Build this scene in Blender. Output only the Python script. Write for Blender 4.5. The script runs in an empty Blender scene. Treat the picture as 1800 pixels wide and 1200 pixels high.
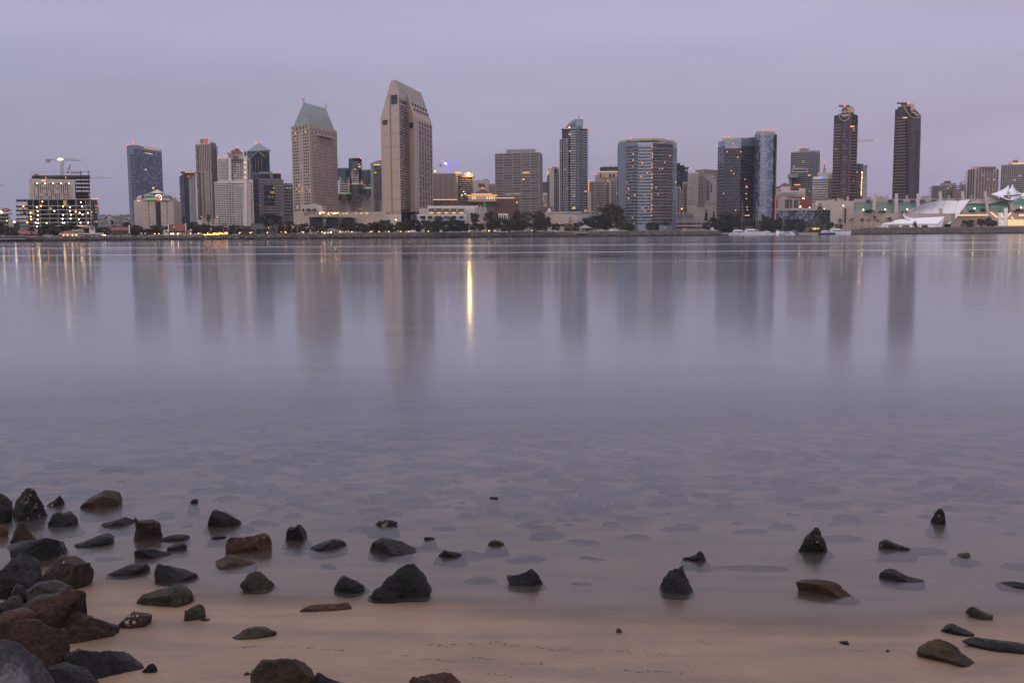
W_R0, W_R1, W_BODY = .068, .115, (.222, .232, .25)
import bpy, math, random
from mathutils import Vector, noise
rnd = random.Random(11)
C = bpy.context.scene.collection
sc = bpy.context.scene
R = math.radians
# ---------------------------------------------------------------- camera
CAM = Vector((0, 0, 2.4)); FOC = 1750.0; PITCH = math.atan(188.5/FOC); ROLL = 0.006
_F = Vector((0, math.cos(PITCH), -math.sin(PITCH)))
_R0 = Vector((1, 0, 0)); _U0 = Vector((0, math.sin(PITCH), math.cos(PITCH)))
_Rt = _R0*math.cos(ROLL) - _U0*math.sin(ROLL)
_Up = _U0*math.cos(ROLL) + _R0*math.sin(ROLL)
cd = bpy.data.cameras.new('camera'); cam = bpy.data.objects.new('camera', cd); C.objects.link(cam)
cd.sensor_width = 36; cd.lens = 36*FOC/1800; cd.clip_start = .1; cd.clip_end = 30000
from mathutils import Matrix
m3 = Matrix((_Rt, _Up, -_F)).transposed().to_4x4(); m3.translation = CAM
cam.matrix_world = m3
sc.camera = cam
def ray(px, py): return _F*FOC + _Rt*(px-900) + _Up*(600-py)
def atY(px, py, Y):
    d = ray(px, py); return CAM + d*(Y/d.y)
def onz(px, py, z=0.0):
    d = ray(px, py); return CAM + d*((z-CAM.z)/d.z)
def X(px, Y, ref=395): return atY(px, ref, Y).x
def Z(px, py, Y): return atY(px, py, Y).z
def lerp(a, b, t): return a+(b-a)*t
def table(t, x):
    if x <= t[0][0]: return t[0][1]
    for (a, b), (c, d) in zip(t, t[1:]):
        if x <= c: return b+(d-b)*(x-a)/(c-a)
    return t[-1][1]
# ---------------------------------------------------------------- materials
MATS = {}
def mat(name, col, rough=.7, metal=0, var=.12, scale=.4, bump=0, bscale=8, spec=.5, emis=None, estr=0):
    if name in MATS: return MATS[name]
    m = bpy.data.materials.new(name); m.use_nodes = True; nt = m.node_tree; N = nt.nodes; L = nt.links
    b = N['Principled BSDF']; b.inputs['Roughness'].default_value = rough; b.inputs['Metallic'].default_value = metal
    b.inputs['Specular IOR Level'].default_value = spec
    b.inputs['Base Color'].default_value = (*col, 1)
    if emis:
        b.inputs['Emission Color'].default_value = (*emis, 1); b.inputs['Emission Strength'].default_value = estr
    elif var:
        tc = N.new('ShaderNodeTexCoord'); no = N.new('ShaderNodeTexNoise'); no.inputs['Scale'].default_value = scale
        no.inputs['Detail'].default_value = 5; no.inputs['Roughness'].default_value = .65
        L.new(tc.outputs['Object'], no.inputs['Vector'])
        cr = N.new('ShaderNodeValToRGB')
        cr.color_ramp.elements[0].position = .3; cr.color_ramp.elements[1].position = .7
        cr.color_ramp.elements[0].color = (*[c*(1-var) for c in col], 1)
        cr.color_ramp.elements[1].color = (*[min(1, c*(1+var)) for c in col], 1)
        L.new(no.outputs['Fac'], cr.inputs['Fac']); L.new(cr.outputs['Color'], b.inputs['Base Color'])
        if bump:
            n2 = N.new('ShaderNodeTexNoise'); n2.inputs['Scale'].default_value = bscale; n2.inputs['Detail'].default_value = 8
            n2.inputs['Roughness'].default_value = .7
            L.new(tc.outputs['Object'], n2.inputs['Vector'])
            bp = N.new('ShaderNodeBump'); bp.inputs['Strength'].default_value = bump; bp.inputs['Distance'].default_value = .02
            L.new(n2.outputs['Fac'], bp.inputs['Height']); L.new(bp.outputs['Normal'], b.inputs['Normal'])
    MATS[name] = m; return m
def emit(name, col, s): return mat(name, (0, 0, 0), .5, 0, 0, emis=col, estr=s)
BEIGE = mat('beige_concrete', (.42, .335, .285)); BEIGE2 = mat('pale_precast', (.40, .345, .31))
CREAM = mat('cream_stucco', (.45, .39, .34)); WHITE = mat('white_stucco', (.56, .53, .51)); GREYC = mat('grey_concrete', (.26, .25, .25))
BROWN = mat('brown_concrete', (.21, .165, .14)); DBROWN = mat('dark_brown_metal', (.075, .055, .05)); DARK = mat('dark_steel', (.035, .033, .035))
BRICK = mat('red_brick', (.13, .058, .050)); TILE = mat('red_roof_tile', (.20, .055, .035), .8); SLATE = mat('dark_slate', (.035, .035, .045), .6)
ROOFG = mat('grey_roof', (.12, .12, .12)); COPPER = mat('weathered_copper', (.17, .215, .20), .5, var=.15); COPPER2 = mat('copper_rib', (.16, .10, .075), .6)
TAN = mat('tan_panel', (.44, .34, .25)); LEDGE = mat('ledge_stone', (.25, .19, .155)); REDW = mat('red_wall', (.25, .055, .05)); PINKS = mat('pink_stone', (.24, .165, .14))
GL = mat('dark_glass', (.016, .019, .026), .12, .25, var=0, spec=.6); GL2 = mat('curtained_glass', (.085, .075, .075), .3, .1, var=0)
GL3 = mat('bluish_glass', (.035, .05, .07), .12, .45, var=0); GLASSES = [GL, GL, GL2, GL3, GL]
BGL = mat('blue_curtain_wall', (.16, .19, .24), .16, .75, var=.12, scale=.05); BGL2 = mat('deep_blue_glass', (.065, .085, .115), .15, .65, var=.2, scale=.08)
SGL = mat('silver_blue_glass', (.23, .29, .37), .35, .45, var=.08, scale=.05)
DGL = mat('bronze_glass', (.060, .050, .056), .25, .5, var=.2, scale=.1); GGL = mat('green_glass', (.035, .055, .065), .15, .5, var=.2, scale=.1)
MULL = mat('mullion_metal', (.10, .11, .13), .5, .3)
TEAL = mat('lit_teal_glass', (.05, .16, .13), .3, .2, var=0, emis=(.16, .62, .47), estr=.16)
WARM = emit('warm_window_glow', (1, .50, .17), 1.1); WARM2 = emit('dim_window_glow', (1, .60, .30), .45); STRIP = emit('orange_light_strip', (1, .42, .14), 1.9)
LAMP = emit('amber_lamp', (1, .42, .08), 9); FLOOD = emit('white_floodlight', (1, .72, .40), 14); REDL = emit('red_beacon', (1, .10, .06), 2.5)
GREENN = emit('green_neon', (.06, .9, .14), .7); REDN = emit('red_neon', (1, .10, .07), 1.0); WHITEN = emit('white_neon', (1, .95, .9), 2.2); BLUEN = emit('blue_neon', (.05, .2, 1), 2.2)
GOLDN = emit('yellow_glow', (1, .75, .2), 1.2); PURPN = emit('violet_mast_light', (.25, .2, 1), 1.4); HOT = emit('bright_interior', (1, .66, .32), 1.1)
LEAF = [mat('olive_leaves', (.035, .04, .018), .7, var=.4, scale=.6), mat('dark_leaves', (.022, .028, .015), .7, var=.4, scale=.6), mat('brown_green_leaves', (.045, .034, .022), .7, var=.4, scale=.6), mat('light_green_leaves', (.075, .085, .02), .7, var=.4, scale=.6)]
BARK = mat('bark', (.09, .07, .055), .9); PALEBARK = mat('pale_bark', (.22, .17, .14), .9)
GRASS = mat('mown_grass', (.055, .075, .022), .9, var=.3, scale=.3); PAVE = mat('quay_paving', (.38, .36, .36), .8)
BOATW = mat('white_gelcoat', (.62, .62, .66), .3); NAVY = mat('navy_hull', (.02, .045, .09), .3); ALU = mat('aluminium_mast', (.42, .42, .44), .4, .5)
RUST = mat('rusty_red_steel', (.30, .06, .05)); ORNG = mat('orange_netting', (.32, .12, .05))
MEMB = mat('white_membrane', (.86, .88, .92), .6, var=.04); BLUEP = mat('blue_panel', (.02, .05, .19), .5); GREENB = mat('green_buoy_paint', (.01, .13, .06), .5)
# ---------------------------------------------------------------- mesh helpers
class MB:
    def __init__(s): s.v = []; s.f = []; s.m = []; s.ms = []
    def mi(s, m):
        if m not in s.ms: s.ms.append(m)
        return s.ms.index(m)
    def add(s, vs, fs, m):
        o = len(s.v); i = s.mi(m); s.v += [tuple(v) for v in vs]
        for f in fs: s.f.append(tuple(o+k for k in f)); s.m.append(i)
    def box(s, c, sz, m, ax=None, ay=None):
        """box centred at c with size sz; ax, ay unit horizontal axes"""
        ax = Vector(ax) if ax is not None else Vector((1, 0, 0)); ay = Vector(ay) if ay is not None else Vector((-ax.y, ax.x, 0)); az = ax.cross(ay).normalized()
        c = Vector(c); P = []
        for k in (-.5, .5):
            for j in (-.5, .5):
                for i in (-.5, .5): P.append(c+ax*(i*sz[0])+ay*(j*sz[1])+az*(k*sz[2]))
        s.add(P, [(0, 2, 3, 1), (4, 5, 7, 6), (0, 1, 5, 4), (2, 6, 7, 3), (0, 4, 6, 2), (1, 3, 7, 5)], m)
    def prism(s, poly, z0, z1, m, top=None):
        """poly: list of (x,y); z1 float or list"""
        n = len(poly); z1 = z1 if isinstance(z1, (list, tuple)) else [z1]*n; z0 = z0 if isinstance(z0, (list, tuple)) else [z0]*n
        V = [(p[0], p[1], z0[i]) for i, p in enumerate(poly)]+[(p[0], p[1], z1[i]) for i, p in enumerate(poly)]
        s.add(V, [(i, (i+1) % n, n+(i+1) % n, n+i) for i in range(n)]+[tuple(range(n-1, -1, -1))], m)
        s.add(V[n:], [tuple(range(n))], top or m)
    def tube(s, pts, rs, m, n=6):
        pts = [Vector(p) for p in pts]; rs = rs if isinstance(rs, (list, tuple)) else [rs]*len(pts); V = []
        for i, p in enumerate(pts):
            d = (pts[min(i+1, len(pts)-1)]-pts[max(i-1, 0)]).normalized()
            a = d.cross(Vector((0, 0, 1)) if abs(d.z) < .9 else Vector((1, 0, 0))).normalized(); b = d.cross(a)
            for k in range(n):
                t = 2*math.pi*k/n; V.append(p+(a*math.cos(t)+b*math.sin(t))*rs[i])
        F = [(i*n+k, i*n+(k+1) % n, (i+1)*n+(k+1) % n, (i+1)*n+k) for i in range(len(pts)-1) for k in range(n)]
        F += [tuple(range(n-1, -1, -1)), tuple(range((len(pts)-1)*n, len(pts)*n))]
        s.add(V, F, m)
    def cone(s, c, r, h, m, n=4, rot=0, top=0):
        c = Vector(c); V = [c+Vector((math.cos(rot+2*math.pi*k/n)*r, math.sin(rot+2*math.pi*k/n)*r, 0)) for k in range(n)]
        V += [c+Vector((math.cos(rot+2*math.pi*k/n)*r*top, math.sin(rot+2*math.pi*k/n)*r*top, h)) for k in range(n)]
        s.add(V, [(k, (k+1) % n, n+(k+1) % n, n+k) for k in range(n)]+[tuple(range(n, 2*n))]+[tuple(range(n-1, -1, -1))], m)
    def ball(s, c, r, m, n=8, h=5, sz=1, half=False):
        V = []; F = []
        for j in range(h+1):
            ph = (math.pi/2 if half else math.pi)*j/h
            for k in range(n):
                t = 2*math.pi*k/n; V.append((c[0]+r*math.sin(ph)*math.cos(t), c[1]+r*math.sin(ph)*math.sin(t), c[2]+r*sz*math.cos(ph)))
        for j in range(h):
            for k in range(n): F.append((j*n+k, (j+1)*n+k, (j+1)*n+(k+1) % n, j*n+(k+1) % n))
        s.add(V, F, m)
    def build(s, name, parent=None, origin=None, smooth=False):
        me = bpy.data.meshes.new(name); o = origin if origin is not None else (parent['_o'] if parent is not None and '_o' in parent else None)
        if o is not None: vs = [(a-o[0], b-o[1], c-o[2]) for a, b, c in s.v]
        else: vs = s.v
        me.from_pydata(vs, [], s.f); me.update()
        for m in s.ms: me.materials.append(m)
        me.polygons.foreach_set('material_index', s.m)
        if smooth: me.polygons.foreach_set('use_smooth', [True]*len(me.polygons))
        ob = bpy.data.objects.new(name, me); C.objects.link(ob)
        if parent is not None:
            ob.parent = parent
            if '_o' in parent and parent.type == 'MESH': pass
        elif origin is not None: ob.location = origin
        return ob
def tag(o, label=None, cat=None, group=None, kind=None):
    if label: o['label'] = label
    if cat: o['category'] = cat
    if group: o['group'] = group
    if kind: o['kind'] = kind
    return o
def empty(name, loc, label, cat, group=None):
    o = bpy.data.objects.new(name, None); C.objects.link(o); o.location = loc; o.empty_display_size = 1
    o['_o'] = tuple(loc); return tag(o, label, cat, group)
def copy_tree(o, loc, rz=0, sc_=1, label=None):
    r = o.copy(); C.objects.link(r); r.location = loc; r.rotation_euler = (0, 0, rz); r.scale = (sc_, sc_, sc_) if not isinstance(sc_, tuple) else sc_
    if label: r['label'] = label
    for ch in o.children:
        c = ch.copy(); C.objects.link(c); c.parent = r
        for g in ch.children:
            d = g.copy(); C.objects.link(d); d.parent = c
    return r
# ---------------------------------------------------------------- world and sun
w = bpy.data.worlds.new('World'); sc.world = w; w.use_nodes = True; nt = w.node_tree; N = nt.nodes; L = nt.links; N.clear()
out = N.new('ShaderNodeOutputWorld')
sky = N.new('ShaderNodeTexSky'); sky.sky_type = 'NISHITA'; sky.sun_disc = False
SUN_EL, SUN_AZ = R(32), R(205)      # sun behind thick cloud, behind and left of the camera
sky.sun_elevation = SUN_EL; sky.sun_rotation = SUN_AZ; sky.air_density = 1.6; sky.dust_density = 3
bg1 = N.new('ShaderNodeBackground'); bg1.inputs['Strength'].default_value = .02; L.new(sky.outputs['Color'], bg1.inputs['Color'])
tc = N.new('ShaderNodeTexCoord'); sep = N.new('ShaderNodeSeparateXYZ'); L.new(tc.outputs['Generated'], sep.inputs[0])
def mth(op, a, b=None, c=None, clamp=False):
    n = N.new('ShaderNodeMath'); n.operation = op; n.use_clamp = clamp
    for i, x in enumerate((a, b, c)):
        if x is None: continue
        if isinstance(x, (int, float)): n.inputs[i].default_value = x
        else: L.new(x, n.inputs[i])
    return n.outputs[0]
def mixc(f, a, b):
    n = N.new('ShaderNodeMix'); n.data_type = 'RGBA'
    if isinstance(f, (int, float)): n.inputs[0].default_value = f
    else: L.new(f, n.inputs[0])
    for i, x in ((6, a), (7, b)):
        if isinstance(x, tuple): n.inputs[i].default_value = (*x, 1)
        else: L.new(x, n.inputs[i])
    return n.outputs[2]
# overcast cloud deck: elevation ramp, sideways tint and soft stretched cloud
ramp = N.new('ShaderNodeValToRGB'); L.new(mth('MAXIMUM', sep.outputs['Z'], 0), ramp.inputs[0])
cr = ramp.color_ramp; cr.elements[0].position = 0; cr.elements[0].color = (.300, .285, .440, 1)
for p, c_ in SKYRAMP if 'SKYRAMP' in globals() else ((.05, (.297, .275, .432)), (.12, (.338, .308, .475)), (.23, (.412, .366, .552)), (.45, (.72, .67, .80)), (1, (.80, .75, .86))):
    e = cr.elements.new(p) if p < 1 else cr.elements[-1]; e.position = p; e.color = (*c_, 1)
mp = N.new('ShaderNodeMapping'); mp.inputs['Scale'].default_value = (1.2, 1.2, 9); mp.inputs['Rotation'].default_value = (0, R(-7), 0); L.new(tc.outputs['Generated'], mp.inputs[0])
no = N.new('ShaderNodeTexNoise'); no.inputs['Scale'].default_value = 1.6; no.inputs['Detail'].default_value = 4; no.inputs['Roughness'].default_value = .5; L.new(mp.outputs[0], no.inputs['Vector'])
cl = mth('MULTIPLY_ADD', no.outputs['Fac'], .50, .77)
side = mixc(mth('MULTIPLY_ADD', sep.outputs['X'], 1.05, .5, clamp=True), (.95, 1.0, 1.0), (1.06, .985, 1.0))
vm = N.new('ShaderNodeMix'); vm.data_type = 'RGBA'; vm.blend_type = 'MULTIPLY'; vm.inputs[0].default_value = 1
L.new(ramp.outputs[0], vm.inputs[6]); L.new(side, vm.inputs[7])
# brighter cloud bank low on the right
bank = mth('MULTIPLY', mth('MULTIPLY', mth('SUBTRACT', sep.outputs['X'], .28), 5, clamp=True),
   mth('MULTIPLY', mth('MULTIPLY', mth('SUBTRACT', mth('MULTIPLY_ADD', sep.outputs['X'], .22, .012), sep.outputs['Z']), 60, clamp=True), .17))
# the back of the sky (behind the viewer) is lighter and warmer
back = mth('MULTIPLY_ADD', sep.outputs['Y'], -.9, .05, clamp=True)
c1 = mixc(back, vm.outputs[2], (.84, .72, .84))
bg2 = N.new('ShaderNodeBackground'); L.new(c1, bg2.inputs['Color']); L.new(mth('MULTIPLY', cl, mth('ADD', bank, .93)), bg2.inputs['Strength'])
ad = N.new('ShaderNodeAddShader'); L.new(bg1.outputs[0], ad.inputs[0]); L.new(bg2.outputs[0], ad.inputs[1]); L.new(ad.outputs[0], out.inputs[0])
sl = bpy.data.lights.new('sun', 'SUN'); sl.energy = .6; sl.angle = R(70); sl.color = (1, .86, .78)
so = bpy.data.objects.new('sun', sl); C.objects.link(so)
sd = Vector((math.sin(SUN_AZ)*math.cos(SUN_EL), math.cos(SUN_AZ)*math.cos(SUN_EL), math.sin(SUN_EL)))
so.rotation_euler = (-sd).to_track_quat('-Z', 'Y').to_euler(); so.location = (-50, -100, 120)
vs = sc.view_settings; vs.view_transform = 'Standard'; vs.look = 'None'; vs.gamma = 1; vs.exposure = 0
sc.render.engine = 'CYCLES'; sc.cycles.use_denoising = True; sc.cycles.max_bounces = 6; sc.cycles.transparent_max_bounces = 12
sc.cycles.sample_clamp_indirect = 6; sc.cycles.caustics_reflective = True
# ---------------------------------------------------------------- beach, sea bed, water
_wl = [onz(x, y) for x, y in ((-60, 1062), (150, 1044), (235, 1058), (330, 1078), (450, 1082), (620, 1082), (760, 1096), (900, 1110), (1050, 1116), (1250, 1128), (1450, 1140), (1620, 1150), (1720, 1128), (1860, 1118))]
WLT = [(p.x, p.y) for p in _wl]
def gz(x, y):
    yw = table(WLT, x); d = y-yw
    z = -.052*d if d < 7 else -.364-.09*(d-7)
    if d < 0: z = -.075*d
    if y > 30: z = min(z, -2.2)-.0
    z += .010*noise.noise(Vector((x*1.1, y*1.6, 0)))+.004*noise.noise(Vector((x*5, y*8, 3)))
    if x < -2.75: z += .35*(-2.75-x)*max(0, min(1, (6.6-y)/.8))   # the riprap bank climbs to the left
    return max(z, -6)
def hit(px, py, water=True):
    d = ray(px, py); t = .5*CAM.z/-d.z
    for k in range(400):
        p = CAM+d*t; g = gz(p.x, p.y)
        if water: g = max(g, 0)
        if p.z <= g: return p
        if p.z-g < .001: return p
        t += max(2e-7, (p.z-g)/-d.z*.5)
    return p
def axis(segs):
    o = []
    for a, b, n in segs: o += [a+(b-a)*k/n for k in range(n)]
    return o+[segs[-1][1]]
def sheet(name, xs, ys, zf, m, smooth=True):
    V = [(x, y, zf(x, y)) for y in ys for x in xs]; nx = len(xs)
    F = [(j*nx+i, j*nx+i+1, (j+1)*nx+i+1, (j+1)*nx+i) for j in range(len(ys)-1) for i in range(nx-1)]
    me = bpy.data.meshes.new(name); me.from_pydata(V, [], F); me.materials.append(m)
    if smooth: me.polygons.foreach_set('use_smooth', [True]*len(F))
    o = bpy.data.objects.new(name, me); C.objects.link(o); return o
# sand
ms = mat('wet_sand', (.275, .188, .125), .5, var=.14, scale=1.6, bump=.35, bscale=90)
nt = ms.node_tree; N = nt.nodes; L = nt.links; b = N['Principled BSDF']
tc = N.new('ShaderNodeTexCoord'); vo = N.new('ShaderNodeTexNoise'); vo.inputs['Scale'].default_value = 140; vo.inputs['Detail'].default_value = 2; L.new(tc.outputs['Object'], vo.inputs['Vector'])
cr = N.new('ShaderNodeValToRGB'); cr.color_ramp.elements[0].position = .28; cr.color_ramp.elements[0].color = (.38, .36, .35, 1); cr.color_ramp.elements[1].position = .42; cr.color_ramp.elements[1].color = (1, 1, 1, 1); L.new(vo.outputs['Fac'], cr.inputs[0])
# faint darker swash bands following the beach
mp = N.new('ShaderNodeMapping'); mp.inputs['Scale'].default_value = (.35, 2.4, 1); L.new(tc.outputs['Object'], mp.inputs[0])
n3 = N.new('ShaderNodeTexNoise'); n3.inputs['Scale'].default_value = 2.2; n3.inputs['Detail'].default_value = 6; L.new(mp.outputs[0], n3.inputs['Vector'])
cr3 = N.new('ShaderNodeValToRGB'); cr3.color_ramp.elements[0].position = .35; cr3.color_ramp.elements[0].color = (.78, .79, .82, 1); cr3.color_ramp.elements[1].position = .6; cr3.color_ramp.elements[1].color = (1.06, 1.03, 1, 1); L.new(n3.outputs['Fac'], cr3.inputs[0])
src = b.inputs['Base Color'].links[0].from_socket
def mul(a, c):
    n = N.new('ShaderNodeMix'); n.data_type = 'RGBA'; n.blend_type = 'MULTIPLY'; n.inputs[0].default_value = 1; L.new(a, n.inputs[6]); L.new(c, n.inputs[7]); return n.outputs[2]
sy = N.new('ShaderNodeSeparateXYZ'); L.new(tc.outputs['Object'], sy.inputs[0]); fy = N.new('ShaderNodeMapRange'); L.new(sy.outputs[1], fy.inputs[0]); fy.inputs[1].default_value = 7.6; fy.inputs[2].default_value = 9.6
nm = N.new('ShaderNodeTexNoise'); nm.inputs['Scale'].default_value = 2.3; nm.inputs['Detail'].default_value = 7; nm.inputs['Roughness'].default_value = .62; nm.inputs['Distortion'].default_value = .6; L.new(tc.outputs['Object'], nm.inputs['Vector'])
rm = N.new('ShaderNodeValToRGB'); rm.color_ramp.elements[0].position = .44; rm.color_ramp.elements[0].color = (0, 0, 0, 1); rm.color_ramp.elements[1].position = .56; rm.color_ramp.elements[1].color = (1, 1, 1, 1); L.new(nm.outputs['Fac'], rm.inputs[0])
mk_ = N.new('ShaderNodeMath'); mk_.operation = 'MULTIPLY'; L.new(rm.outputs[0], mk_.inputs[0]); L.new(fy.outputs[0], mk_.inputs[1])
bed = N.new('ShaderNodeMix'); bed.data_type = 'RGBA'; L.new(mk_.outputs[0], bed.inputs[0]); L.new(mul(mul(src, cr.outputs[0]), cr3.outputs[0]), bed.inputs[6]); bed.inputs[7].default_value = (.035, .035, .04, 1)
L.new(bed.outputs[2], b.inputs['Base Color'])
xs = axis([(-400, -40, 10), (-40, -10, 12), (-10, 10, 150), (10, 40, 12), (40, 400, 10)])
ys = axis([(-60, 3, 20), (3, 16, 130), (16, 30, 16), (30, 520, 12)])
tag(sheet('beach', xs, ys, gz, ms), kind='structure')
# unseen dark bank added behind the viewer, blocking low sky light from the rocks
tag(sheet('bank', axis([(-400, -40, 10), (-40, 40, 60), (40, 400, 10)]), axis([(-80, -14, 8), (-14, -1.5, 14)]), lambda x, y: min(9, .55+.72*(-1.5-y))+.5*noise.noise(Vector((x*.3, y*.3, 7))), mat('sky_blocking_bank', (.03, .032, .022), .9, var=.4, scale=1.5)), kind='structure')
# water sheet with its depth stored per vertex
mw = bpy.data.materials.new('calm_bay_water'); mw.use_nodes = True; nt = mw.node_tree; N = nt.nodes; L = nt.links; N.clear()
out = N.new('ShaderNodeOutputMaterial'); at = N.new('ShaderNodeAttribute'); at.attribute_name = 'depth'
tc = N.new('ShaderNodeTexCoord')
def stretched(sx, sy, s, det=3):
    m = N.new('ShaderNodeMapping'); m.inputs['Scale'].default_value = (sx, sy, 1); L.new(tc.outputs['Object'], m.inputs[0])
    n = N.new('ShaderNodeTexNoise'); n.inputs['Scale'].default_value = s; n.inputs['Detail'].default_value = det; L.new(m.outputs[0], n.inputs['Vector']); return n.outputs['Fac']
fr = N.new('ShaderNodeFresnel'); fr.inputs['IOR'].default_value = 1.333
far = stretched(.0012, .02, 1, 2)      # ruffled lanes on the far water
mr = N.new('ShaderNodeMapRange'); L.new(far, mr.inputs[0]); mr.inputs[1].default_value = .4; mr.inputs[2].default_value = .62; mr.inputs[3].default_value = W_R0; mr.inputs[4].default_value = W_R1
gl = N.new('ShaderNodeBsdfGlossy'); gl.distribution = 'GGX'; L.new(mr.outputs[0], gl.inputs['Roughness']); gl.inputs['Color'].default_value = (.93, .94, .96, 1)
bh = stretched(.5, 1.6, 3, 3)
bp = N.new('ShaderNodeBump'); bp.inputs['Distance'].default_value = .02; L.new(bh, bp.inputs['Height'])
sw_ = N.new('ShaderNodeSeparateXYZ'); L.new(tc.outputs['Object'], sw_.inputs[0]); fb = N.new('ShaderNodeMapRange'); L.new(sw_.outputs[1], fb.inputs[0]); fb.inputs[1].default_value = 12; fb.inputs[2].default_value = 30; fb.inputs[3].default_value = .06; fb.inputs[4].default_value = 0; L.new(fb.outputs[0], bp.inputs['Strength'])
rr_ = mr.outputs[0]          # two narrow wind lanes lie across the bay
for yc, hw, am in ((212, 9, .16), (131, 5, .13), (86, 3, .05)):
    q1 = N.new('ShaderNodeMath'); q1.operation = 'SUBTRACT'; L.new(sw_.outputs[1], q1.inputs[0]); q1.inputs[1].default_value = yc
    q2 = N.new('ShaderNodeMath'); q2.operation = 'ABSOLUTE'; L.new(q1.outputs[0], q2.inputs[0])
    q3 = N.new('ShaderNodeMapRange'); q3.interpolation_type = 'SMOOTHSTEP'; L.new(q2.outputs[0], q3.inputs[0]); q3.inputs[1].default_value = 0; q3.inputs[2].default_value = hw; q3.inputs[3].default_value = am; q3.inputs[4].default_value = 0
    q4 = N.new('ShaderNodeMath'); q4.operation = 'ADD'; L.new(rr_, q4.inputs[0]); L.new(q3.outputs[0], q4.inputs[1]); rr_ = q4.outputs[0]
nr = N.new('ShaderNodeMapRange'); L.new(sw_.outputs[1], nr.inputs[0]); nr.inputs[1].default_value = 8; nr.inputs[2].default_value = 15; nr.inputs[3].default_value = .13; nr.inputs[4].default_value = 0
n2_ = N.new('ShaderNodeMapRange'); L.new(sw_.outputs[1], n2_.inputs[0]); n2_.inputs[1].default_value = 18; n2_.inputs[2].default_value = 85; n2_.inputs[3].default_value = .05; n2_.inputs[4].default_value = 0
q6 = N.new('ShaderNodeMath'); q6.operation = 'ADD'; L.new(rr_, q6.inputs[0]); L.new(n2_.outputs[0], q6.inputs[1]); rr_ = q6.outputs[0]
q5 = N.new('ShaderNodeMath'); q5.operation = 'ADD'; L.new(rr_, q5.inputs[0]); L.new(nr.outputs[0], q5.inputs[1]); L.new(q5.outputs[0], gl.inputs['Roughness'])
L.new(bp.outputs[0], gl.inputs['Normal'])
dif = N.new('ShaderNodeBsdfDiffuse')      # stirred-up sand tints the shallows
bc = N.new('ShaderNodeMapRange'); L.new(at.outputs['Fac'], bc.inputs[0]); bc.inputs[1].default_value = .05; bc.inputs[2].default_value = .5
bm_ = N.new('ShaderNodeMix'); bm_.data_type = 'RGBA'; L.new(bc.outputs[0], bm_.inputs[0]); bm_.inputs[6].default_value = (.24, .205, .178, 1); bm_.inputs[7].default_value = (*W_BODY, 1); L.new(bm_.outputs[2], dif.inputs['Color'])
tr = N.new('ShaderNodeBsdfTransparent'); tr.inputs['Color'].default_value = (.88, .905, .92, 1)
op = N.new('ShaderNodeMapRange'); op.interpolation_type = 'SMOOTHERSTEP'; L.new(at.outputs['Fac'], op.inputs[0]); op.inputs[1].default_value = -.02; op.inputs[2].default_value = 1.35; op.inputs[3].default_value = 0.15; op.inputs[4].default_value = 1
wob = N.new('ShaderNodeMath'); wob.operation = 'MULTIPLY_ADD'; L.new(stretched(.35, .8, .9, 3), wob.inputs[0]); wob.inputs[1].default_value = .36; wob.inputs[2].default_value = -.18
ad = N.new('ShaderNodeMath'); ad.operation = 'ADD'; ad.use_clamp = True; L.new(op.outputs[0], ad.inputs[0]); L.new(wob.outputs[0], ad.inputs[1])
mb = N.new('ShaderNodeMixShader'); L.new(ad.outputs[0], mb.inputs[0]); L.new(tr.outputs[0], mb.inputs[1]); L.new(dif.outputs[0], mb.inputs[2])
mm = N.new('ShaderNodeMixShader'); L.new(fr.outputs[0], mm.inputs[0]); L.new(mb.outputs[0], mm.inputs[1]); L.new(gl.outputs[0], mm.inputs[2])
# the film of water thins out to nothing over the swash
ed = N.new('ShaderNodeMapRange'); ed.interpolation_type = 'SMOOTHERSTEP'; L.new(at.outputs['Fac'], ed.inputs[0]); ed.inputs[1].default_value = .002; ed.inputs[2].default_value = .035
ew = N.new('ShaderNodeMath'); ew.operation = 'MULTIPLY_ADD'; L.new(stretched(.8, 2.5, 1.5, 4), ew.inputs[0]); ew.inputs[1].default_value = .02; ew.inputs[2].default_value = .0
t2 = N.new('ShaderNodeBsdfTransparent'); me_ = N.new('ShaderNodeMixShader'); L.new(ed.outputs[0], me_.inputs[0]); L.new(t2.outputs[0], me_.inputs[1]); L.new(mm.outputs[0], me_.inputs[2])
L.new(me_.outputs[0], out.inputs[0])
xs = axis([(-2500, -60, 24), (-60, -10, 20), (-10, 10, 120), (10, 60, 20), (60, 2500, 24)])
ys = axis([(2.5, 16, 130), (16, 40, 24), (40, 1000, 40)])
wo = tag(sheet('water', xs, ys, lambda x, y: 0.0, mw), kind='structure')
att = wo.data.attributes.new('depth', 'FLOAT', 'POINT')
att.data.foreach_set('value', [min(1, -gz(v.co.x, v.co.y)) if v.co.y < 40 else 1.0 for v in wo.data.vertices])
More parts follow.
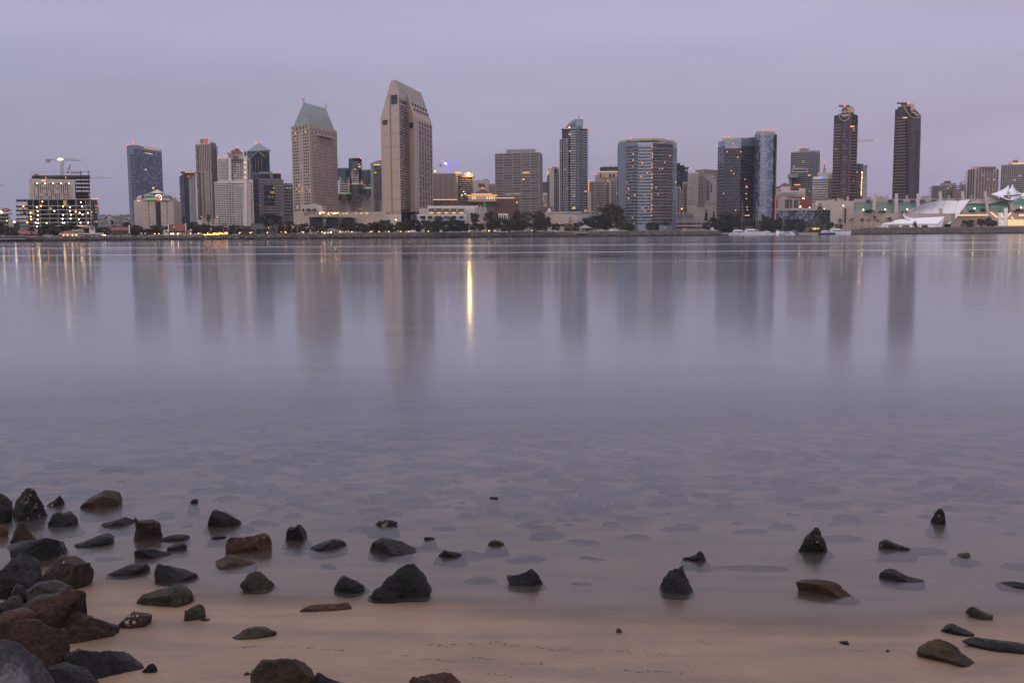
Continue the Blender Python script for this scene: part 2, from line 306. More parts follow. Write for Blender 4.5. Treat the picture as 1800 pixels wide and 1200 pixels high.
# ---------------------------------------------------------------- rocks
def rockmat(name, c1, c2, rough=.45, spot=None, sscale=7, sthr=.62, moss=None, silt=False):
    if name in MATS: return MATS[name]
    m = bpy.data.materials.new(name); m.use_nodes = True; nt = m.node_tree; N = nt.nodes; L = nt.links; b = N['Principled BSDF']
    b.inputs['Roughness'].default_value = rough; b.inputs['Specular IOR Level'].default_value = .42
    tc = N.new('ShaderNodeTexCoord'); oi = N.new('ShaderNodeObjectInfo'); va = N.new('ShaderNodeVectorMath'); L.new(tc.outputs['Object'], va.inputs[0]); L.new(oi.outputs['Location'], va.inputs[1])
    def nz(s, d=6, r=.65):
        n = N.new('ShaderNodeTexNoise'); n.inputs['Scale'].default_value = s; n.inputs['Detail'].default_value = d; n.inputs['Roughness'].default_value = r; L.new(va.outputs[0], n.inputs['Vector']); return n.outputs['Fac']
    def ramp(f, p0, p1, a, c):
        r = N.new('ShaderNodeValToRGB'); e = r.color_ramp.elements; e[0].position = p0; e[1].position = p1; e[0].color = (*a, 1); e[1].color = (*c, 1); L.new(f, r.inputs[0]); return r.outputs[0]
    col = ramp(nz(6), .32, .68, c1, c2)
    def mix(f, a, c):
        n = N.new('ShaderNodeMix'); n.data_type = 'RGBA'; L.new(f, n.inputs[0]); L.new(a, n.inputs[6])
        if isinstance(c, tuple): n.inputs[7].default_value = (*c, 1)
        else: L.new(c, n.inputs[7])
        return n.outputs[2]
    fine = ramp(nz(38, 8, .85), .38, .66, (.30, .30, .30), (2.1, 2.0, 1.9))
    mu = N.new('ShaderNodeMix'); mu.data_type = 'RGBA'; mu.blend_type = 'MULTIPLY'; mu.inputs[0].default_value = 1; L.new(col, mu.inputs[6]); L.new(fine, mu.inputs[7]); col = mu.outputs[2]
    if moss: col = mix(ramp(nz(3.2), .48, .62, (0, 0, 0), (1, 1, 1)), col, moss)
    if spot:
        vt = N.new('ShaderNodeTexVoronoi'); vt.inputs['Scale'].default_value = sscale*3; L.new(va.outputs[0], vt.inputs['Vector'])
        s1 = ramp(vt.outputs['Distance'], .22, .34, (1, 1, 1), (0, 0, 0)); s2 = ramp(nz(sscale, 3), sthr, sthr+.05, (0, 0, 0), (1, 1, 1))
        mm_ = N.new('ShaderNodeMath'); mm_.operation = 'MULTIPLY'; L.new(s1, mm_.inputs[0]); L.new(s2, mm_.inputs[1]); col = mix(mm_.outputs[0], col, spot)
    if silt:
        rv = N.new('ShaderNodeMapRange'); L.new(oi.outputs['Random'], rv.inputs[0]); rv.inputs[3].default_value = .5; rv.inputs[4].default_value = 2.6
        hv = N.new('ShaderNodeHueSaturation'); hv.inputs['Saturation'].default_value = 1.3; L.new(col, hv.inputs['Color']); L.new(rv.outputs[0], hv.inputs['Value']); col = hv.outputs[0]
        sx = N.new('ShaderNodeSeparateXYZ'); L.new(tc.outputs['Object'], sx.inputs[0]); a1 = N.new('ShaderNodeMath'); a1.operation = 'MULTIPLY_ADD'; L.new(nz(5, 4), a1.inputs[0]); a1.inputs[1].default_value = .20; L.new(sx.outputs[2], a1.inputs[2])
        col = mix(ramp(a1.outputs[0], .09, .22, (1, 1, 1), (0, 0, 0)), col, (.27, .19, .13))
    L.new(col, b.inputs['Base Color'])
    bp = N.new('ShaderNodeBump'); bp.inputs['Strength'].default_value = 1; bp.inputs['Distance'].default_value = .034
    mx = N.new('ShaderNodeMath'); mx.operation = 'ADD'; L.new(nz(28, 8, .75), mx.inputs[0]); L.new(nz(9, 6), mx.inputs[1]); L.new(mx.outputs[0], bp.inputs['Height']); L.new(bp.outputs[0], b.inputs['Normal'])
    rr = N.new('ShaderNodeMapRange'); L.new(nz(14), rr.inputs[0]); rr.inputs[1].default_value = .35; rr.inputs[2].default_value = .65; rr.inputs[3].default_value = rough-.22; rr.inputs[4].default_value = rough+.22; L.new(rr.outputs[0], b.inputs['Roughness'])
    MATS[name] = m; return m
RK = {
 'k': rockmat('black_wet_rock', (.002, .002, .003), (.009, .008, .010), .40),
 'kb': rockmat('barnacled_black_rock', (.004, .004, .004), (.015, .013, .012), .42, (.22, .18, .14), 5, .50),
 'd': rockmat('dark_grey_rock', (.007, .007, .009), (.030, .029, .036), .46),
 'g': rockmat('grey_rock', (.030, .026, .027), (.065, .056, .055), .6),
 'b': rockmat('brown_rock', (.014, .008, .005), (.066, .038, .024), .5),
 'rb': rockmat('reddish_rock', (.024, .009, .005), (.095, .042, .020), .6, (.30, .25, .22), 6, .66),
 'ow': rockmat('oyster_rock', (.028, .010, .008), (.065, .03, .02), .6, (.55, .52, .55), 5, .46),
 'ol': rockmat('olive_rock', (.014, .016, .009), (.062, .062, .038), .6),
 'oy': rockmat('algae_brown_rock', (.018, .012, .007), (.045, .03, .015), .6, None, 7, .6, (.10, .065, .018)),
 'gw': rockmat('white_stained_rock', (.035, .038, .052), (.085, .088, .11), .55),
 's': rockmat('drowned_stone', (.007, .008, .010), (.024, .025, .03), .7, silt=True),
 'sb': rockmat('shelly_drowned_stone', (.008, .008, .010), (.026, .025, .03), .7, (.5, .48, .48), 5, .48, silt=True),
}
def ico(sub):
    import bmesh
    bm = bmesh.new(); bmesh.ops.create_icosphere(bm, subdivisions=sub, radius=1)
    V = [v.co.copy() for v in bm.verts]; F = [tuple(v.index for v in f.verts) for f in bm.faces]; bm.free(); return V, F
ICO = {k: ico(k) for k in (2, 3, 4, 5)}
def rock_mesh(name, W, D, H, below, m, seed, sub=4, cuts=9, prof=None, rough=.05, lean=0, sharp=1.0, layered=0, boxy=.88, spread=0):
    r = random.Random(seed); V, F = ICO[sub]
    planes = []
    for k in range(cuts):
        n = Vector((r.uniform(-1, 1), r.uniform(-1, 1), r.uniform(-.5, 1))).normalized(); planes.append((n, r.uniform(.50, .90)))
    off = Vector((seed*3.1 % 50, seed*1.7 % 50, seed*.9 % 50)); P = []
    for v in V:
        s = 1.0
        for n, d in planes:
            q = v.dot(n)
            if q > 1e-4: s = min(s, d/q)
        s = lerp(1.0, s, sharp)
        v2 = Vector([math.copysign(abs(c)**boxy, c) for c in v]); P.append(v2*s)
    mx = max(abs(p.x) for p in P); my = max(abs(p.y) for p in P); mz = max(p.z for p in P); mn = -min(p.z for p in P)
    o = []
    for v, p in zip(V, P):
        x, y, z = p.x/mx, p.y/my, (p.z/mz if p.z > 0 else p.z/mn)
        if z > 0:
            if prof:
                el = max(.5, math.sqrt(max(0, 1-x*x))); z = z*table(prof, x)/el
                z = min(z, table(prof, x)*1.05)
            x += lean*z
        else: y *= 1+spread*min(1, -z*1.6); x *= 1+spread*min(1, -z*1.6)
        q = Vector((x*W/2, y*D/2, z*H if z > 0 else z*below))
        sc_ = max(W, H, D)
        f = noise.noise(q*(3.2/sc_)+off)*.11+noise.noise(q*(8/sc_)+off)*.06-abs(noise.noise(q*(14/sc_)+off))*.07*(1+rough*8)+noise.noise(q*(40/sc_)+off)*.014*(1+rough*8)
        if layered: f += .035*math.sin(q.z/sc_*layered*6+3*noise.noise(q*(4/sc_)+off))
        q += v*(f*min(W, max(H, W*.35), D)*.9*(.5+rough*8*.5))
        o.append(q)
    me = bpy.data.meshes.new(name); me.from_pydata([tuple(q) for q in o], [], F); me.materials.append(m)
    me.polygons.foreach_set('use_smooth', [True]*len(F)); 
    return me
nrock = 0
def rock(x0, x1, yt, yb, mk, label, prof=None, df=.75, on='auto', seed=None, sub=4, cuts=9, rough=.05, lift=0, name='rock', group=None, sink=0, sharp=1, layered=0, rz=0, hextra=0):
    global nrock; nrock += 1; seed = seed or nrock*7+3
    if on == 'auto': P = hit((x0+x1)/2, yb)
    else: P = onz((x0+x1)/2, yb, on)
    s = P.y/(FOC*math.cos(PITCH)); W = (x1-x0)*s*1.04; hp = (yb-yt)*s; ang = math.atan2(CAM.z-P.z, P.y)
    D = min(W*df, hp/(.5*math.sin(ang))*.75)
    H = max((hp-.44*D*math.sin(ang))/math.cos(ang), .10*hp)+hextra
    cy = P.y+D*.44; g = gz(P.x, cy); below = max(.35*H, (P.z-g)+.04, .04)
    me = rock_mesh(name, W, D, H, below, RK[mk], seed, sub, cuts, prof, rough, 0, sharp, layered, spread=0 if P.z > .01 or gz(P.x, cy) > -.02 else (.75 if below > .5*W else .18))
    me.set_sharp_from_angle(angle=R(30))
    o = bpy.data.objects.new(name, me); C.objects.link(o); tag(o, label, 'rock', group)
    L_ = Vector((P.x*cy/P.y, cy, P.z)); ra = -math.atan2(P.x, P.y)+rz; cs, sn = math.cos(ra), math.sin(ra); S = [1, 1, 1]
    pts = [v.co.copy() for v in me.vertices if v.co.z > -.002]
    yb_ = min(yb, 1235)
    for _ in range(6):      # fit the visible outline to the measured box
        q = [proj(Vector((L_.x+(p.x*S[0])*cs-(p.y*S[1])*sn, L_.y+(p.x*S[0])*sn+(p.y*S[1])*cs, L_.z+p.z*S[2]))) for p in pts]
        ax0, ax1, ay0, ay1 = min(a for a, _ in q), max(a for a, _ in q), min(b_ for _, b_ in q), max(b_ for _, b_ in q)
        fx = (x1-x0)/(ax1-ax0); fy = (yb-yt)/(ay1-ay0); S[0] *= fx; S[2] *= fy**1.0; S[1] *= fy**.6 if fy < 1 else min(fy**.5, fx if fx > 1 else 1)
        A_ = onz((ax0+ax1)/2, ay1, P.z); B_ = onz((x0+x1)/2, yb, P.z); L_ += Vector((B_.x-A_.x, B_.y-A_.y, 0))
    o.location = (L_.x, L_.y, L_.z-sink); o.scale = (S[0], S[1], max(S[2], .05)); o.rotation_euler = (0, 0, ra); return o
def proj(p):
    d = p-CAM; f = d.dot(_F); return 900+FOC*d.dot(_Rt)/f, 600-FOC*d.dot(_Up)/f
TRI = lambda pk, sh=.25: [(-1, .08), (lerp(-1, pk, .5), .55), (pk-.08, 1), (pk+.08, .98), (lerp(pk, 1, .5), .62), (1, sh)]
FLATT = [(-1, .5), (-.7, .85), (0, 1), (.6, .9), (1, .5)]
# left bank, far to near
rock(-8, 22, 866, 892, 'b', 'dark rounded rock at the edge of the photo above the barnacled boulder', on=.05)
rock(22, 84, 857, 916, 'kb', 'black boulder with pale barnacle patches standing in shallow water at the bank', FLATT, sub=5, df=.8)
rock(82, 114, 870, 890, 'kb', 'small dark rock just behind and beside the barnacled black boulder', TRI(.5, .4))
rock(84, 138, 898, 926, 'k', 'black rock with two low humps in front of the barnacled boulder', [(-1, .5), (-.6, 1), (-.2, .75), (.1, .5), (.5, .55), (1, .3)])
rock(-12, 22, 884, 920, 'kb', 'black barnacled rock cut by the photo edge beside the barnacled boulder')
rock(-6, 15, 922, 944, 'rb', 'small reddish brown rock low at the photo edge')
o = rock(140, 215, 861, 893, 'b', 'tilted flat brown slab rising out of the water beyond the low flat rocks', [(-1, .05), (-.5, .42), (.1, .8), (.7, 1), (.9, .95), (1, .5)], df=.5, cuts=5)
rock(17, 66, 915, 958, 'b', 'dark brown pointed rock behind the ridged grey rock', TRI(.1))
rock(12, 114, 944, 984, 'd', 'dark grey rock with a sharp ridge lying across the bank', [(-1, .35), (-.5, .7), (.2, 1), (.55, .75), (1, .15)], sub=5, on=.04)
rock(72, 165, 974, 1031, 'b', 'dark wedge rock with one white lichen spot overhanging the sand', [(-1, .55), (-.3, .7), (.4, 1), (.85, .98), (1, .45)], sub=5, df=.6, on=.03, layered=1)
rock(-12, 76, 971, 1034, 'd', 'large dark grey boulder at the photo edge behind the pale flat rock', FLATT, sub=5, on=.10)
rock(-14, 18, 1014, 1050, 'd', 'dark rock at the photo edge below the large dark grey boulder', on=.16)
rock(10, 50, 1026, 1060, 'd', 'small dark grey rock wedged beside the pale flat rock', on=.12)
rock(44, 130, 1018, 1062, 'g', 'pale grey flat rock resting on the bank above the brown boulders', [(-1, .6), (-.4, 1), (.3, .95), (1, .3)], sub=5, on=.12)
rock(-14, 44, 1046, 1080, 'd', 'smooth slate grey rock at the photo edge above the reddish rock', FLATT, on=.2)
rock(10, 154, 1034, 1112, 'b', 'broad brown boulder leaning behind the biggest brown boulder', [(-1, .3), (-.4, .62), (.3, .95), (.8, 1), (1, .6)], sub=5, on=.14, cuts=7, df=.6)
rock(-12, 62, 1067, 1104, 'rb', 'reddish rough rock between two long brown boulders', FLATT, on=.24)
rock(58, 211, 1064, 1146, 'b', 'biggest brown boulder with a flat top beside the oyster covered rock', [(-1, .85), (-.5, 1), (.2, .92), (.8, .88), (1, .5)], sub=5, on=.02, cuts=7, df=.55)
rock(-25, 123, 1080, 1172, 'b', 'long dark brown boulder at the photo edge above the white stained rock', [(-1, 1), (-.3, .92), (.3, .68), (.8, .6), (1, .3)], sub=5, on=.2, cuts=7, df=.6)
rock(168, 191, 1128, 1144, 'k', 'small black stone tucked under the biggest brown boulder', on=.01)
o = rock(108, 258, 1138, 1222, 'd', 'dark grey slab boulder sloping down to the sand at the bottom corner', [(-1, .75), (-.6, 1), (0, .85), (.6, .55), (1, .2)], sub=5, on=.03, cuts=6, df=.6)
rock(80, 190, 1163, 1235, 'd', 'bluish dark rock between the white stained boulder and the grey slab', [(-1, .9), (-.3, 1), (.4, .6), (1, .3)], sub=5, on=.1)
gwr = rock(-70, 106, 1121, 1300, 'gw', 'smooth blue grey boulder with a white stain in the bottom corner', [(-1, .9), (-.4, 1), (.2, .85), (.7, .6), (1, .3)], sub=5, on=.2, cuts=3, df=.6, rough=.01)
# stones on the sand and in the shallows
rock(205, 268, 1073, 1104, 'ow', 'small reddish rock covered with white oyster shells on the sand', FLATT, df=.8)
rock(323, 362, 1061, 1091, 'ol', 'small olive pointed rock standing on wet sand', [(-1, .55), (-.3, .8), (.5, 1), (.8, .9), (1, .3)], cuts=6)
rock(353, 369, 1086, 1091, 'b', 'tiny flat chip beside the small olive rock')
rock(240, 341, 1026, 1066, 'ol', 'grey green angular rock half out on the wet sand', [(-1, .25), (-.75, .85), (-.1, 1), (.4, .95), (.8, .6), (1, .2)], sub=5, cuts=7)
rock(271, 348, 989, 1024, 'k', 'black rock with a hump at one end and a low tail', [(-1, .3), (-.7, 1), (-.2, .95), (.2, .55), (1, .2)], sub=5)
rock(189, 264, 988, 1012, 'd', 'low domed dark rock awash beyond the black humped rock', FLATT, df=.6)
rock(178, 240, 908, 926, 'd', 'low flat black rock beside the brown wedge rock', [(-1, .5), (-.4, .8), (.4, 1), (1, .9)], df=.6)
rock(235, 286, 908, 951, 'b', 'brown wedge rock standing up from the shallows', [(-1, .95), (-.5, 1), (.1, .8), (.6, .45), (1, .1)], sub=5)
rock(130, 202, 936, 962, 'k', 'black craggy rock awash with a low shoulder', [(-1, .2), (-.5, .35), (-.1, .9), (.7, 1), (1, .4)], rough=.08)
rock(278, 334, 938, 951, 'd', 'flat grey rock barely awash behind two black rocks', df=.5)
rock(235, 301, 960, 981, 'k', 'low black ridge rock awash', [(-1, .4), (-.5, 1), (.3, .7), (1, .3)], df=.5)
rock(293, 329, 954, 968, 'k', 'small black rock next to the low ridge rock', df=.5)
rock(334, 348, 876, 884, 'k', 'tiny black dome of rock alone in the water', FLATT)
rock(365, 424, 895, 926, 'k', 'rounded black boulder in the shallows beyond the rust brown rock', [(-1, .6), (-.5, 1), (.2, 1), (.7, .7), (1, .4)], sub=5)
rock(370, 398, 940, 947, 'k', 'thin sliver of black rock just above the water', df=.5)
rock(396, 478, 936, 973, 'rb', 'rust brown crusty rock with a flat ragged top', [(-1, .5), (-.8, .95), (0, .9), (.6, 1), (.9, .85), (1, .4)], sub=5, rough=.12, df=.5, cuts=4)
rock(378, 448, 975, 999, 'oy', 'low olive brown rock half covered by water', [(-1, .2), (-.2, 1), (.2, .95), (1, .15)], df=.6)
rock(421, 482, 1003, 1038, 'ol', 'rounded olive grey rock with a rough face in thin water', [(-1, .25), (-.5, .8), (-.1, 1), (.4, .85), (1, .35)], sub=5, rough=.08)
rock(502, 540, 921, 949, 'k', 'small black blocky rock with a sharp upper corner', [(-1, .6), (-.3, .85), (.45, 1), (.6, .9), (1, .25)], cuts=6)
rock(544, 609, 946, 968, 'k', 'low black rock with a bump in the middle', [(-1, .3), (-.5, .75), (.3, 1), (.6, .7), (1, .3)])
rock(587, 642, 1010, 1043, 'k', 'black faceted rock beside the big black boulder', [(-1, .4), (-.5, 1), (.1, .75), (.6, .8), (1, .4)], sub=5, cuts=8)
rock(650, 760, 989, 1056, 'k', 'big black pyramid shaped boulder near the water edge', [(-1, .18), (-.6, .5), (-.1, .85), (.15, 1), (.42, .98), (.7, .6), (1, .15)], sub=5, cuts=6, df=.7, seed=21)
rock(650, 732, 944, 976, 'k', 'black rock with a rounded hump and a tail sloping into the water', [(-1, .5), (-.5, 1), (0, .72), (.5, .4), (1, .12)], sub=5)
rock(526, 618, 1058, 1074, 'rb', 'thin ragged brown slab lying on wet sand', [(-1, .6), (-.7, .8), (0, .7), (.7, 1), (1, .3)], rough=.14, df=.4)
rock(408, 487, 1100, 1124, 'ol', 'crescent shaped olive rock half buried in the sand', [(-1, .12), (-.4, .8), (0, 1), (.5, .85), (1, .3)], sub=5, df=.45)
rock(440, 556, 1156, 1230, 'oy', 'round brown boulder with yellow algae at the bottom edge', [(-1, .25), (-.5, .8), (0, 1), (.4, .92), (1, .3)], sub=5, cuts=6)
rock(549, 610, 1181, 1215, 'd', 'dark rock beside the yellow brown round boulder', [(-1, .7), (-.5, 1), (.4, .7), (1, .2)])
rock(700, 822, 1180, 1240, 'rb', 'reddish black ragged rock cut by the bottom edge', [(-1, .3), (-.6, .9), (-.1, 1), (.5, .8), (1, .2)], sub=5, rough=.12)
rock(428, 441, 1180, 1186, 'b', 'tiny brown pebble on the sand near the yellow brown boulder', df=.7)
rock(250, 277, 1165, 1182, 'k', 'small black stone alone on the sand near the grey slab', [(-1, .3), (-.2, 1), (.5, .8), (1, .4)])
rock(660, 699, 913, 924, 'kb', 'small barnacled rock tip awash beyond the humped black rock', rough=.12, df=.5)
rock(771, 812, 966, 979, 'k', 'low black rock nose at one end of a drowned slab', [(-1, .4), (-.4, 1), (.4, .6), (1, .1)], df=.5)
rock(858, 887, 948, 958, 'oy', 'short flat brown slab tip above the water', [(-1, .3), (-.3, .8), (.5, 1), (.95, 1), (1, .6)], df=.4)
rock(745, 764, 943, 948, 'k', 'tiny black sliver of rock above a long drowned stone', df=.4)
rock(860, 876, 872, 877, 'k', 'tiny dark rock tip far out among the drowned stones', rough=.12)
rock(890, 954, 999, 1030, 'd', 'grey wedge rock with a pale sloping top and dark face', [(-1, .35), (-.4, .65), (.3, 1), (.65, .95), (1, .35)], sub=5, cuts=6)
rock(1160, 1218, 993, 1043, 'd', 'grey brown pointed rock leaning in shallow water', [(-1, .25), (-.4, .6), (.3, 1), (.7, .75), (1, .3)], sub=5, cuts=6)
rock(1200, 1241, 967, 986, 'k', 'small black rock with a knob at one end', [(-1, .1), (-.3, .4), (.2, .6), (.55, 1), (.85, .8), (1, .3)], df=.5)
rock(1404, 1455, 926, 971, 'kb', 'rough brown black pyramid rock standing in the water', TRI(.1, .3), sub=5, rough=.12)
rock(1398, 1498, 1017, 1050, 'rb', 'flat brown rock partly covered by water below the pyramid rock', [(-1, .55), (-.7, .9), (-.1, 1), (.5, .8), (1, .2)], sub=5, df=.55)
rock(1636, 1663, 893, 921, 'kb', 'lumpy black rock standing alone far out', [(-1, .3), (-.4, .8), (.1, 1), (.6, .8), (1, .4)], rough=.14)
rock(1544, 1600, 947, 967, 'kb', 'black rock with a hump and a thin tail awash', [(-1, .3), (-.5, 1), (-.1, .7), (.3, .4), (1, .25)], df=.5)
rock(1683, 1706, 970, 979, 'ol', 'tiny olive rock top above a drowned stone', FLATT)
rock(1545, 1624, 998, 1023, 'k', 'black teardrop shaped rock tapering into the water', [(-1, .5), (-.7, 1), (-.2, .85), (.4, .35), (1, .1)], sub=5, df=.5)
rock(1757, 1830, 1021, 1036, 'k', 'low flat black rock cut by the photo edge', [(-1, .4), (-.5, 1), (1, .8)], df=.4)
rock(1697, 1746, 1065, 1086, 'ol', 'low dark rock with a thin tail on the swash', [(-1, .5), (-.5, 1), (.1, .5), (1, .2)], df=.5)
rock(1657, 1713, 1095, 1116, 'k', 'small black angular rock with a pointed corner on the swash', [(-1, .3), (-.55, 1), (-.2, .85), (.4, .45), (1, .1)], cuts=6, df=.6)
rock(1611, 1715, 1122, 1172, 'oy', 'large brown craggy rock on the sand in front of the long grey rock', [(-1, .3), (-.4, .95), (.1, 1), (.5, .7), (1, .15)], sub=5, rough=.12)
rock(1690, 1815, 1119, 1149, 'd', 'long low dark grey rock lying at the water edge', [(-1, .3), (-.5, .85), (.3, 1), (.7, .85), (1, .5)], sub=5, df=.4)
rock(1083, 1093, 1103, 1110, 'g', 'tiny pale shell fragment on the wet sand', df=.7)
rock(1475, 1493, 1125, 1132, 'k', 'tiny scrap of dark seaweed covered stone on the sand', [(-1, .1), (.2, .6), (.6, 1), (1, .2)])
rock(1557, 1564, 1140, 1145, 'g', 'tiny white pebble on the sand near the craggy rock', df=.8)
def deco(prefix, spots, m, name):
    o = next(q for q in C.objects if str(q.get('label', '')).startswith(prefix)); loc, rot, sc3 = o.location, o.rotation_euler.to_matrix(), o.scale
    W_ = [loc+rot@Vector((v.co.x*sc3.x, v.co.y*sc3.y, v.co.z*sc3.z)) for v in o.data.vertices]; Q = [(proj(p), p, i) for i, p in enumerate(W_)]
    for sx, sy, r_ in spots:
        near = [(p.y, p, i) for (a, b_), p, i in Q if abs(a-sx) < 3.5 and abs(b_-sy) < 3.5]
        if not near: continue
        _, p, i = min(near, key=lambda t: t[0]); rr = r_*p.y/FOC; n_ = o.data.vertices[i].normal; nw = (rot@Vector((n_.x/sc3.x, n_.y/sc3.y, n_.z/sc3.z))).normalized()
        mb = MB(); a_ = nw.cross(Vector((0, 0, 1))).normalized(); b2 = nw.cross(a_); k = 9
        ring_ = [p+a_*math.cos(6.283*j/k)*rr*rnd.uniform(.7, 1.2)+b2*math.sin(6.283*j/k)*rr*rnd.uniform(.6, 1.1)-nw*rr*.1 for j in range(k)]
        mb.add(ring_+[p+nw*rr*.35], [(j, (j+1) % k, k) for j in range(k)]+[(j, k, (j+1) % k) for j in range(k)], m); inv = rot.inverted()
        mb.v = [tuple(Vector(((inv@(Vector(v)-loc)).x/sc3.x, (inv@(Vector(v)-loc)).y/sc3.y, (inv@(Vector(v)-loc)).z/sc3.z))) for v in mb.v]
        me = bpy.data.meshes.new(name); me.from_pydata(mb.v, [], mb.f); me.materials.append(m); c = bpy.data.objects.new(name, me); C.objects.link(c); c.parent = o
SHELL = mat('oyster_shell', (.50, .47, .50), .5, var=.15, scale=30); BARN = mat('barnacle_crust', (.20, .16, .115), .8, var=.4, scale=40)
deco('small reddish rock covered', [(228, 1080, 2.6), (238, 1081, 3), (232, 1079, 1.8), (214, 1088, 2.2), (219, 1094, 4.5), (236, 1097, 4), (222, 1101, 2), (250, 1090, 2), (228, 1090, 2.2)], SHELL, 'oyster_shell')
deco('black boulder with pale barnacle', [(50, 873, 3.5), (56, 869, 3), (45, 871, 2.4), (72, 872, 2), (50, 886, 4.5), (44, 883, 3), (64, 890, 5), (67, 885, 3), (58, 893, 2.5)], BARN, 'barnacle')
deco('dark wedge rock with one', [(108, 988, 3)], SHELL, 'lichen_spot')
deco('rust brown crusty rock', [(430, 945, 3), (450, 944, 2.5), (466, 943, 3), (415, 948, 2)], BARN, 'barnacle')
deco('rough brown black pyramid', [(1432, 938, 2), (1438, 950, 3), (1426, 952, 2.2), (1418, 945, 2)], BARN, 'barnacle')
deco('lumpy black rock', [(1648, 905, 3), (1652, 912, 2)], BARN, 'barnacle')
# white stain on the corner boulder: a patch in its own material
nt = RK['gw'].node_tree; N = nt.nodes; L = nt.links; b = N['Principled BSDF']; tc = N.new('ShaderNodeTexCoord'); n1 = N.new('ShaderNodeTexNoise'); n1.inputs['Scale'].default_value = 7; n1.inputs['Detail'].default_value = 9; n1.inputs['Roughness'].default_value = .75
L.new(tc.outputs['Object'], n1.inputs['Vector']); vm = N.new('ShaderNodeVectorMath'); vm.operation = 'DISTANCE'; vm.inputs[1].default_value = (.02, -.22, .20); L.new(tc.outputs['Object'], vm.inputs[0])
ma = N.new('ShaderNodeMath'); ma.operation = 'MULTIPLY_ADD'; L.new(n1.outputs['Fac'], ma.inputs[0]); ma.inputs[1].default_value = .55; L.new(vm.outputs['Value'], ma.inputs[2])
r_ = N.new('ShaderNodeValToRGB'); r_.color_ramp.elements[0].position = .43; r_.color_ramp.elements[0].color = (1, 1, 1, 1); r_.color_ramp.elements[1].position = .50; r_.color_ramp.elements[1].color = (0, 0, 0, 1); L.new(ma.outputs[0], r_.inputs[0])
mx = N.new('ShaderNodeMix'); mx.data_type = 'RGBA'; L.new(r_.outputs[0], mx.inputs[0]); L.new(b.inputs['Base Color'].links[0].from_socket, mx.inputs[6]); mx.inputs[7].default_value = (.30, .31, .34, 1); L.new(mx.outputs[2], b.inputs['Base Color'])
# ---------------------------------------------------------------- drowned stones on the sea bed
protos = []
for k in range(12):
    r = random.Random(900+k)
    protos.append([rock_mesh('submerged_rock', 1, r.uniform(.6, .95), .20, .12, RK[mk], 500+k, 4, 6, [(-1, .5), (-.5, r.uniform(.7, 1)), (.4, r.uniform(.6, 1)), (1, .4)], .16, boxy=1) for mk in ('s', 'sb')])
nsub = 0
def drowned(cx, cy, wpx, dfac=.8, label=None, k=None, shelly=False, rz=None, group='drowned stones lying on the sea bed'):
    """centre pixel, width in pixels: the stone lies on the bed where the straight line of sight meets it"""
    global nsub; nsub += 1
    d = ray(cx, cy); t = .5*CAM.z/-d.z
    for _ in range(60):
        p = CAM+d*t; g = gz(p.x, p.y)+.02; t += (p.z-g)/-d.z*.6
    p = CAM+d*t; s = p.y/(FOC*math.cos(PITCH)); W = wpx*s
    me = protos[(nsub*5) % 12 if k is None else k][1 if shelly else 0]
    o = bpy.data.objects.new('submerged_rock', me); C.objects.link(o); z = gz(p.x, p.y); H = min(W*.8, max(.05, -z*.55)/.2*.55)
    o.location = (p.x, p.y, z); o.scale = (W, W*dfac, H); o.rotation_euler = (0, 0, rnd.uniform(-.35, .35) if rz is None else rz)
    tag(o, label or ('smooth dark stone lying under the shallow water' if not shelly else 'shell crusted dark stone lying under the shallow water'), 'rock', group)
for cx, cy, wp, df, lb, rz in (
 (925, 979, 84, .9, 'broad oval drowned slab beyond the grey wedge rock', .1), (848, 1016, 78, .8, 'pale drowned slab just left of the grey wedge rock'.replace('left of', 'beside'), 0),
 (1021, 1023, 42, .6, 'small drowned stone by itself on clean sand', 0), (1046, 979, 62, .5, 'drowned stone with a dark upper ridge', -.2), (1335, 996, 190, .22, 'very long narrow drowned stone below the pyramid rock', -.1),
 (580, 992, 34, 1.9, 'drowned plank shaped stone pointing at the shore', .35), (515, 968, 66, .7, 'grey drowned slab between the rust rock and the low black rock', 0), (1115, 941, 56, .8, 'brownish block shaped drowned stone', 0),
 (1204, 926, 54, .9, 'round drowned stone with a pale rim', 0), (955, 940, 82, .8, 'drowned stone with a white edged crest', 0), (1022, 950, 66, .6, 'drowned stone touching the crest stone', -.2), (832, 974, 72, 1, 'drowned slab behind the low rock nose', -.1),
 (783, 926, 48, .8, 'small oval drowned stone with clean sand around', -.2), (928, 920, 46, 1, 'reddish round drowned stone', .1), (740, 962, 90, .7, 'drowned tail of the humped black rock', -.1), (700, 968, 60, .6, 'drowned shelf under the humped black rock', 0),
 (640, 928, 64, .8, 'drowned stone beyond the low black rock', 0), (470, 918, 70, .7, 'drowned stone beyond the rust brown rock', 0), (1470, 944, 110, .6, 'broad drowned shelf beside the pyramid rock', 0), (1560, 980, 60, .8, 'mauve drowned stone above the teardrop rock', 0),
 (1620, 968, 90, .8, 'large drowned stone behind the hump and tail rock', 0), (1690, 985, 70, .8, 'drowned stone under the tiny olive rock', 0), (1785, 993, 70, .8, 'pale brown drowned stone at the photo edge', 0), (1380, 925, 60, .7, 'drowned stone beyond the pyramid rock', 0),
 (1320, 931, 70, .5, 'drowned stone with a dark line on top', 0), (1630, 905, 40, 1, 'drowned foot of the lumpy black rock', 0), (190, 980, 60, .6, 'drowned stone beside the wedge rock on the bank', 0), (430, 980, 90, .5, 'drowned shelf behind the olive brown rock', 0)):
    drowned(cx, cy, wp, df, lb, rz=rz, group=None)
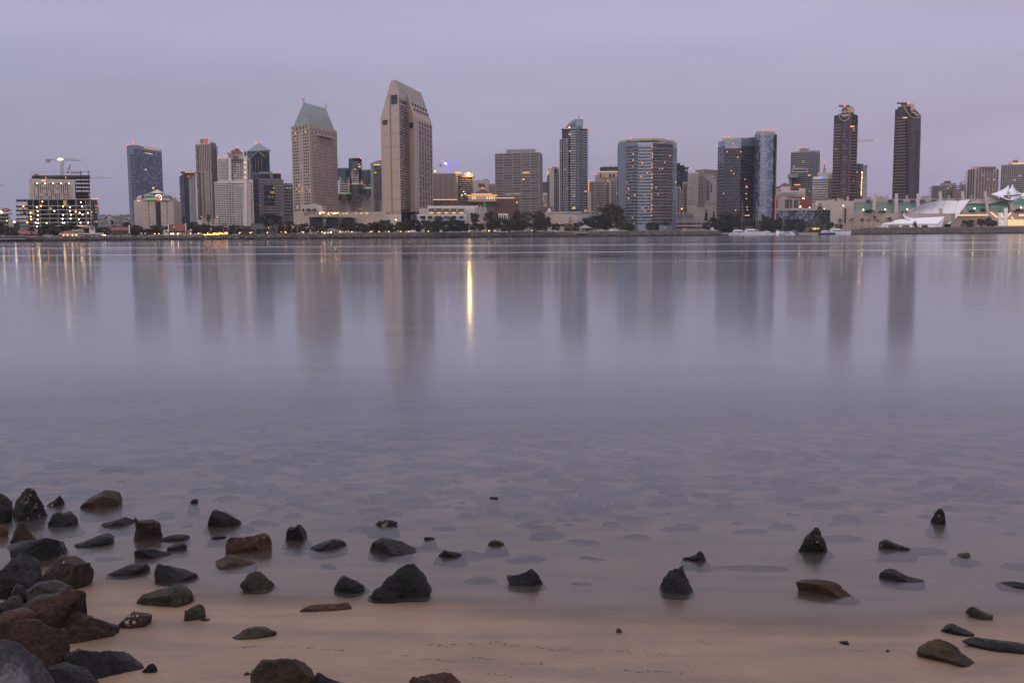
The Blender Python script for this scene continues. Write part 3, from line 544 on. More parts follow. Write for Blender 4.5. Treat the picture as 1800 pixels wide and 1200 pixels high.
# clusters as they spread in the photograph: (x, y, spread x, spread y, count)
for cx, cy, sx, sy, n, sh in ((700, 800, 200, 14, 8, 0), (1000, 915, 120, 12, 8, 0), (1150, 880, 80, 12, 8, 1), (760, 868, 70, 12, 14, 1), (560, 880, 80, 14, 15, 1), (420, 850, 110, 16, 15, 0), (950, 872, 60, 12, 10, 1), (1050, 890, 60, 12, 14, 1), (1110, 850, 90, 14, 12, 1),
  (880, 838, 130, 10, 14, 1), (640, 812, 110, 12, 14, 0), (300, 810, 160, 20, 14, 0), (1300, 858, 130, 16, 9, 0), (1600, 840, 140, 22, 8, 0), (1480, 900, 90, 14, 5, 0), (1730, 900, 80, 30, 5, 0), (900, 905, 90, 10, 8, 0),
  (1260, 800, 180, 14, 9, 0), (850, 785, 170, 12, 9, 0), (480, 770, 200, 14, 9, 0), (330, 900, 60, 20, 8, 0), (150, 820, 90, 20, 6, 0), (1780, 860, 40, 14, 4, 1), (1190, 900, 60, 12, 6, 0), (690, 900, 60, 12, 6, 1)):
    for _ in range(n):
        x = rnd.gauss(cx, sx); y = rnd.gauss(cy, sy); y = max(742, min(y, 935)); drowned(x, y, rnd.choice((18, 24, 30, 38, 48, 60, 78))*rnd.uniform(.85, 1.15)*(.75+.25*(y-740)/200), rnd.uniform(.7, 1.2), shelly=bool(sh) and rnd.random() < .6)
# grit and weed scraps left in thin lines by the swash
mbd = MB()
DM = mat('dark_weed_scraps', (.02, .015, .015), .8, var=0); DM2 = mat('shell_grit', (.42, .38, .36), .6, var=0)
def scrap(px, py, s, m):
    p = hit(px, py); z = gz(p.x, p.y)
    if z < .0: return
    a = rnd.uniform(0, 6.28); mbd.box((p.x, p.y, z+s*.15), (s*rnd.uniform(1, 3.2), s*rnd.uniform(.5, 1), s*.4), m, (math.cos(a), math.sin(a), 0))
for x0, x1, ya, yb, n in ((400, 620, 1132, 1143, 60), (600, 760, 1142, 1150, 40), (740, 900, 1131, 1131, 45), (880, 1110, 1133, 1146, 90), (1120, 1250, 1118, 1132, 50), (800, 960, 1152, 1166, 80), (980, 1220, 1170, 1182, 60), (700, 800, 1150, 1164, 30), (1100, 1260, 1142, 1152, 35), (640, 980, 1168, 1190, 50), (1450, 1600, 1140, 1146, 20)):
    for _ in range(int(n*3)):
        t = rnd.random(); xx = lerp(x0, x1, t)
        if noise.noise(Vector((xx*.035, ya, 0))) < -.12: continue
        scrap(xx, lerp(ya, yb, t)+7*noise.noise(Vector((xx*.02, yb, 1)))+rnd.gauss(0, 2.4)*rnd.random(), rnd.uniform(.0009, .0032), DM)
for _ in range(520): scrap(rnd.uniform(220, 1800), rnd.uniform(1085, 1200), rnd.uniform(.001, .0028), DM if rnd.random() < .75 else DM2)
tag(mbd.build('debris'), 'scraps of weed and shell grit along the sand', 'debris', kind='stuff')
# ---------------------------------------------------------------- far shore
SH = [(-300, 545), (130, 545), (330, 575), (550, 600), (700, 650), (860, 720), (1000, 770), (1190, 850), (1262, 880), (1275, 945), (1330, 952), (1450, 952), (1488, 948), (1500, 930), (1650, 935), (2100, 935)]
LH = [(-300, 2.2), (130, 2.3), (330, 2.5), (550, 3.0), (860, 3.4), (1190, 4.0), (1262, 4.0), (1275, 1.6), (1488, 1.6), (1500, 4.6), (1530, 6.2), (2100, 6.2)]
def SY(px): return table(SH, px)
def LZ(px): return table(LH, px)
MG = mat('ground_dirt', (.07, .065, .055), .9, scale=.05)
mbg = MB(); prev = None
cols = [-900, -300]+list(range(-100, 1921, 10))+[2100, 2800]
V = []; rows = 7
for px in cols:
    y0 = SY(px); h = LZ(px)
    for (dy, z) in ((-6, -3), (0, -.3), (1.5*h, h), (1.5*h+20, h), (200, h), (1200, 5), (9000, 6)):
        Y = y0+dy; V.append((X(px, Y, 411), Y, z))
F = [(i*rows+j, (i+1)*rows+j, (i+1)*rows+j+1, i*rows+j+1) for i in range(len(cols)-1) for j in range(rows-1)]
mbg.add(V, F, MG)
tag(mbg.build('ground'), kind='structure')
# grass verge on the bank
mbv = MB()
def verge(a, b, d=14, m=GRASS, dz=.06, dy=.4):
    xs_ = list(range(a, b+1, 6))
    V = []
    for px in xs_:
        y0 = SY(px)+1.5*LZ(px)
        for k, z in ((dy, dz), (dy+1.5, dz+.35), (dy+d, dz+.5)): V.append((X(px, y0+k, 411), y0+k, LZ(px)+z))
    mbv.add(V, [(i*3+j, (i+1)*3+j, (i+1)*3+j+1, i*3+j+1) for i in range(len(xs_)-1) for j in range(2)], m)
verge(440, 880); verge(884, 970); verge(1066, 1256)
tag(mbv.build('grass'), 'mown green grass along the top of the far bank', 'grass', kind='stuff')
# riprap
mbr = MB(); RS = [mat('riprap_stone', (.11, .10, .095), .9, scale=2), mat('pale_riprap_stone', (.19, .175, .17), .9, scale=2), mat('brown_riprap_stone', (.10, .075, .06), .9, scale=2)]
RW = mat('wet_weedy_riprap', (.012, .012, .014), .6, scale=2)
px = -60.0
while px < 1900:
    Y0 = SY(px); h = LZ(px); s = Y0/FOC
    if not (1266 < px < 1500):
        n = max(3, int(h/.75))
        for j in range(n+1):
            t = (j+rnd.uniform(-.3, .3))/n; z = h*t; y = Y0+1.5*h*t; r = rnd.uniform(.4, .85)
            c = Vector((X(px+rnd.uniform(-.6, .6), y, 411), y-.2, z-.1)); V = []
            for k in range(8): V.append(c+Vector(((k & 1)*2-1, ((k >> 1) & 1)*2-1, ((k >> 2) & 1)*2-1))*r*rnd.uniform(.35, .8))
            mbr.add(V, [(0, 2, 3, 1), (4, 5, 7, 6), (0, 1, 5, 4), (2, 6, 7, 3), (0, 4, 6, 2), (1, 3, 7, 5)], RW if z < 1.15+rnd.uniform(-.3, .3) else rnd.choice(RS))
    px += rnd.uniform(.9, 1.4)/s/FOC*FOC/1.0*.62
tag(mbr.build('riprap'), 'piled grey armour stones along the far bank', 'riprap', kind='stuff')
sw = MB()
for px in range(44, 352, 6):
    y = SY(px)+1.5*LZ(px)+1; z = LZ(px)
    a = Vector((X(px, y, 411), y, 0)); b_ = Vector((X(px+6, SY(px+6)+1.5*LZ(px+6)+1, 411), SY(px+6)+1.5*LZ(px+6)+1, 0)); d = (b_-a)
    sw.box(((a.x+b_.x)/2, (a.y+b_.y)/2, z+.1), (d.length+.02, 1.2, .95), PAVE, d.normalized())
tag(sw.build('seawall'), 'long low pale promenade kerb wall above the riprap at the village', 'wall')
# hills far behind on the left
mh = mat('far_hill_scrub', (.05, .055, .04), .9, scale=.01)
V = []; hx = list(range(-400, 520, 10))
for px in hx:
    Y = 3800; top = 391-11*math.exp(-((px-215)/95.0)**2)-4*noise.noise(Vector((px*.03, 1, 0)))-3*math.exp(-((px-40)/60)**2)
    for k in range(6):
        t = k/5; yy = 3200+t*600; V.append((X(px, yy), yy, lerp(4, max(5, Z(px, top, Y)), t)+3*noise.noise(Vector((px*.09, k*3., 0)))*t))
    V.append((X(px, 5200), 5200, 4))
mbh = MB(); mbh.add(V, [(i*7+j, (i+1)*7+j, (i+1)*7+j+1, i*7+j+1) for i in range(len(hx)-1) for j in range(6)], mh); tag(mbh.build('hills', smooth=True), kind='structure')
# hillside houses and trees, too small and many to count
mhh = MB(); HM = [mat('hill_house_'+n, c) for n, c in (('white', (.42, .40, .38)), ('tan', (.28, .22, .18)), ('grey', (.2, .19, .19)), ('rose', (.26, .15, .12)))]
HT = mat('hill_tree', (.03, .038, .022), .9)
for k in range(520):
    px = rnd.uniform(150, 245) if k % 3 else rnd.uniform(-20, 520); t = rnd.random(); yy = 3200+t*600
    top = 391-11*math.exp(-((px-215)/95.0)**2)-3*math.exp(-((px-40)/60)**2)
    z = lerp(4, Z(px, top, 3800), t); x = X(px, yy)
    if rnd.random() < .5: mhh.box((x, yy-4, z+2), (rnd.uniform(8, 26), 10, rnd.uniform(6, 12)), rnd.choice(HM))
    else: mhh.ball((x, yy-3, z+4), rnd.uniform(5, 10), HT, 7, 4, .8)
tag(mhh.build('hillside_town'), 'faraway hillside covered with small houses and trees', 'hillside town', kind='stuff')
# ---------------------------------------------------------------- building helper
UPPER = {'plant_room', 'penthouse', 'crown', 'crown_base', 'attic', 'parapet', 'pavilion', 'upper_storeys', 'roof_edge', 'mansard_roof'}
class Bld:
    def __init__(s, name, label, px, Y, cat='building', group=None):
        s.Y = Y; s.e = empty(name, (X(px, Y), Y, LZ(px)), label, cat, group)
    def poly(s, pts, depth=25, back=None):
        w_ = [(X(p, y), y) for p, y in pts]
        if back: return w_+[(X(p, y), y) for p, y in back]
        if len(w_) == 2:
            k = [(x*(y+depth)/y, y+depth) for x, y in w_]
            return w_+[k[1], k[0]]
        ym = max(y for _, y in w_)+depth
        if len(w_) == 3 and w_[1][1] < min(w_[0][1], w_[2][1]):
            return w_+[(w_[0][0]+w_[2][0]-w_[1][0], w_[0][1]+w_[2][1]-w_[1][1])]
        return w_+[(w_[-1][0]*ym/w_[-1][1], ym), (w_[0][0]*ym/w_[0][1], ym)]
    def mass(s, pts, top, m, name='wall', depth=25, base=None, roof=ROOFG, back=None):
        """pts [(px,Y)..] front corners from left to right; top = pixel row of the roof edge over the first corner (or a list)"""
        if base is None and name in UPPER: base = (top if not isinstance(top, (list, tuple)) else top[0])+11
        P = s.poly(pts, depth, back)
        if isinstance(top, (list, tuple)):
            zt = [Z(pts[i][0], top[i], pts[i][1]) for i in range(len(pts))]
            rest = len(P)-len(pts); zt += ([zt[-1]]+[zt[0]]*(rest-1)) if rest > 1 else [zt[0]+zt[-1]-zt[1]] if len(pts) == 3 else [zt[-1]]*rest
        else: zt = Z(pts[0][0], top, pts[0][1])
        zb = Z(pts[0][0], base, pts[0][1]) if base else s.e['_o'][2]-1
        mb = MB(); mb.prism(P, zb, zt, m, roof)
        return mb.build(name, s.e)
    def fac(s, A, B, top, bot, rows, cols=8, wf=.5, pf=.25, m=BEIGE, glass=None, u0=0, u1=1, balc=0, lit=0, pd=.3, band=True, piers=True, spw=None, name='window_band', litm=None, bm=None, off=0, seed=None):
        r = random.Random(seed or int(A[0]*13+B[0]*7+rows)); a = Vector((X(*A), A[1], 0)); b = Vector((X(*B), B[1], 0)); d = (b-a); Lg = d.length; d.normalize(); n = Vector((d.y, -d.x, 0))
        if n.dot(Vector((0, -1, 0))) < 0 and n.dot(-a) < 0: n = -n
        z1 = Z(A[0], top, A[1]); z0 = max(Z(A[0], bot, A[1]), s.e['_o'][2]); fh = (z1-z0)/rows
        glass = glass or GLASSES; s0, s1 = u0*Lg, u1*Lg; w = (s1-s0)
        cw = w/cols; o = off
        if band:
            for k in range(rows):
                zc = z0+(k+.5)*fh; mb = MB()
                for c in range(cols):
                    mb.box(a+d*(s0+(c+.5)*cw)+n*(.05+o)+Vector((0, 0, zc)), (cw, .1, fh*wf), r.choice(glass), d)
                mb.build(name, s.e)
        if piers and pf > 0:
            for c in range(cols+1):
                mb = MB(); x = min(max(s0+c*cw, s0+cw*pf/2), s1-cw*pf/2)
                mb.box(a+d*x+n*(pd/2+o)+Vector((0, 0, (z0+z1)/2)), (cw*pf, pd, z1-z0), bm or m, d); mb.build('pier', s.e)
        if balc:
            for k in range(rows):
                mb = MB(); zc = z0+k*fh; mb.box(a+d*(s0+w/2)+n*(balc/2+o)+Vector((0, 0, zc+.15)), (w, balc, .3), bm or m, d)
                mb.box(a+d*(s0+w/2)+n*(balc+o)+Vector((0, 0, zc+.7)), (w, .08, .9), bm or m, d); mb.build('balcony', s.e)
        if lit:
            for _ in range(lit):
                k = r.randrange(rows); c = r.randrange(cols); mb = MB()
                mb.box(a+d*(s0+(c+.5)*cw)+n*(.1+o)+Vector((0, 0, z0+(k+.5)*fh)), (cw*(1-pf)*r.uniform(.5, .9), .16, fh*wf*r.uniform(.6, .95)), litm or (WARM if r.random() < .45 else WARM2), d); mb.build('lit_window', s.e)
    def strip(s, A, B, py, hpx, m, name, off=.3, u0=0, u1=1, th=.4):
        a = Vector((X(*A), A[1], 0)); b = Vector((X(*B), B[1], 0)); d = b-a; Lg = d.length; d.normalize(); n = Vector((d.y, -d.x, 0))
        z = Z(A[0], py, A[1]); h = hpx*A[1]/FOC; mb = MB()
        mb.box(a+d*(Lg*(u0+u1)/2)+n*(off-th/2+.01)+Vector((0, 0, z-h/2)), (Lg*(u1-u0), th, h), m, d); return mb.build(name, s.e)
    def rect(s, Y, x0, x1, y0, y1, m, name, th=.5, off=0):
        """upright slab facing the bay, given by its pixel rectangle at distance Y"""
        mb = MB(); z0, z1 = Z(x0, y1, Y), Z(x0, y0, Y); a, b = X(x0, Y, (y0+y1)/2), X(x1, Y, (y0+y1)/2)
        f = Y-off; k = (f+th)/Y; k0 = f/Y
        mb.prism([(a*k0, f), (b*k0, f), (b*k, f+th), (a*k, f+th)], z0, z1, m); return mb.build(name, s.e)
    def beacon(s, *pts, Y=None, m=REDL, r=.55):
        for px, py in pts:
            mb = MB(); p = atY(px, py, Y or s.Y); mb.ball(p, r, m, 8, 6); mb.tube([p-Vector((0, 0, 3)), p], .12, DARK, 4); mb.build('beacon', s.e)
    def pyr(s, pts, base, apex, m, name='roof', depth=25, over=0):
        """hip roof from a footprint: apex = (px, py, Y)"""
        P = s.poly(pts, depth); z = Z(pts[0][0], base, pts[0][1]); ap = atY(apex[0], apex[1], apex[2]); mb = MB()
        cx = sum(p[0] for p in P)/len(P); cy = sum(p[1] for p in P)/len(P)
        P = [(cx+(x-cx)*(1+over), cy+(y-cy)*(1+over)) for x, y in P]
        V = [(x, y, z) for x, y in P]+[tuple(ap)]; k = len(P)
        mb.add(V, [(i, (i+1) % k, k) for i in range(k)]+[tuple(range(k-1, -1, -1))], m); return mb.build(name, s.e)
    def hull(s, faces_pts, faces, m, name):
        mb = MB(); mb.add([atY(*p) for p in faces_pts], faces, m); return mb.build(name, s.e)
def crane(label, mx, ytop, ybase, Y, jib, cjib, yj, mm, light=None, apex=None, cat='crane'):
    e = empty('tower_crane', atY(mx, ybase, Y), label, cat); s = Y/FOC
    mb = MB(); p0, p1 = atY(mx, ybase, Y), atY(mx, yj, Y)
    w_ = .9
    for i in (-1, 1):
        for j in (-1, 1): mb.tube([p0+Vector((i*w_, j*w_, 0)), p1+Vector((i*w_, j*w_, 0))], .22, mm, 4)
    n = max(3, int((p1-p0).length/3.5))
    for k in range(n):
        a = p0.lerp(p1, k/n); b = p0.lerp(p1, (k+1)/n); sg = 1 if k % 2 else -1
        mb.tube([a+Vector((-w_*sg, -w_, 0)), b+Vector((w_*sg, -w_, 0))], .14, mm, 4); mb.tube([a+Vector((-w_*sg, w_, 0)), b+Vector((w_*sg, w_, 0))], .14, mm, 4)
    mb.build('mast', e)
    top = atY(apex[0], apex[1], Y) if apex else p1+Vector((0, 0, 6))
    for nm, (jx, jy) in (('jib', jib), ('counter_jib', cjib)):
        if jx is None: continue
        q = atY(jx, jy, Y); mb = MB(); mb.tube([p1, q], [.35, .25], mm, 4); mb.tube([p1+Vector((0, 0, 1.6)), q+Vector((0, 0, .8))], .16, mm, 4); mb.tube([top, p1.lerp(q, .85)], .10, mm, 3)
        m_ = max(3, int((q-p1).length/3))
        for k in range(m_): mb.tube([p1.lerp(q, k/m_)+Vector((0, 0, 0)), p1.lerp(q, (k+.5)/m_)+Vector((0, 0, 1.4-.5*k/m_))], .10, mm, 3)
        mb.build(nm, e)
    mb = MB(); mb.tube([p1, top], [.6, .15], mm, 4); mb.build('apex_frame', e)
    mb = MB(); mb.box(p1+Vector((1.6, 0, .2)), (2.2, 1.6, 2), ALU); mb.build('cab', e)
    if cjib[0] is not None:
        q = atY(*cjib, Y); mb = MB(); mb.box(q+Vector((0, 0, -.9)), (3.2, 1.4, 2.6), GREYC); mb.build('counterweight', e)
    for (lx, ly, r_, m_) in light or (): mb = MB(); mb.ball(atY(lx, ly, Y-1.5), r_, m_, 8, 6); mb.build('lamp', e)
    return e
# ================================================================ the skyline, from one end to the other
# unfinished frame cut by the photo edge
b = Bld('unfinished_building', 'unfinished concrete frame cut by the photo edge with one amber work lamp', 8, 760)
for k in range(7):
    b.rect(760, -24, 20+(k % 2)*2, 368+k*6.6, 369.6+k*6.6, GREYC, 'floor_slab', 16)
for x in (-16, -7, 2, 10, 18): b.rect(760.5, x, x+.9, 368, 412, GREYC, 'column', .8)
b.rect(768, -24, 16, 375, 410, BROWN, 'wall', 1); b.rect(763, 3, 16, 366, 372, RUST, 'netting', 1); b.beacon((2, 373), m=FLOOD, r=.7, Y=758); b.beacon((12, 388), m=LAMP, r=.35, Y=758)
# podium frame with work lights
b = Bld('unfinished_building', 'wide open concrete frame building site lit by rows of work lamps', 95, 700)
ys_ = [350, 361.5, 368.5, 376, 383.5, 390.5, 396.5]
for i, y in enumerate(ys_): b.rect(700, 28 if i == 0 else 49, 160, y, y+1.4, GREYC, 'floor_slab', 38)
for x in (49, 58.5, 70, 86, 102, 118, 134, 151, 159): b.rect(700.4, x, x+1.1, 350, 404, GREYC, 'column', 1)
for i, y in enumerate(ys_[1:]): b.rect(698, 28, 49, y, y+1.6, DBROWN, 'floor_slab', 26)
for x in (31, 39, 47): b.rect(699, x, x+.8, 350, 404, GREYC, 'column', 1)
b.rect(731, 49, 159, 353, 402, DBROWN, 'back_wall', 1)
r = random.Random(5)
for k in range(34):
    i = r.randrange(6); x = r.uniform(50, 154); b.rect(716+r.uniform(-8, 8), x, x+r.uniform(3, 8), ys_[i]+1.6, ys_[i+1]-.2, r.choice([GREYC, CREAM, BROWN, GL3, WARM2, BROWN, WHITE, CREAM]), 'partition_or_glow', .4)  # some partitions glow, added as warm light inside the frame
for k in range(10): i = r.randrange(5)+1; x = r.uniform(30, 45); b.rect(697.5, x, x+2.5, ys_[i]-4, ys_[i]+.2, r.choice([ORNG, TAN, ORNG]), 'netting', .3)
for x, y in ((74.5, 354), (142, 355), (64.5, 363.5), (123, 363.5), (144, 362.5), (66, 370.7), (123, 370.3), (95.5, 370.3), (140, 373.6), (154.5, 373.6), (66.2, 377.8), (111, 377.2), (124.8, 377), (145, 376.5), (66.2, 385.4), (110, 384.3), (124, 384), (139, 385.3), (63, 391), (67.3, 391.6), (110, 391), (113, 391), (141.6, 391), (155, 391), (65, 397.5)):
    b.beacon((x, y+.6), m=FLOOD, r=.36, Y=696)
for x, y in ((41, 362.5), (53.5, 374), (54, 381), (55, 386), (72, 362), (111, 363), (133, 372), (82, 392), (48, 391), (25, 390)): b.beacon((x, y), m=LAMP, r=.45, Y=696)
b.rect(696, 134, 158, 395.6, 400, TAN, 'hoarding', .3)
b.rect(695, 136, 146, 396.4, 397.2, STRIP, 'light_strip', .2)
b = Bld('office_building', 'beige block with tall slot windows rising behind the lit building site', 95, 760)
A, B = (55, 760), (134, 775)
b.mass([A, B], 314, CREAM, depth=30); b.fac(A, B, 323, 350, 5, 18, .78, .5, m=CREAM, glass=[GL, GL, GL2], u0=.08, u1=.92, lit=26, litm=WARM2, pd=.6)
for k in range(5): b.strip(A, B, 321.5, 2.4, GL, 'window', u0=.1+.17*k, u1=.2+.17*k)
for k in range(5): b.beacon((65+14*k, 322.5), m=FLOOD, r=.32, Y=756)
b.strip(A, B, 316.2, 2, FLOOD and HOT, 'sign_light', u0=.28, u1=.37)
b = Bld('steel_framed_building', 'tall dark steel frame with red floor decks beside and above the beige block', 140, 800)
b.rect(800, 55.5, 158, 308.6, 312, DARK, 'roof_deck', 30); b.rect(800, 125, 158, 301.5, 302.2, DARK, 'railing', .3); b.rect(800, 56, 125, 301.6, 302, GREYC, 'railing', .2)
for i in range(13): b.rect(800, 133, 158, 317+i*6.7, 318.5+i*6.7, RUST if 3 < i < 6 else DBROWN, 'floor_deck', 26)
for x in (133, 143.5, 156.8): b.rect(800.4, x, x+1.4, 300 if x > 140 else 311, 402, DARK, 'column', 1.2)
for x in (56, 76, 96, 112, 126): b.rect(800.5, x, x+.35, 301, 309, GREYC, 'railing_post', .3)
for i in range(4): b.rect(794, 51.5, 56, 323+i*6.2, 324.4+i*6.2, DARK, 'platform', 8)
b.rect(826, 134, 157, 340, 402, BGL2, 'wall', 1); b.rect(799, 125.5, 143.5, 303.6, 304.6, DARK, 'deck_frame', 4)
b.beacon((80.5, 312.5), (115.5, 312.2), Y=796); b.rect(798, 60, 68, 305.5, 309, ORNG, 'netting', 1)
crane('tower crane with a bright floodlight standing above the building site', 109, 270, 312, 830, (143, 282.6), (84, 281), 281, ALU, [(101, 280.6, .75, HOT), (104.5, 280, .75, FLOOD), (108, 280, .6, FLOOD)], (107.5, 270))
e = crane('small red crane boom leaning up from the frame roof', 120, 290, 304, 815, (124, 290.5), (None, 0), 302, RUST, None, (121, 296))
crane('faint tower crane whose thin jib reaches out beside the steel frame', 150, 305, 340, 1500, (197, 313), (None, 0), 313.5, TAN, None, (150, 308))
crane('faint crane jib entering at the photo edge above the unfinished frame', -30, 318, 390, 1300, (9.5, 325.5), (None, 0), 327, TAN, None, (-28, 320))
b = Bld('office_building', 'green glass block with a lit roof strip behind the steel frame', 162, 900)
b.mass([(150, 900), (172, 905), (175.5, 915)], [349.5, 349.5, 362], GGL, depth=20); b.fac((160, 899.5), (172, 904.5), 353, 398, 8, 3, .5, .2, m=MULL, glass=[GGL, GL3, GL], lit=8)
b.strip((152, 900), (172, 905), 349.2, 1, GOLDN, 'light_strip', off=.5); b.beacon((170.8, 349), (172.8, 362.8))
# blue tower
b = Bld('glass_tower', 'blue glass tower with a sloping roof line beside the domed beige building', 255, 1180)
A, Bc, Cc = (229, 1180), (241, 1165), (289.5, 1225)
b.mass([A, Bc, Cc], [256, 255, 263], BGL, depth=30); b.fac(Bc, Cc, 262, 398, 30, 12, .86, .07, m=MULL, glass=[BGL2, BGL2, BGL, BGL2], lit=4, pd=.12, u0=.02)
b.fac((234.5, 1173), Bc, 272, 398, 26, 2, .5, .5, m=BGL, glass=[DARK], pd=.1, u0=.0, u1=1); b.strip(Bc, Cc, 258.6, 1.0, TAN, 'parapet', off=.4, u0=.02, u1=.95)
for k in range(20): b.rect(1179, 226.6+.1*k, 229.8+.02*k, 313+4.2*k, 314.2+4.2*k, MULL, 'balcony', 6)
b.rect(1185, 229.5, 244, 251.3, 256, ALU, 'plant_room', 12); b.strip(Bc, Cc, 265.8, .7, GOLDN, 'light_strip', off=.4, u0=.38, u1=.66); b.beacon((224, 254.8), (234, 251), r=.9)
b.strip(Bc, (289.5, 1225), 257, .5, STRIP, 'light_strip', off=.5, u0=.35, u1=.98, th=.3)
# domed hotel
b = Bld('hotel', 'beige hotel with two domes and a round glowing sign', 276, 900)
A, Bb = (252, 900), (306, 905)
b.mass([(237, 915), A], 352, CREAM, depth=30, base=None); b.mass([A, Bb], 352, CREAM, depth=40); b.mass([Bb, (320, 925)], 353, CREAM, depth=30)
b.mass([(254, 899), (301, 903)], 348, CREAM, name='parapet', depth=42, base=352.5); b.fac((256, 898.8), (300, 902.8), 344.8, 347.6, 1, 12, .9, .4, m=CREAM, glass=[GL, GGL], pd=.2)
b.mass([(255, 901), (300, 905)], 344, CREAM, name='attic', depth=40, base=348); b.pyr([(251, 899), (303, 903)], 344.3, (277, 333.5, 925), GREYC, depth=44)
b.pyr([(265, 905), (288, 907)], 339.4, (277, 333, 922), WHITE, depth=30, name='roof_cap')
for cx, r_ in ((247.5, 7.2), (304, 6.6)):
    mb = MB(); s_ = 905/FOC; p = atY(cx, 350.5, 915); mb.ball(p, r_*s_, CREAM, 20, 8, .98, half=True); mb.tube([p-Vector((0, 0, 2)), p+Vector((0, 0, .2))], r_*s_*1.05, CREAM, 20); mb.build('dome', b.e, smooth=False)
b.fac(A, (274, 902), 353, 400, 9, 3, .3, .66, m=CREAM, pd=.3, glass=[GL, GGL, GL]); b.fac((284, 903), Bb, 353, 400, 9, 3, .3, .66, m=CREAM, pd=.3, glass=[GL, GGL, GL])
b.fac((240, 911.6), (251, 901), 364, 400, 8, 2, .4, .6, m=CREAM, pd=.3, glass=[GL]); b.fac(Bb, (319.5, 924), 357, 398, 9, 3, .3, .7, m=CREAM, pd=.3, glass=[PINKS, GL])
b.strip(A, Bb, 355, 44, GGL, 'glass_strip', u0=.43, u1=.58, off=.3); b.fac(A, Bb, 355, 399, 18, 4, .5, .1, m=MULL, glass=[GL, GGL, GL3], u0=.43, u1=.58, off=.3)
mb = MB(); s_ = 898/FOC
def ring(c, r0, r1, m, a0=0, a1=2*math.pi, n=28, y=0):
    V = []; 
    for k in range(n+1):
        t = lerp(a0, a1, k/n)
        for rr in (r0, r1):
            for dy in (0, .3): V.append((c.x+math.cos(t)*rr, c.y+dy+y, c.z+math.sin(t)*rr))
    F = []
    for k in range(n):
        o = k*4; F += [(o, o+2, o+6, o+4), (o+1, o+5, o+7, o+3), (o+2, o+3, o+7, o+6), (o, o+4, o+5, o+1)]
    mb.add(V, F, m)
p = atY(278.6, 347.5, 897)
ring(p, 4.7*s_, 5.7*s_, WHITEN, R(-60), R(150)); ring(p, 2.6*s_, 4.6*s_, REDN, 0, 2*math.pi, y=.05); ring(p, .9*s_, 1.6*s_, WHITEN, R(-20), R(100), 10, y=-.1)
ring(p, 2.2*s_, 3.2*s_, GREENN, R(95), R(150), 10, y=-.15)
p1 = atY(258, 350, 897); p2 = atY(274, 348, 897); mb.tube([p1, p2], .45, GREENN, 5); mb.build('sign', b.e)
b.rect(896.5, 241, 246, 352, 354, HOT, 'lit_sign', .4)
# slim tower with flat cap
b = Bld('apartment_tower', 'slim blue white apartment tower under a flat roof cap with a lit rim', 331, 1100)
b.mass([(318.5, 1115), (326, 1100), (347, 1110)], [311, 305, 307], BGL, depth=30); b.fac((326, 1099.6), (334, 1104), 308, 390, 24, 3, .6, .15, m=MULL, glass=[BGL2, GL]); b.fac((335, 1104), (347, 1110), 306, 390, 24, 6, .62, .5, m=WHITE, glass=[BGL2, GL3, GL], pd=.3)
for k in range(22): b.rect(1112, 316, 326, 312+3.6*k, 313+3.6*k, WHITE if k % 2 else MULL, 'balcony', 5)
b.rect(1098, 317.5, 346, 301, 302.6, TAN, 'roof_cap', 26); b.rect(1104, 326, 342, 302.6, 305.4, BROWN, 'plant_room', 14); b.rect(1097.5, 325, 343, 302.6, 303.5, WARM, 'light_strip', .4); b.beacon((318.5, 299), (330, 310), (316, 346))
# tall dark residential tower with coloured crown
b = Bld('apartment_tower', 'tall grey brown apartment tower with white ribs and a red green lit crown', 360, 980)
A, B1, B2 = (349, 985), (375.5, 980), (385, 1000)
b.mass([A, B1], 253.5, BROWN, depth=30); b.mass([B1, B2], 249, BROWN, depth=28)
for k in range(7):
    b.strip(A, B1, 254, 48, BEIGE2, 'rib', off=.9, u0=.24+.118*k, u1=.275+.118*k, th=1.1)
b.strip(A, B1, 253.6, 1.4, BEIGE2, 'cornice', off=1.1, u0=.15); b.fac(A, B1, 256, 398, 38, 7, .55, .1, m=BROWN, glass=[GL, DGL, GL3], lit=4, pd=.3)
for k in range(5): b.strip(A, B1, 303, 94, BEIGE2, 'rib', off=1.0, u0=[.33, .4, .55, .82, .95][k], u1=[.36, .43, .58, .86, 1][k], th=1.2)
b.fac(A, B1, 303, 398, 25, 1, .5, 0, m=BEIGE2, piers=False, band=False, u0=.58, u1=.82, balc=1.3)
b.strip(A, B1, 302, 1.0, BEIGE2, 'cornice', off=1.2)
for k in range(38): b.rect(982, 343.4+.12*k, 346.8+.12*k, 256.5+3.5*k, 257.6+3.5*k, BEIGE2, 'balcony', 5)
for k in range(32): b.rect(998, 379.6+.14*k, 382.8+.14*k, 258+4*k, 259.2+4*k, BROWN, 'balcony', 5)
b.fac(B1, B2, 252, 398, 38, 3, .5, .12, m=BROWN, glass=[DGL, GL])
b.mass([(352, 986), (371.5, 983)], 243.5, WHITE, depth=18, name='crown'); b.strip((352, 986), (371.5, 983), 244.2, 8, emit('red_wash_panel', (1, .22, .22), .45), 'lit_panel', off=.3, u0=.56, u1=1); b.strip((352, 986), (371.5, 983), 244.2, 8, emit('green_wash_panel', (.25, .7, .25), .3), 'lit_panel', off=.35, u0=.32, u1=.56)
b.strip((352, 986), (371.5, 983), 245.5, 5.5, DARK, 'louvre', off=.5, u0=.36, u1=.43); b.beacon((354.5, 243), (370, 243))
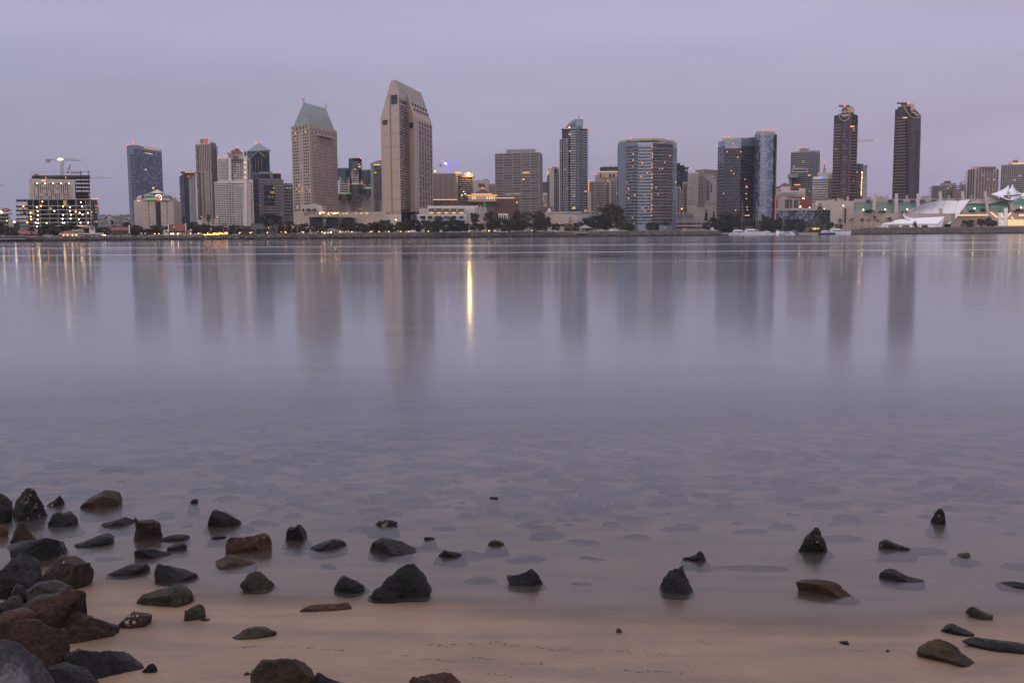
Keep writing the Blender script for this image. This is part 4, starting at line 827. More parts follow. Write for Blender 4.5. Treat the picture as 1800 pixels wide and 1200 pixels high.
# white tower with red pyramid roof
b = Bld('apartment_tower', 'white apartment tower with arched gables and a red pyramid roof', 415, 880)
A, Bb = (386, 885), (443, 890)
b.mass([A, Bb], 277.5, WHITE, depth=28, name='wall'); b.mass([(379.5, 878), (447, 884)], [320, 315.5], WHITE, depth=32)
b.fac(A, Bb, 280, 315, 9, 12, .55, .3, m=WHITE, lit=3, pd=.35); b.fac((379.5, 877.8), (447, 883.8), 321, 399, 20, 14, .5, .25, m=WHITE, lit=7, pd=.35)
for k in range(20): b.strip((379.5, 878), (447, 884), 323.5+3.9*k, 1.1, WHITE, 'balcony', off=1.3, u0=0, u1=.33)
for k in range(9): b.strip(A, Bb, 282+3.9*k, 1.0, WHITE, 'balcony', off=1.2, u0=0, u1=.3)
for k in range(18): b.strip((379.5, 878), (447, 884), 327+3.9*k, 1.0, WHITE, 'balcony', off=1.0, u0=.5, u1=.8)
b.strip((379.5, 878), (447, 884), 317, 82, CREAM, 'stair_bay', off=.9, u0=.80, u1=.93); b.strip((379.5, 878), (447, 884), 318, 80, WHITE, 'pier', off=1.1, u0=.35, u1=.37, th=1)
b.mass([(404, 883), (431, 886)], 268.5, WHITE, depth=20, name='attic'); 
for x0, x1, yt in ((401.5, 406.5, 268), (428, 434.5, 265)):
    b.hull([(x0, 400, 881.5), (x0, yt, 881.5), ((x0+x1)/2, yt-2.6, 881.5), (x1, yt, 881.5), (x1, 400, 881.5), (x0, 400, 885), (x0, yt, 885), ((x0+x1)/2, yt-2.6, 885), (x1, yt, 885), (x1, 400, 885)], [(0, 1, 2, 3, 4), (1, 6, 7, 2), (2, 7, 8, 3), (0, 5, 6, 1), (4, 3, 8, 9)], WHITE, 'gable')
    b.rect(881.2, x0+1.2, x1-1.3, yt+1.5, yt+9, GL, 'arched_window', .5)
b.pyr([(403.5, 881), (431, 884)], 269, (417.5, 260, 892), TILE, depth=22); b.beacon((418, 259.5), (385.3, 276.5), (398, 275.5)); b.beacon((430.5, 286), (430.5, 294), (431, 312), (430.5, 303), m=LAMP, r=.3, Y=878)
for x0 in (410, 413.5, 417): b.rect(882.5, x0, x0+2, 273, 283, GL, 'arched_window', .6)
b = Bld('low_building', 'low white terrace block in front of the white tower base', 372, 850)
b.mass([(349, 850), (382, 852)], 387, WHITE, depth=22); b.fac((356, 850.3), (400, 852), 383, 399, 4, 8, .5, .2, m=WHITE, glass=[GL, BROWN], lit=5); b.mass([(353, 848), (358, 848)], 386, TAN, depth=10, name='stair_tower')
# pointed glass tower
b = Bld('glass_tower', 'blue glass tower with a pointed pyramid roof and gabled front', 455, 1050)
A, Bb = (434, 1060), (477.5, 1050)
b.mass([A, Bb], [266, 265.5], BGL2, depth=32); b.fac(A, Bb, 267, 302, 9, 9, .85, .1, m=MULL, glass=[BGL2, GL3, BGL2, GL], lit=4, pd=.15)
b.hull([(433.5, 266, 1059.5), (455, 251.3, 1078), (475.5, 264.5, 1050), (478, 266, 1083), (436, 266, 1093)], [(0, 2, 1), (2, 3, 1), (3, 4, 1), (4, 0, 1)], BGL, 'roof')
b.hull([(442, 276, 1054), (453.5, 264.8, 1052), (466, 276, 1050), (442, 302, 1054), (466, 302, 1050), (442, 276, 1060), (453.5, 264.8, 1070), (466, 276, 1056)], [(0, 3, 4, 2, 1), (0, 1, 6, 5), (1, 2, 7, 6)], GL3, 'gable')
b.hull([(441.4, 276, 1051.6), (453.5, 264.2, 1051.6), (466.6, 276, 1050), (466, 278, 1050), (453.5, 266.4, 1051.6), (442, 278, 1051.6)], [(0, 1, 4, 5), (1, 2, 3, 4)], PINKS, 'gable_trim')
for x in (442.5, 448.5, 454, 460, 465): b.rect(1050.6, x, x+.7, 277, 302, PINKS, 'pier', .5)
b.beacon((450.3, 251.3), r=.9)
# wide grey office with dark glass
b = Bld('office_building', 'wide grey office with dark glass panels below the pointed glass tower', 472, 930)
A, Bb = (446, 930), (499, 940)
b.mass([(446, 935), (496.5, 945)], 304, GL3, depth=32, name='upper_storeys'); b.mass([(446, 931), (457.5, 932)], 315, BGL2, depth=20, name='glass_wing'); b.mass([(457, 930), (500.5, 940)], 314.5, GREYC, depth=34)
b.mass([(459, 938), (482, 942)], 301.8, GREYC, depth=14, name='plant_room'); b.strip((446, 935), (496.5, 945), 304, 1.2, GREYC, 'parapet', off=.5); b.strip((446, 935), (496.5, 945), 312.5, 1.4, MULL, 'parapet', off=.5)
b.fac((457, 930), (500.5, 940), 316, 392, 16, 13, .5, .4, m=GREYC, glass=[GL3, GL, BGL2], lit=5, pd=.3); b.strip((457, 930), (500.5, 940), 325, 35, BGL2, 'glass_panel', off=.5, u0=.2, u1=.62, th=.5)
for k in range(8): b.strip((446, 931), (457.5, 932), 322+9*k, 1.1, MULL, 'spandrel', off=.4)
for k in range(3): b.strip((457, 930), (500.5, 940), 334.5+10*k, 1.2, MULL, 'spandrel', off=.7, u0=.2, u1=.62)
b.beacon((493.5, 302)); b.fac((457, 929), (500.5, 939), 326, 358, 4, 7, .5, .15, m=MULL, glass=[BGL2], band=False, piers=False, u0=.2, u1=.62, off=.6, lit=7, litm=WARM2)
b = Bld('office_building', 'small grey block with square windows beside the green roofed hotel tower', 508, 960)
b.mass([(499, 960), (518, 965)], 322, GREYC, depth=25); b.fac((499, 960), (518, 965), 325, 380, 10, 6, .55, .35, m=GREYC, glass=[GL, GL, GL3]); b.beacon((505, 330.5), (510, 330.5), m=HOT, r=.45, Y=957); b.mass([(502, 950), (517, 955)], 379, PINKS, depth=10, name='annex')
# hotel tower with hipped copper roof
b = Bld('hotel_tower', 'beige hotel tower with a steep grey green hipped roof', 553, 850)
A, Bc, Cc = (516.5, 860), (548.5, 835), (596, 890)
b.mass([A, Bc, Cc], 224, BEIGE, depth=30)
zt = Z(Bc[0], 224, Bc[1])
b.fac(A, Bc, 233, 383, 28, 3, .55, .22, m=BEIGE, glass=[GL, GGL, GL, GL3], lit=8, u0=.06, u1=.42, pd=.35); b.fac(A, Bc, 233, 383, 28, 1, .5, .35, m=BEIGE, glass=[DGL, PINKS, BROWN], lit=3, u0=.46, u1=.62, pd=.35); b.fac(A, Bc, 233, 383, 28, 3, .55, .22, m=BEIGE, glass=[GL, GGL, GL, GL3], lit=6, u0=.64, u1=.97, pd=.35)
b.fac(Bc, Cc, 236, 388, 28, 16, .5, .34, m=BEIGE, glass=[GL, GL2, GL, BROWN], lit=8, u0=.04, u1=.98, pd=.5)
b.fac(A, Bc, 226, 231, 1, 5, .8, .4, m=BEIGE, glass=[GL], pd=.3, u0=.08, u1=.95); b.fac(Bc, Cc, 226.5, 232, 1, 8, .7, .5, m=BEIGE, glass=[GL], pd=.3, u0=.04)
b.strip(Bc, Cc, 233.5, 2.2, CREAM, 'bay_balcony', off=3.0, u0=.24, u1=.78, th=3); b.strip(Bc, Cc, 236, 12, BROWN, 'tall_windows', off=.3, u0=.27, u1=.76)
for P_, Q_ in ((A, Bc), (Bc, Cc)): b.strip(P_, Q_, 223.4, 1.2, BEIGE2, 'cornice', off=.6); b.strip(P_, Q_, 232.2, .7, BEIGE2, 'cornice', off=.5)
P = b.poly([A, Bc, Cc]); zb = zt+.0; g = [Vector((x, y, 0)) for x, y in P]; ctr = (g[0]+g[2])/2
g2 = [ctr+(p-ctr)*.93 for p in g]; zr = Z(533.5, 181, 865); r0 = atY(533.5, 180.5, 862); r1 = atY(573, 189.5, 905); r1.z = r0.z
lo = [Vector((p.x, p.y, zb+1.8)) for p in g2]
mb = MB(); mb.prism([(p.x, p.y) for p in [ctr+(q-ctr)*.9 for q in g]], zb, zb+1.9, GL); mb.build('roof_windows', b.e)
mb = MB(); mb.add(lo+[r0, r1], [(0, 1, 4), (1, 2, 5, 4), (2, 3, 5), (3, 0, 4, 5)], COPPER); mb.build('roof', b.e)
for k in range(9):
    t = .06+k*.11; q = lo[1].lerp(lo[2], t); top = r0.lerp(r1, t); tt = .55 if k > 0 else .5; mb = MB(); mb.tube([q, q.lerp(top, tt)], .33, COPPER2, 4); mb.build('roof_rib', b.e)
mb = MB(); mb.tube([lo[1], r0], .5, COPPER, 4); mb.build('roof_hip', b.e)
for k in range(8): t = .04+k*.13; q = lo[1].lerp(lo[2], t); mb = MB(); mb.box(q+Vector((0, 0, -.4)), (2.4, 2.4, 3.2), BEIGE, (lo[2]-lo[1]).normalized()); mb.build('dormer', b.e)
for q in (r0, r1):
    for dx in (-.8, .8): mb = MB(); mb.tube([q+Vector((dx, 0, 0)), q+Vector((dx, 0, 5.2))], .14, DARK, 4); mb.build('antenna', b.e)
for k in range(10): mb = MB(); q = r0.lerp(r1, .1+.085*k); mb.tube([q, q+Vector((0, 0, 1.4))], .12, DARK, 3); mb.build('antenna', b.e)
b.beacon((533.4, 171.5), Y=862, r=.6)
# podium
b = Bld('hotel_podium', 'long beige hotel podium with three big arched windows and a lit terrace', 600, 800)
b.mass([(517.5, 812), (535, 795)], 373, BEIGE, depth=30, name='wall'); b.mass([(535, 795), (680, 800)], [379, 372], BEIGE, depth=30)
b.mass([(530, 803), (567, 799)], 361.5, BEIGE2, depth=18, name='upper_block'); b.mass([(567, 799), (575, 815)], 362, BEIGE, depth=14, name='upper_block'); b.pyr([(532, 804), (566, 800)], 361.5, (552, 357.5, 810), GREYC, depth=16)
for x0, x1 in ((531.5, 535), (538.5, 542), (542.5, 546), (549.5, 551), (551.8, 553.2), (553.9, 555.2)): b.rect(798, x0, x1, 366.8, 371.4, GL, 'window', 1.5)
for x0 in (525, 530, 536, 541, 546, 551, 556, 560, 565): b.rect(794.3, x0, x0+2.6, 374.4, 377.6, GL2 if x0 % 2 else BROWN, 'window', 1, off=0) if x0 > 534 else None
for x0, x1 in ((544.5, 567), (573, 595), (600.5, 623)):
    b.rect(793.8, x0, x1, 384.5, 398.5, GL3, 'arched_window', 1); 
    b.hull([(x0, 384.5, 793.8), (x0+2, 383, 793.8), ((x0+x1)/2, 382, 793.8), (x1-2, 383, 793.8), (x1, 384.5, 793.8), (x0, 384.5, 795.8), (x1, 384.5, 795.8)], [(4, 3, 2, 1, 0)], GL3, 'arch_glass')
    for k in range(1, 5): b.rect(793.5, x0+(x1-x0)*k/5, x0+(x1-x0)*k/5+.35, 383.5, 398.5, DARK, 'mullion', .3)
    for k in (387, 391): b.rect(793.4, x0, x1, k, k+.35, DARK, 'mullion', .25)
for x0, x1 in ((542, 571), (571, 601), (598, 627)): b.rect(790, x0, x1, 380, 381.2, CREAM, 'awning_slab', 6)
b.rect(789, 542, 626, 376.5, 376.9, WHITE, 'railing', .2); b.strip((575, 793), (680, 797), 373, 1, CREAM, 'cornice', off=.4)
r = random.Random(9)
for k in range(16):
    x = r.uniform(558, 598); b.beacon((x, r.uniform(374, 377.5)), m=LAMP if r.random() < .6 else FLOOD, r=.28, Y=790)
for k in range(14): x = 600+r.random()*48; b.rect(798.4-4.6*(x < 0), x, x+1.6, 373.6, 376.2, r.choice([WARM, HOT, GL, WARM2]), 'window', 1.5, off=2)
b.rect(797, 562, 572, 372.5, 374.2, STRIP, 'awning', 3); b.rect(797, 586, 591, 372.5, 374.2, HOT, 'awning', 3); b.beacon((570.8, 387.8), m=HOT, r=.4, Y=791); b.beacon((542.5, 399.3), m=FLOOD, r=.3, Y=790)
# hexagonal dark towers
b = Bld('office_tower', 'white banded tower group with dark hexagonal glass tops outlined in neon', 630, 1080)
b.mass([(594, 1085), (663, 1090)], [343, 343], BEIGE2, depth=40); b.fac((594, 1085), (663, 1090), 344, 374, 11, 6, .45, .09, m=BEIGE2, glass=[GL], lit=3)
def hexa(cx, w_, yt, yb, Y, m, white=None):
    mb = MB(); s_ = Y/FOC; c = atY(cx, 395, Y); r_ = w_/2*s_; n = 8
    P_ = [(c.x+r_*math.cos(R(22.5+45*k))*1.08, c.y+r_*math.sin(R(22.5+45*k))) for k in range(n)]
    mb.prism(P_, Z(cx, yb, Y), Z(cx, yt, Y), m); mb.build('glass_tower_top', b.e)
    mb = MB(); mb.prism([(c.x+(x-c.x)*.55, c.y+(y-c.y)*.55) for x, y in P_], Z(cx, yt, Y), Z(cx, yt, Y)+1.2, WHITE); mb.build('roof_plant', b.e)
    return P_, Z(cx, yt, Y)
def shaft(cx, w_, yt, yb, Y, n):
    x0, x1 = cx-w_/2, cx+w_/2; b.mass([(x0, Y), (x1, Y)], yt, BEIGE2, depth=16, name='shaft'); b.fac((x0, Y), (x1, Y), yt+.5, yb, n, 1, .5, .12, m=BEIGE2, glass=[GL, GL3], piers=True)
    mb = MB(); 
    for k, ww in enumerate((.84, .6, .38, .18)): a_ = atY(cx, yt+1+k*2.2, Y-.7); mb.box(a_, (w_*ww*Y/FOC, .8, 2.3*Y/FOC), GGL)
    mb.build('stepped_glass', b.e)
shaft(607, 18, 311, 343, 1086, 8); shaft(626, 12, 299, 320, 1092, 5); shaft(646, 20, 317, 340, 1088, 6); b.mass([(611, 1096), (636, 1096)], 304, GL3, depth=20, name='core')
hexa(606, 25, 296.5, 317, 1100, GGL); hexa(627, 22, 279, 306, 1115, GGL); hexa(645.5, 24, 299.5, 322, 1100, GGL)
b.hull([(619, 279, 1104), (632, 278, 1104), (637, 283, 1110), (619, 284, 1110)], [(0, 1, 2, 3)], DGL, 'roof_edge')
for cx, w_, yt, yb, Y, nm in ((628, 23, 324.5, 341, 1078, REDN), (608, 22, 341, 352, 1074, GREENN), (651, 20, 332, 344, 1076, GREENN)):
    P_, z = hexa(cx, w_, yt, yb, Y, DGL)
    for k in range(8):
        k2 = (k+1) % 8; mb = MB(); mb.tube([(P_[k][0], P_[k][1], z+.3), (P_[k2][0], P_[k2][1], z+.3)], .24, nm if not (nm is REDN and k in (5,)) else GREENN, 4)
        if nm is GREENN or k in (3, 4, 5, 6, 7, 0): mb.build('neon_strip', b.e)
    for q in (-.25, .25):
        mb = MB()
        for j, ww in enumerate((.42, .3, .18, .08)): mb.box(atY(cx+q*w_, yb+1+j*2.2, Y-9), (w_*ww*Y/FOC, 1, 2.3*Y/FOC), DGL)
        mb.build('stepped_glass', b.e)
b.beacon((634, 278.5)); b.rect(1103, 630, 634, 292.2, 294.2, HOT, 'lit_window', .5); b.rect(1102, 622, 625, 297, 298.2, WARM, 'lit_window', .5); b.rect(1103, 629, 632, 288.3, 289.6, WARM, 'lit_window', .5)
b.rect(1080, 654, 657.5, 355, 370, WHITE, 'fin', 4); b.rect(1078, 658.8, 661.8, 355, 370, WHITE, 'fin', 4)
b = Bld('office_tower', 'grey framed tower with a yellow lit top recess half hidden by the tallest tower', 664, 1020)
b.mass([(653.5, 1030), (676, 1000)], [286, 279.5], GREYC, depth=30); b.mass([(657, 1022), (662, 1015)], 289.5, BROWN, depth=3, name='recess'); b.fac((661, 1016), (676, 997), 292, 352, 14, 3, .55, .1, m=MULL, glass=[GL2, DGL, GL2], pd=.5, off=1)
b.rect(1008, 657.5, 668, 289, 290.3, GOLDN, 'light_strip', .5); b.rect(1008, 657.5, 662, 303, 304, GOLDN, 'light_strip', .5); b.beacon((653.6, 285.2), (669.3, 280.5), Y=1000)
b.rect(1012, 667, 671, 350, 370, WHITE, 'fin', 3); b.fac((661, 1010), (668, 1009), 355, 370, 5, 2, .6, .3, m=DARK, glass=[GL3], off=.6)
# tallest tower
b = Bld('hotel_tower', 'tallest beige tower with a chamfered sloping crown and blank slab ends', 713, 820)
# long body: gable profile swept back along the ridge
A, Bc, Cc = (672.5, 832), (718, 806), (760.5, 880)
ga = Vector((X(*A), A[1], 0)); gb = Vector((X(*Bc), Bc[1], 0)); gc = Vector((X(*Cc), Cc[1], 0)); gd = ga+gc-gb
zE = Z(669, 208.5, A[1]); zR = Z(690, 144, 826); al = (gb-ga); bk = (gc-gb)
def P3(u, v, z): q = ga+al*u+bk*v; return Vector((q.x, q.y, z))
zg = LZ(700)-1; prof = [(0, zg), (0, zE), (.43, zR), (.60, zR), (1.0, zE+1), (1.0, zg)]
US = .72; zS = lerp(zR, zE+1, (US-.60)/.40)
mb = MB()
for pf_, va, vb in (([(0, zg), (0, zE), (.43, zR), (.60, zR), (US, zS), (US, zg)], 0, .285), (prof, .285, 1)):
    n = len(pf_); V = [P3(u, va, z) for u, z in pf_]+[P3(u, vb, z) for u, z in pf_]
    mb.add(V, [tuple(range(n))[::-1], tuple(range(n, 2*n))]+[(i, (i+1) % n, n+(i+1) % n, n+i) for i in range(n)], BEIGE)
mb.build('wall', b.e)
sl = (Vector((1.0, zE+1, 0))-Vector((.60, zR, 0)))
def SL(t, v, lift=.25): return P3(.60+.40*t, v, lerp(zR, zE+1, t)+lift)
mb = MB(); mb.add([SL(0, .30), SL(0, 1), SL(.62, 1), SL(.62, .30)], [(0, 1, 2, 3)], COPPER); mb.build('roof_glazing', b.e)
for k in range(7):
    v = .34+.66*k/6*.985; mb = MB(); mb.tube([SL(.0, v, .6), SL(1, v, .6)], .55, BEIGE, 4); mb.build('roof_rib', b.e)
for k in range(6):
    for t in (.62, .78): mb = MB(); mb.box(SL(t, .39+.108*k, .4), (1.6, 1.6, 2.4), GL, bk.normalized()); mb.build('roof_vent', b.e)
mb = MB(); mb.add([SL(0, .0), SL(0, .30), SL(.3, .30), SL(.3, .0)], [(0, 1, 2, 3)], COPPER); mb.build('roof_glazing', b.e)
for v in (.02, .11, .2, .29): mb = MB(); mb.tube([SL(0, v, .5), SL(.3, v, .5)], .4, BEIGE, 4); mb.build('roof_rib', b.e)
def wq(u, v0, v1, z0, z1, m, name, off=.12):
    a = P3(u, v0, 0); c = P3(u, v1, 0); d = (c-a); n_ = Vector((d.y, -d.x, 0)).normalized(); mb = MB(); mb.box((a+c)/2+n_*off/2+Vector((0, 0, (z0+z1)/2)), (d.length, off+.1, z1-z0), m, d.normalized()); return mb.build(name, b.e)
fh = 4.05/1750*815*1.0
z_top = Z(702, 176, 812); z_bot = Z(702, 366, 812); nf = 40; fh = (z_top-z_bot)/nf; r = random.Random(77)
z_top = Z(705, 182, 812); fh = (z_top-z_bot)/nf
for k in range(5): wq(US, .02+.052*k, .052+.052*k, z_top+1, Z(705, 172.5, 812), GL, 'tall_window', .3)
for k in range(nf):
    z = z_bot+k*fh
    mb = MB()
    for c in range(5):
        a = P3(US, .012+.052*c, 0); c2 = P3(US, .052+.052*c-.004, 0); d = c2-a; mb.box((a+c2)/2+Vector((d.y, -d.x, 0)).normalized()*.2+Vector((0, 0, z+fh*.5)), (d.length, .3, fh*.55), r.choice([GL, GL2, GL2, BROWN, GL3]), d.normalized())
    mb.build('window_band', b.e)
    if k % 1 == 0 and k < 38: mb = MB(); q = P3(US+.04, .262, z+fh*.7); mb.box(q, (3.4, 1.6, .5), BEIGE2, bk.normalized()); mb.box(q+Vector((0, 0, -.9)), (2.6, 1.2, 1.2), GL2, bk.normalized()); mb.build('balcony', b.e)
# broad blank pier between the two windowed faces
zP = 0
# far windows
zt2 = Z(740, 222, 845); zb2 = Z(740, 362, 845); nf = 32; fh2 = (zt2-zb2)/nf
for k in range(nf):
    mb = MB(); z = zb2+k*fh2
    for c in range(10):
        v0 = .43+.057*c+(.006 if c % 2 else 0); a = P3(1.0, v0, 0); c2 = P3(1.0, v0+.042, 0); d = c2-a; mb.box((a+c2)/2+Vector((d.y, -d.x, 0)).normalized()*.2+Vector((0, 0, z+fh2*.5)), (d.length, .3, fh2*.66), r.choice([GL, GL2, GL, GL3, BROWN, GL]), d.normalized())
    mb.build('window_band', b.e)
for c in range(6): wq(1.0, .412+.114*c, .43+.114*c, zb2, zE, BEIGE2, 'pier', .8)
for k in range(0, nf+1, 2): wq(1.0, .412, 1, zb2+k*fh2-.3, zb2+k*fh2+.3, BEIGE2, 'spandrel', .6)
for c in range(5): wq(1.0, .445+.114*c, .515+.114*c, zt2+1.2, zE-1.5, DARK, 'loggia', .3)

def eq2(u0, u1, z0, z1, m, name, v=.285, off=.3):
    a = P3(u0, v, 0); c = P3(u1, v, 0); d = c-a; n_ = Vector((d.y, -d.x, 0)).normalized(); mb = MB(); mb.box((a+c)/2+n_*off/2+Vector((0, 0, (z0+z1)/2)), (d.length, off+.1, z1-z0), m, d.normalized()); return mb.build(name, b.e)
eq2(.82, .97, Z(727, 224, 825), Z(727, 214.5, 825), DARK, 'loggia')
# blank end face details
def eq(u0, u1, z0, z1, m, name, off=.3):
    a = P3(u0, 0, 0); c = P3(u1, 0, 0); d = c-a; n_ = Vector((d.y, -d.x, 0)).normalized(); mb = MB(); mb.box((a+c)/2+n_*off/2+Vector((0, 0, (z0+z1)/2)), (d.length, off+.1, z1-z0), m, d.normalized()); return mb.build(name, b.e)
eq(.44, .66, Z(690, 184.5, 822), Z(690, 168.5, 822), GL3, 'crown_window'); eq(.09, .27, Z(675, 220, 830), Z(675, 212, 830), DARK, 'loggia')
eq(.345, .375, zg+8, Z(684, 222, 826), STRIP and mat('amber_lit_slot', (.05, .02, .01), .6, var=0, emis=(1, .42, .08), estr=.35), 'lit_slot', .15); eq(.375, .41, zg, Z(684, 168, 826), BROWN, 'seam', .2)
for k in range(9): eq(0, US, zE-3-k*10.5, zE-2.8-k*10.5, BROWN, 'panel_joint', .12)
wq(US, 0, .28, zg, Z(705, 367, 812), GL3, 'lobby_glass', .6); eq2(US, 1, zg, Z(720, 372, 822), GL3, 'lobby_glass'); wq(1.0, .285, .42, zg, Z(720, 372, 812), GL3, 'lobby_glass', .6)
b.beacon((715, 151), (733.8, 158), Y=850, r=.65); b.beacon((696, 386.5), m=FLOOD, r=.3, Y=790)
b.mass([(669, 800), (686, 797)], 377, BEIGE, depth=20, name='base_block'); b.mass([(686, 796), (705.5, 794)], 377, CREAM, depth=20, name='base_block')
# brown court block
b = Bld('office_building', 'plain brown block with vertical grooves beside the tallest tower', 780, 1080)
A, Bb = (756, 1080), (802, 1075)
b.mass([A, Bb], 305, BROWN, depth=30); b.mass([(802, 1075), (806, 1085)], 306, BROWN, depth=20)
for k in range(11): b.strip(A, Bb, 309, 46, DBROWN if k % 3 == 0 else PINKS, 'groove', off=.3, u0=.2+.072*k, u1=.215+.072*k)
b.strip(A, Bb, 305, 1.2, BEIGE, 'parapet', off=.4); b.beacon((765, 301), r=.7, m=LAMP)
b = Bld('construction_tower', 'unfinished dark tower with a glaring rooftop floodlight', 817, 1100)
for i in range(13): b.rect(1100, 799, 832 if i else 833.5, 308+i*3.6, 309+i*3.6, BROWN, 'floor_slab', 24)
for x in (802, 808, 814, 820, 826, 831): b.rect(1100.5, x, x+.8, 308, 350, DBROWN, 'column', 1)
b.mass([(801, 1106), (830, 1106)], 310, GL, depth=16); b.fac((803, 1103), (831, 1103), 331, 350, 5, 8, .7, .2, m=DARK, glass=[BGL2, GL3], lit=8)
b.rect(1100, 799, 810, 302.5, 305, HOT, 'lit_deck', 3); b.rect(1102, 798, 812, 304, 308, BROWN, 'formwork', 8)
for x in (815, 818, 821, 826, 829): b.rect(1101, x, x+1.6, 303, 308, PINKS, 'formwork', 3)
b.beacon((823.5, 306), m=emit('glaring_floodlight', (1, .66, .25), 210), r=1.3, Y=1094); b.rect(1099, 811, 832, 309, 311.5, ORNG, 'netting', .4); b.beacon((815, 337), (817.5, 341), (812, 343), m=FLOOD, r=.3, Y=1098)
e = crane('tower crane with a violet lit mast beside the tallest tower', 787.3, 281, 305, 1120, (812, 289), (775, 289.5), 289, PURPN, [(777, 281.8, .7, HOT), (780, 285, .6, HOT), (783, 287.5, .7, FLOOD), (785.5, 289.5, .6, HOT), (791, 289.5, .5, BLUEN)], (787.3, 281))
# brick hotel with orange roof line
b = Bld('brick_hotel', 'long low red brick building with an orange lit roof edge', 835, 900)
A, Bb = (756, 900), (911, 905)
b.mass([A, Bb], 351.5, BRICK, depth=30); b.fac(A, Bb, 353, 386, 5, 34, .6, .3, m=BRICK, glass=[GL, GL, GL3, BROWN, GGL], lit=5, pd=.4)
for k in range(5): b.strip(A, Bb, 353+6.6*k, .8, PINKS, 'cornice', off=.6)
b.strip(A, (912, 905), 350.6, .9, STRIP, 'light_strip', off=.7, u0=0, u1=.31); b.strip(A, Bb, 348.2, .8, STRIP, 'light_strip', off=.7, u0=.75, u1=.96); b.mass([(873, 902), (907, 903)], 349, BRICK, depth=22, name='upper_storey')
for k in range(5):
    u = .1+.17*k+(.1 if k > 3 else 0); b.strip(A, Bb, 354, 24, TEAL if k > 2 else BRICK, 'bay_window' if k > 2 else 'bay', off=.9, u0=u, u1=u+.02)
b.rect(898, 873, 877, 352, 360, GGL, 'window', .5); b.rect(898, 880, 884, 352, 360, GGL, 'window', .5); b.rect(898, 892, 896, 352, 360, GGL, 'window', .5)
b.mass([(823, 896), (873, 896)], 343.5, CREAM, depth=20, name='pavilion'); b.strip((820, 895), (875, 895), 343, .9, STRIP, 'light_strip', off=1.0, th=.6); b.fac((825, 895.5), (872, 895.5), 345, 351, 1, 11, .8, .4, m=CREAM, glass=[WARM2, HOT, WARM2], pd=.4)
b.mass([(829, 898), (867, 898)], 340.7, BEIGE, depth=14, name='pavilion'); b.strip((831, 897), (864, 897), 340.5, .7, STRIP, 'light_strip', off=1.0); b.pyr([(835, 897), (862, 897)], 340.2, (848, 331, 906), SLATE, depth=16, name='pagoda_roof'); b.beacon((848.3, 331), m=REDL, r=.8, Y=905)
b = Bld('conference_centre', 'low white flat roofed building with five warm lit windows', 795, 800)
A, Bb = (752, 803), (841, 806)
b.mass([(737, 806), (752, 805)], 366.5, BEIGE2, depth=20); b.mass([A, Bb], 362, WHITE, depth=30); b.mass([(836, 790), (856, 800)], 364, BEIGE2, depth=30, name='plain_wing'); b.mass([(730, 796), (820, 799)], 377, WHITE, depth=10, name='lower_storey')
for k in range(5):
    x0 = 754+k*13.1; b.rect(800.5, x0, x0+8.6, 367.2, 376, GL2, 'window', 1, off=0); b.rect(799.8, x0+.6, x0+8.2, 373, 375.6, WARM, 'lit_interior', .5); b.rect(799.6, x0+4.2, x0+4.6, 367.2, 376, WHITE, 'mullion', .3); b.rect(799, x0+10.2, x0+11, 365.6, 377.5, WHITE, 'pier', 3)
b.rect(798.5, 753, 818, 365, 366.4, WHITE, 'frame_beam', 4); b.rect(796, 738.5, 748, 379.5, 384.5, GL, 'window', 1)
for x0, m_ in ((753, GL3), (766, BLUEP), (781, BLUEP), (795, GL3), (808, BLUEP)): b.rect(795, x0-1, x0+7, 379.5, 384.5, m_, 'window', 1)
b.rect(790, 722, 733, 377.5, 386, DARK, 'entrance', 3)
b = Bld('office_building', 'white block with a green recess behind the low brick building', 846, 1200)
b.mass([(831, 1200), (862, 1200)], 317, BEIGE2, depth=25); b.rect(1199, 841, 852, 323, 328, GGL, 'window', .6); b.rect(1205, 849, 858, 315, 318, GREYC, 'plant_room', 6)
b.mass([(858, 1190), (873, 1195)], 322.5, BEIGE2, depth=20, name='wing'); b.fac((860, 1189.5), (873, 1194), 324, 350, 7, 2, .4, .05, m=BEIGE2, glass=[PINKS, GL2])
# ribbon office
b = Bld('office_tower', 'boxy grey beige office tower with even bands of dark windows', 912, 1000)
A, Bb, Cc = (871, 1000), (948.5, 985), (953.5, 1010)
b.mass([A, Bb, Cc], 270, CREAM if 0 else GREYC, depth=30); b.mass([(891, 1005), (942, 1000)], 263, GREYC, depth=25, name='plant_room'); b.fac(A, Bb, 270.5, 376, 23, 5, .52, .08, m=GREYC, glass=[GL, GL2, GL, DBROWN], lit=3, pd=.5, u0=.0, u1=1)
for k in range(23): b.strip(A, Bb, 272.9+4.6*k, .35, BEIGE2, 'ledge', off=.5)
b.fac(Bb, Cc, 272, 376, 23, 1, .3, .6, m=GREYC, glass=[GL2]); b.beacon((920, 315.5), m=LAMP, r=.4, Y=990)
b = Bld('office_tower', 'dark brown slab glimpsed behind the slim beige tower', 957, 1250)
b.mass([(945, 1250), (965, 1250)], 320, DBROWN, depth=20); b.mass([(950, 1240), (962, 1240)], 339, CREAM, depth=10, name='lower_block', base=None); b.fac((953, 1239), (962, 1239), 343, 366, 6, 3, .4, .3, m=CREAM, glass=[GL, WARM2])
b = Bld('apartment_tower', 'slim beige and blue tower with a yellow lit vertical sign', 970, 1120)
b.mass([(962, 1125), (966.5, 1120)], 298, BGL2, depth=20); b.mass([(966, 1118), (974, 1118)], 296, BEIGE2, depth=20, name='slab_wall'); b.mass([(973, 1120), (983, 1122)], 294.5, GREYC, depth=20); b.mass([(970, 1124), (980, 1124)], 292.8, GREYC, depth=12, name='plant_room')
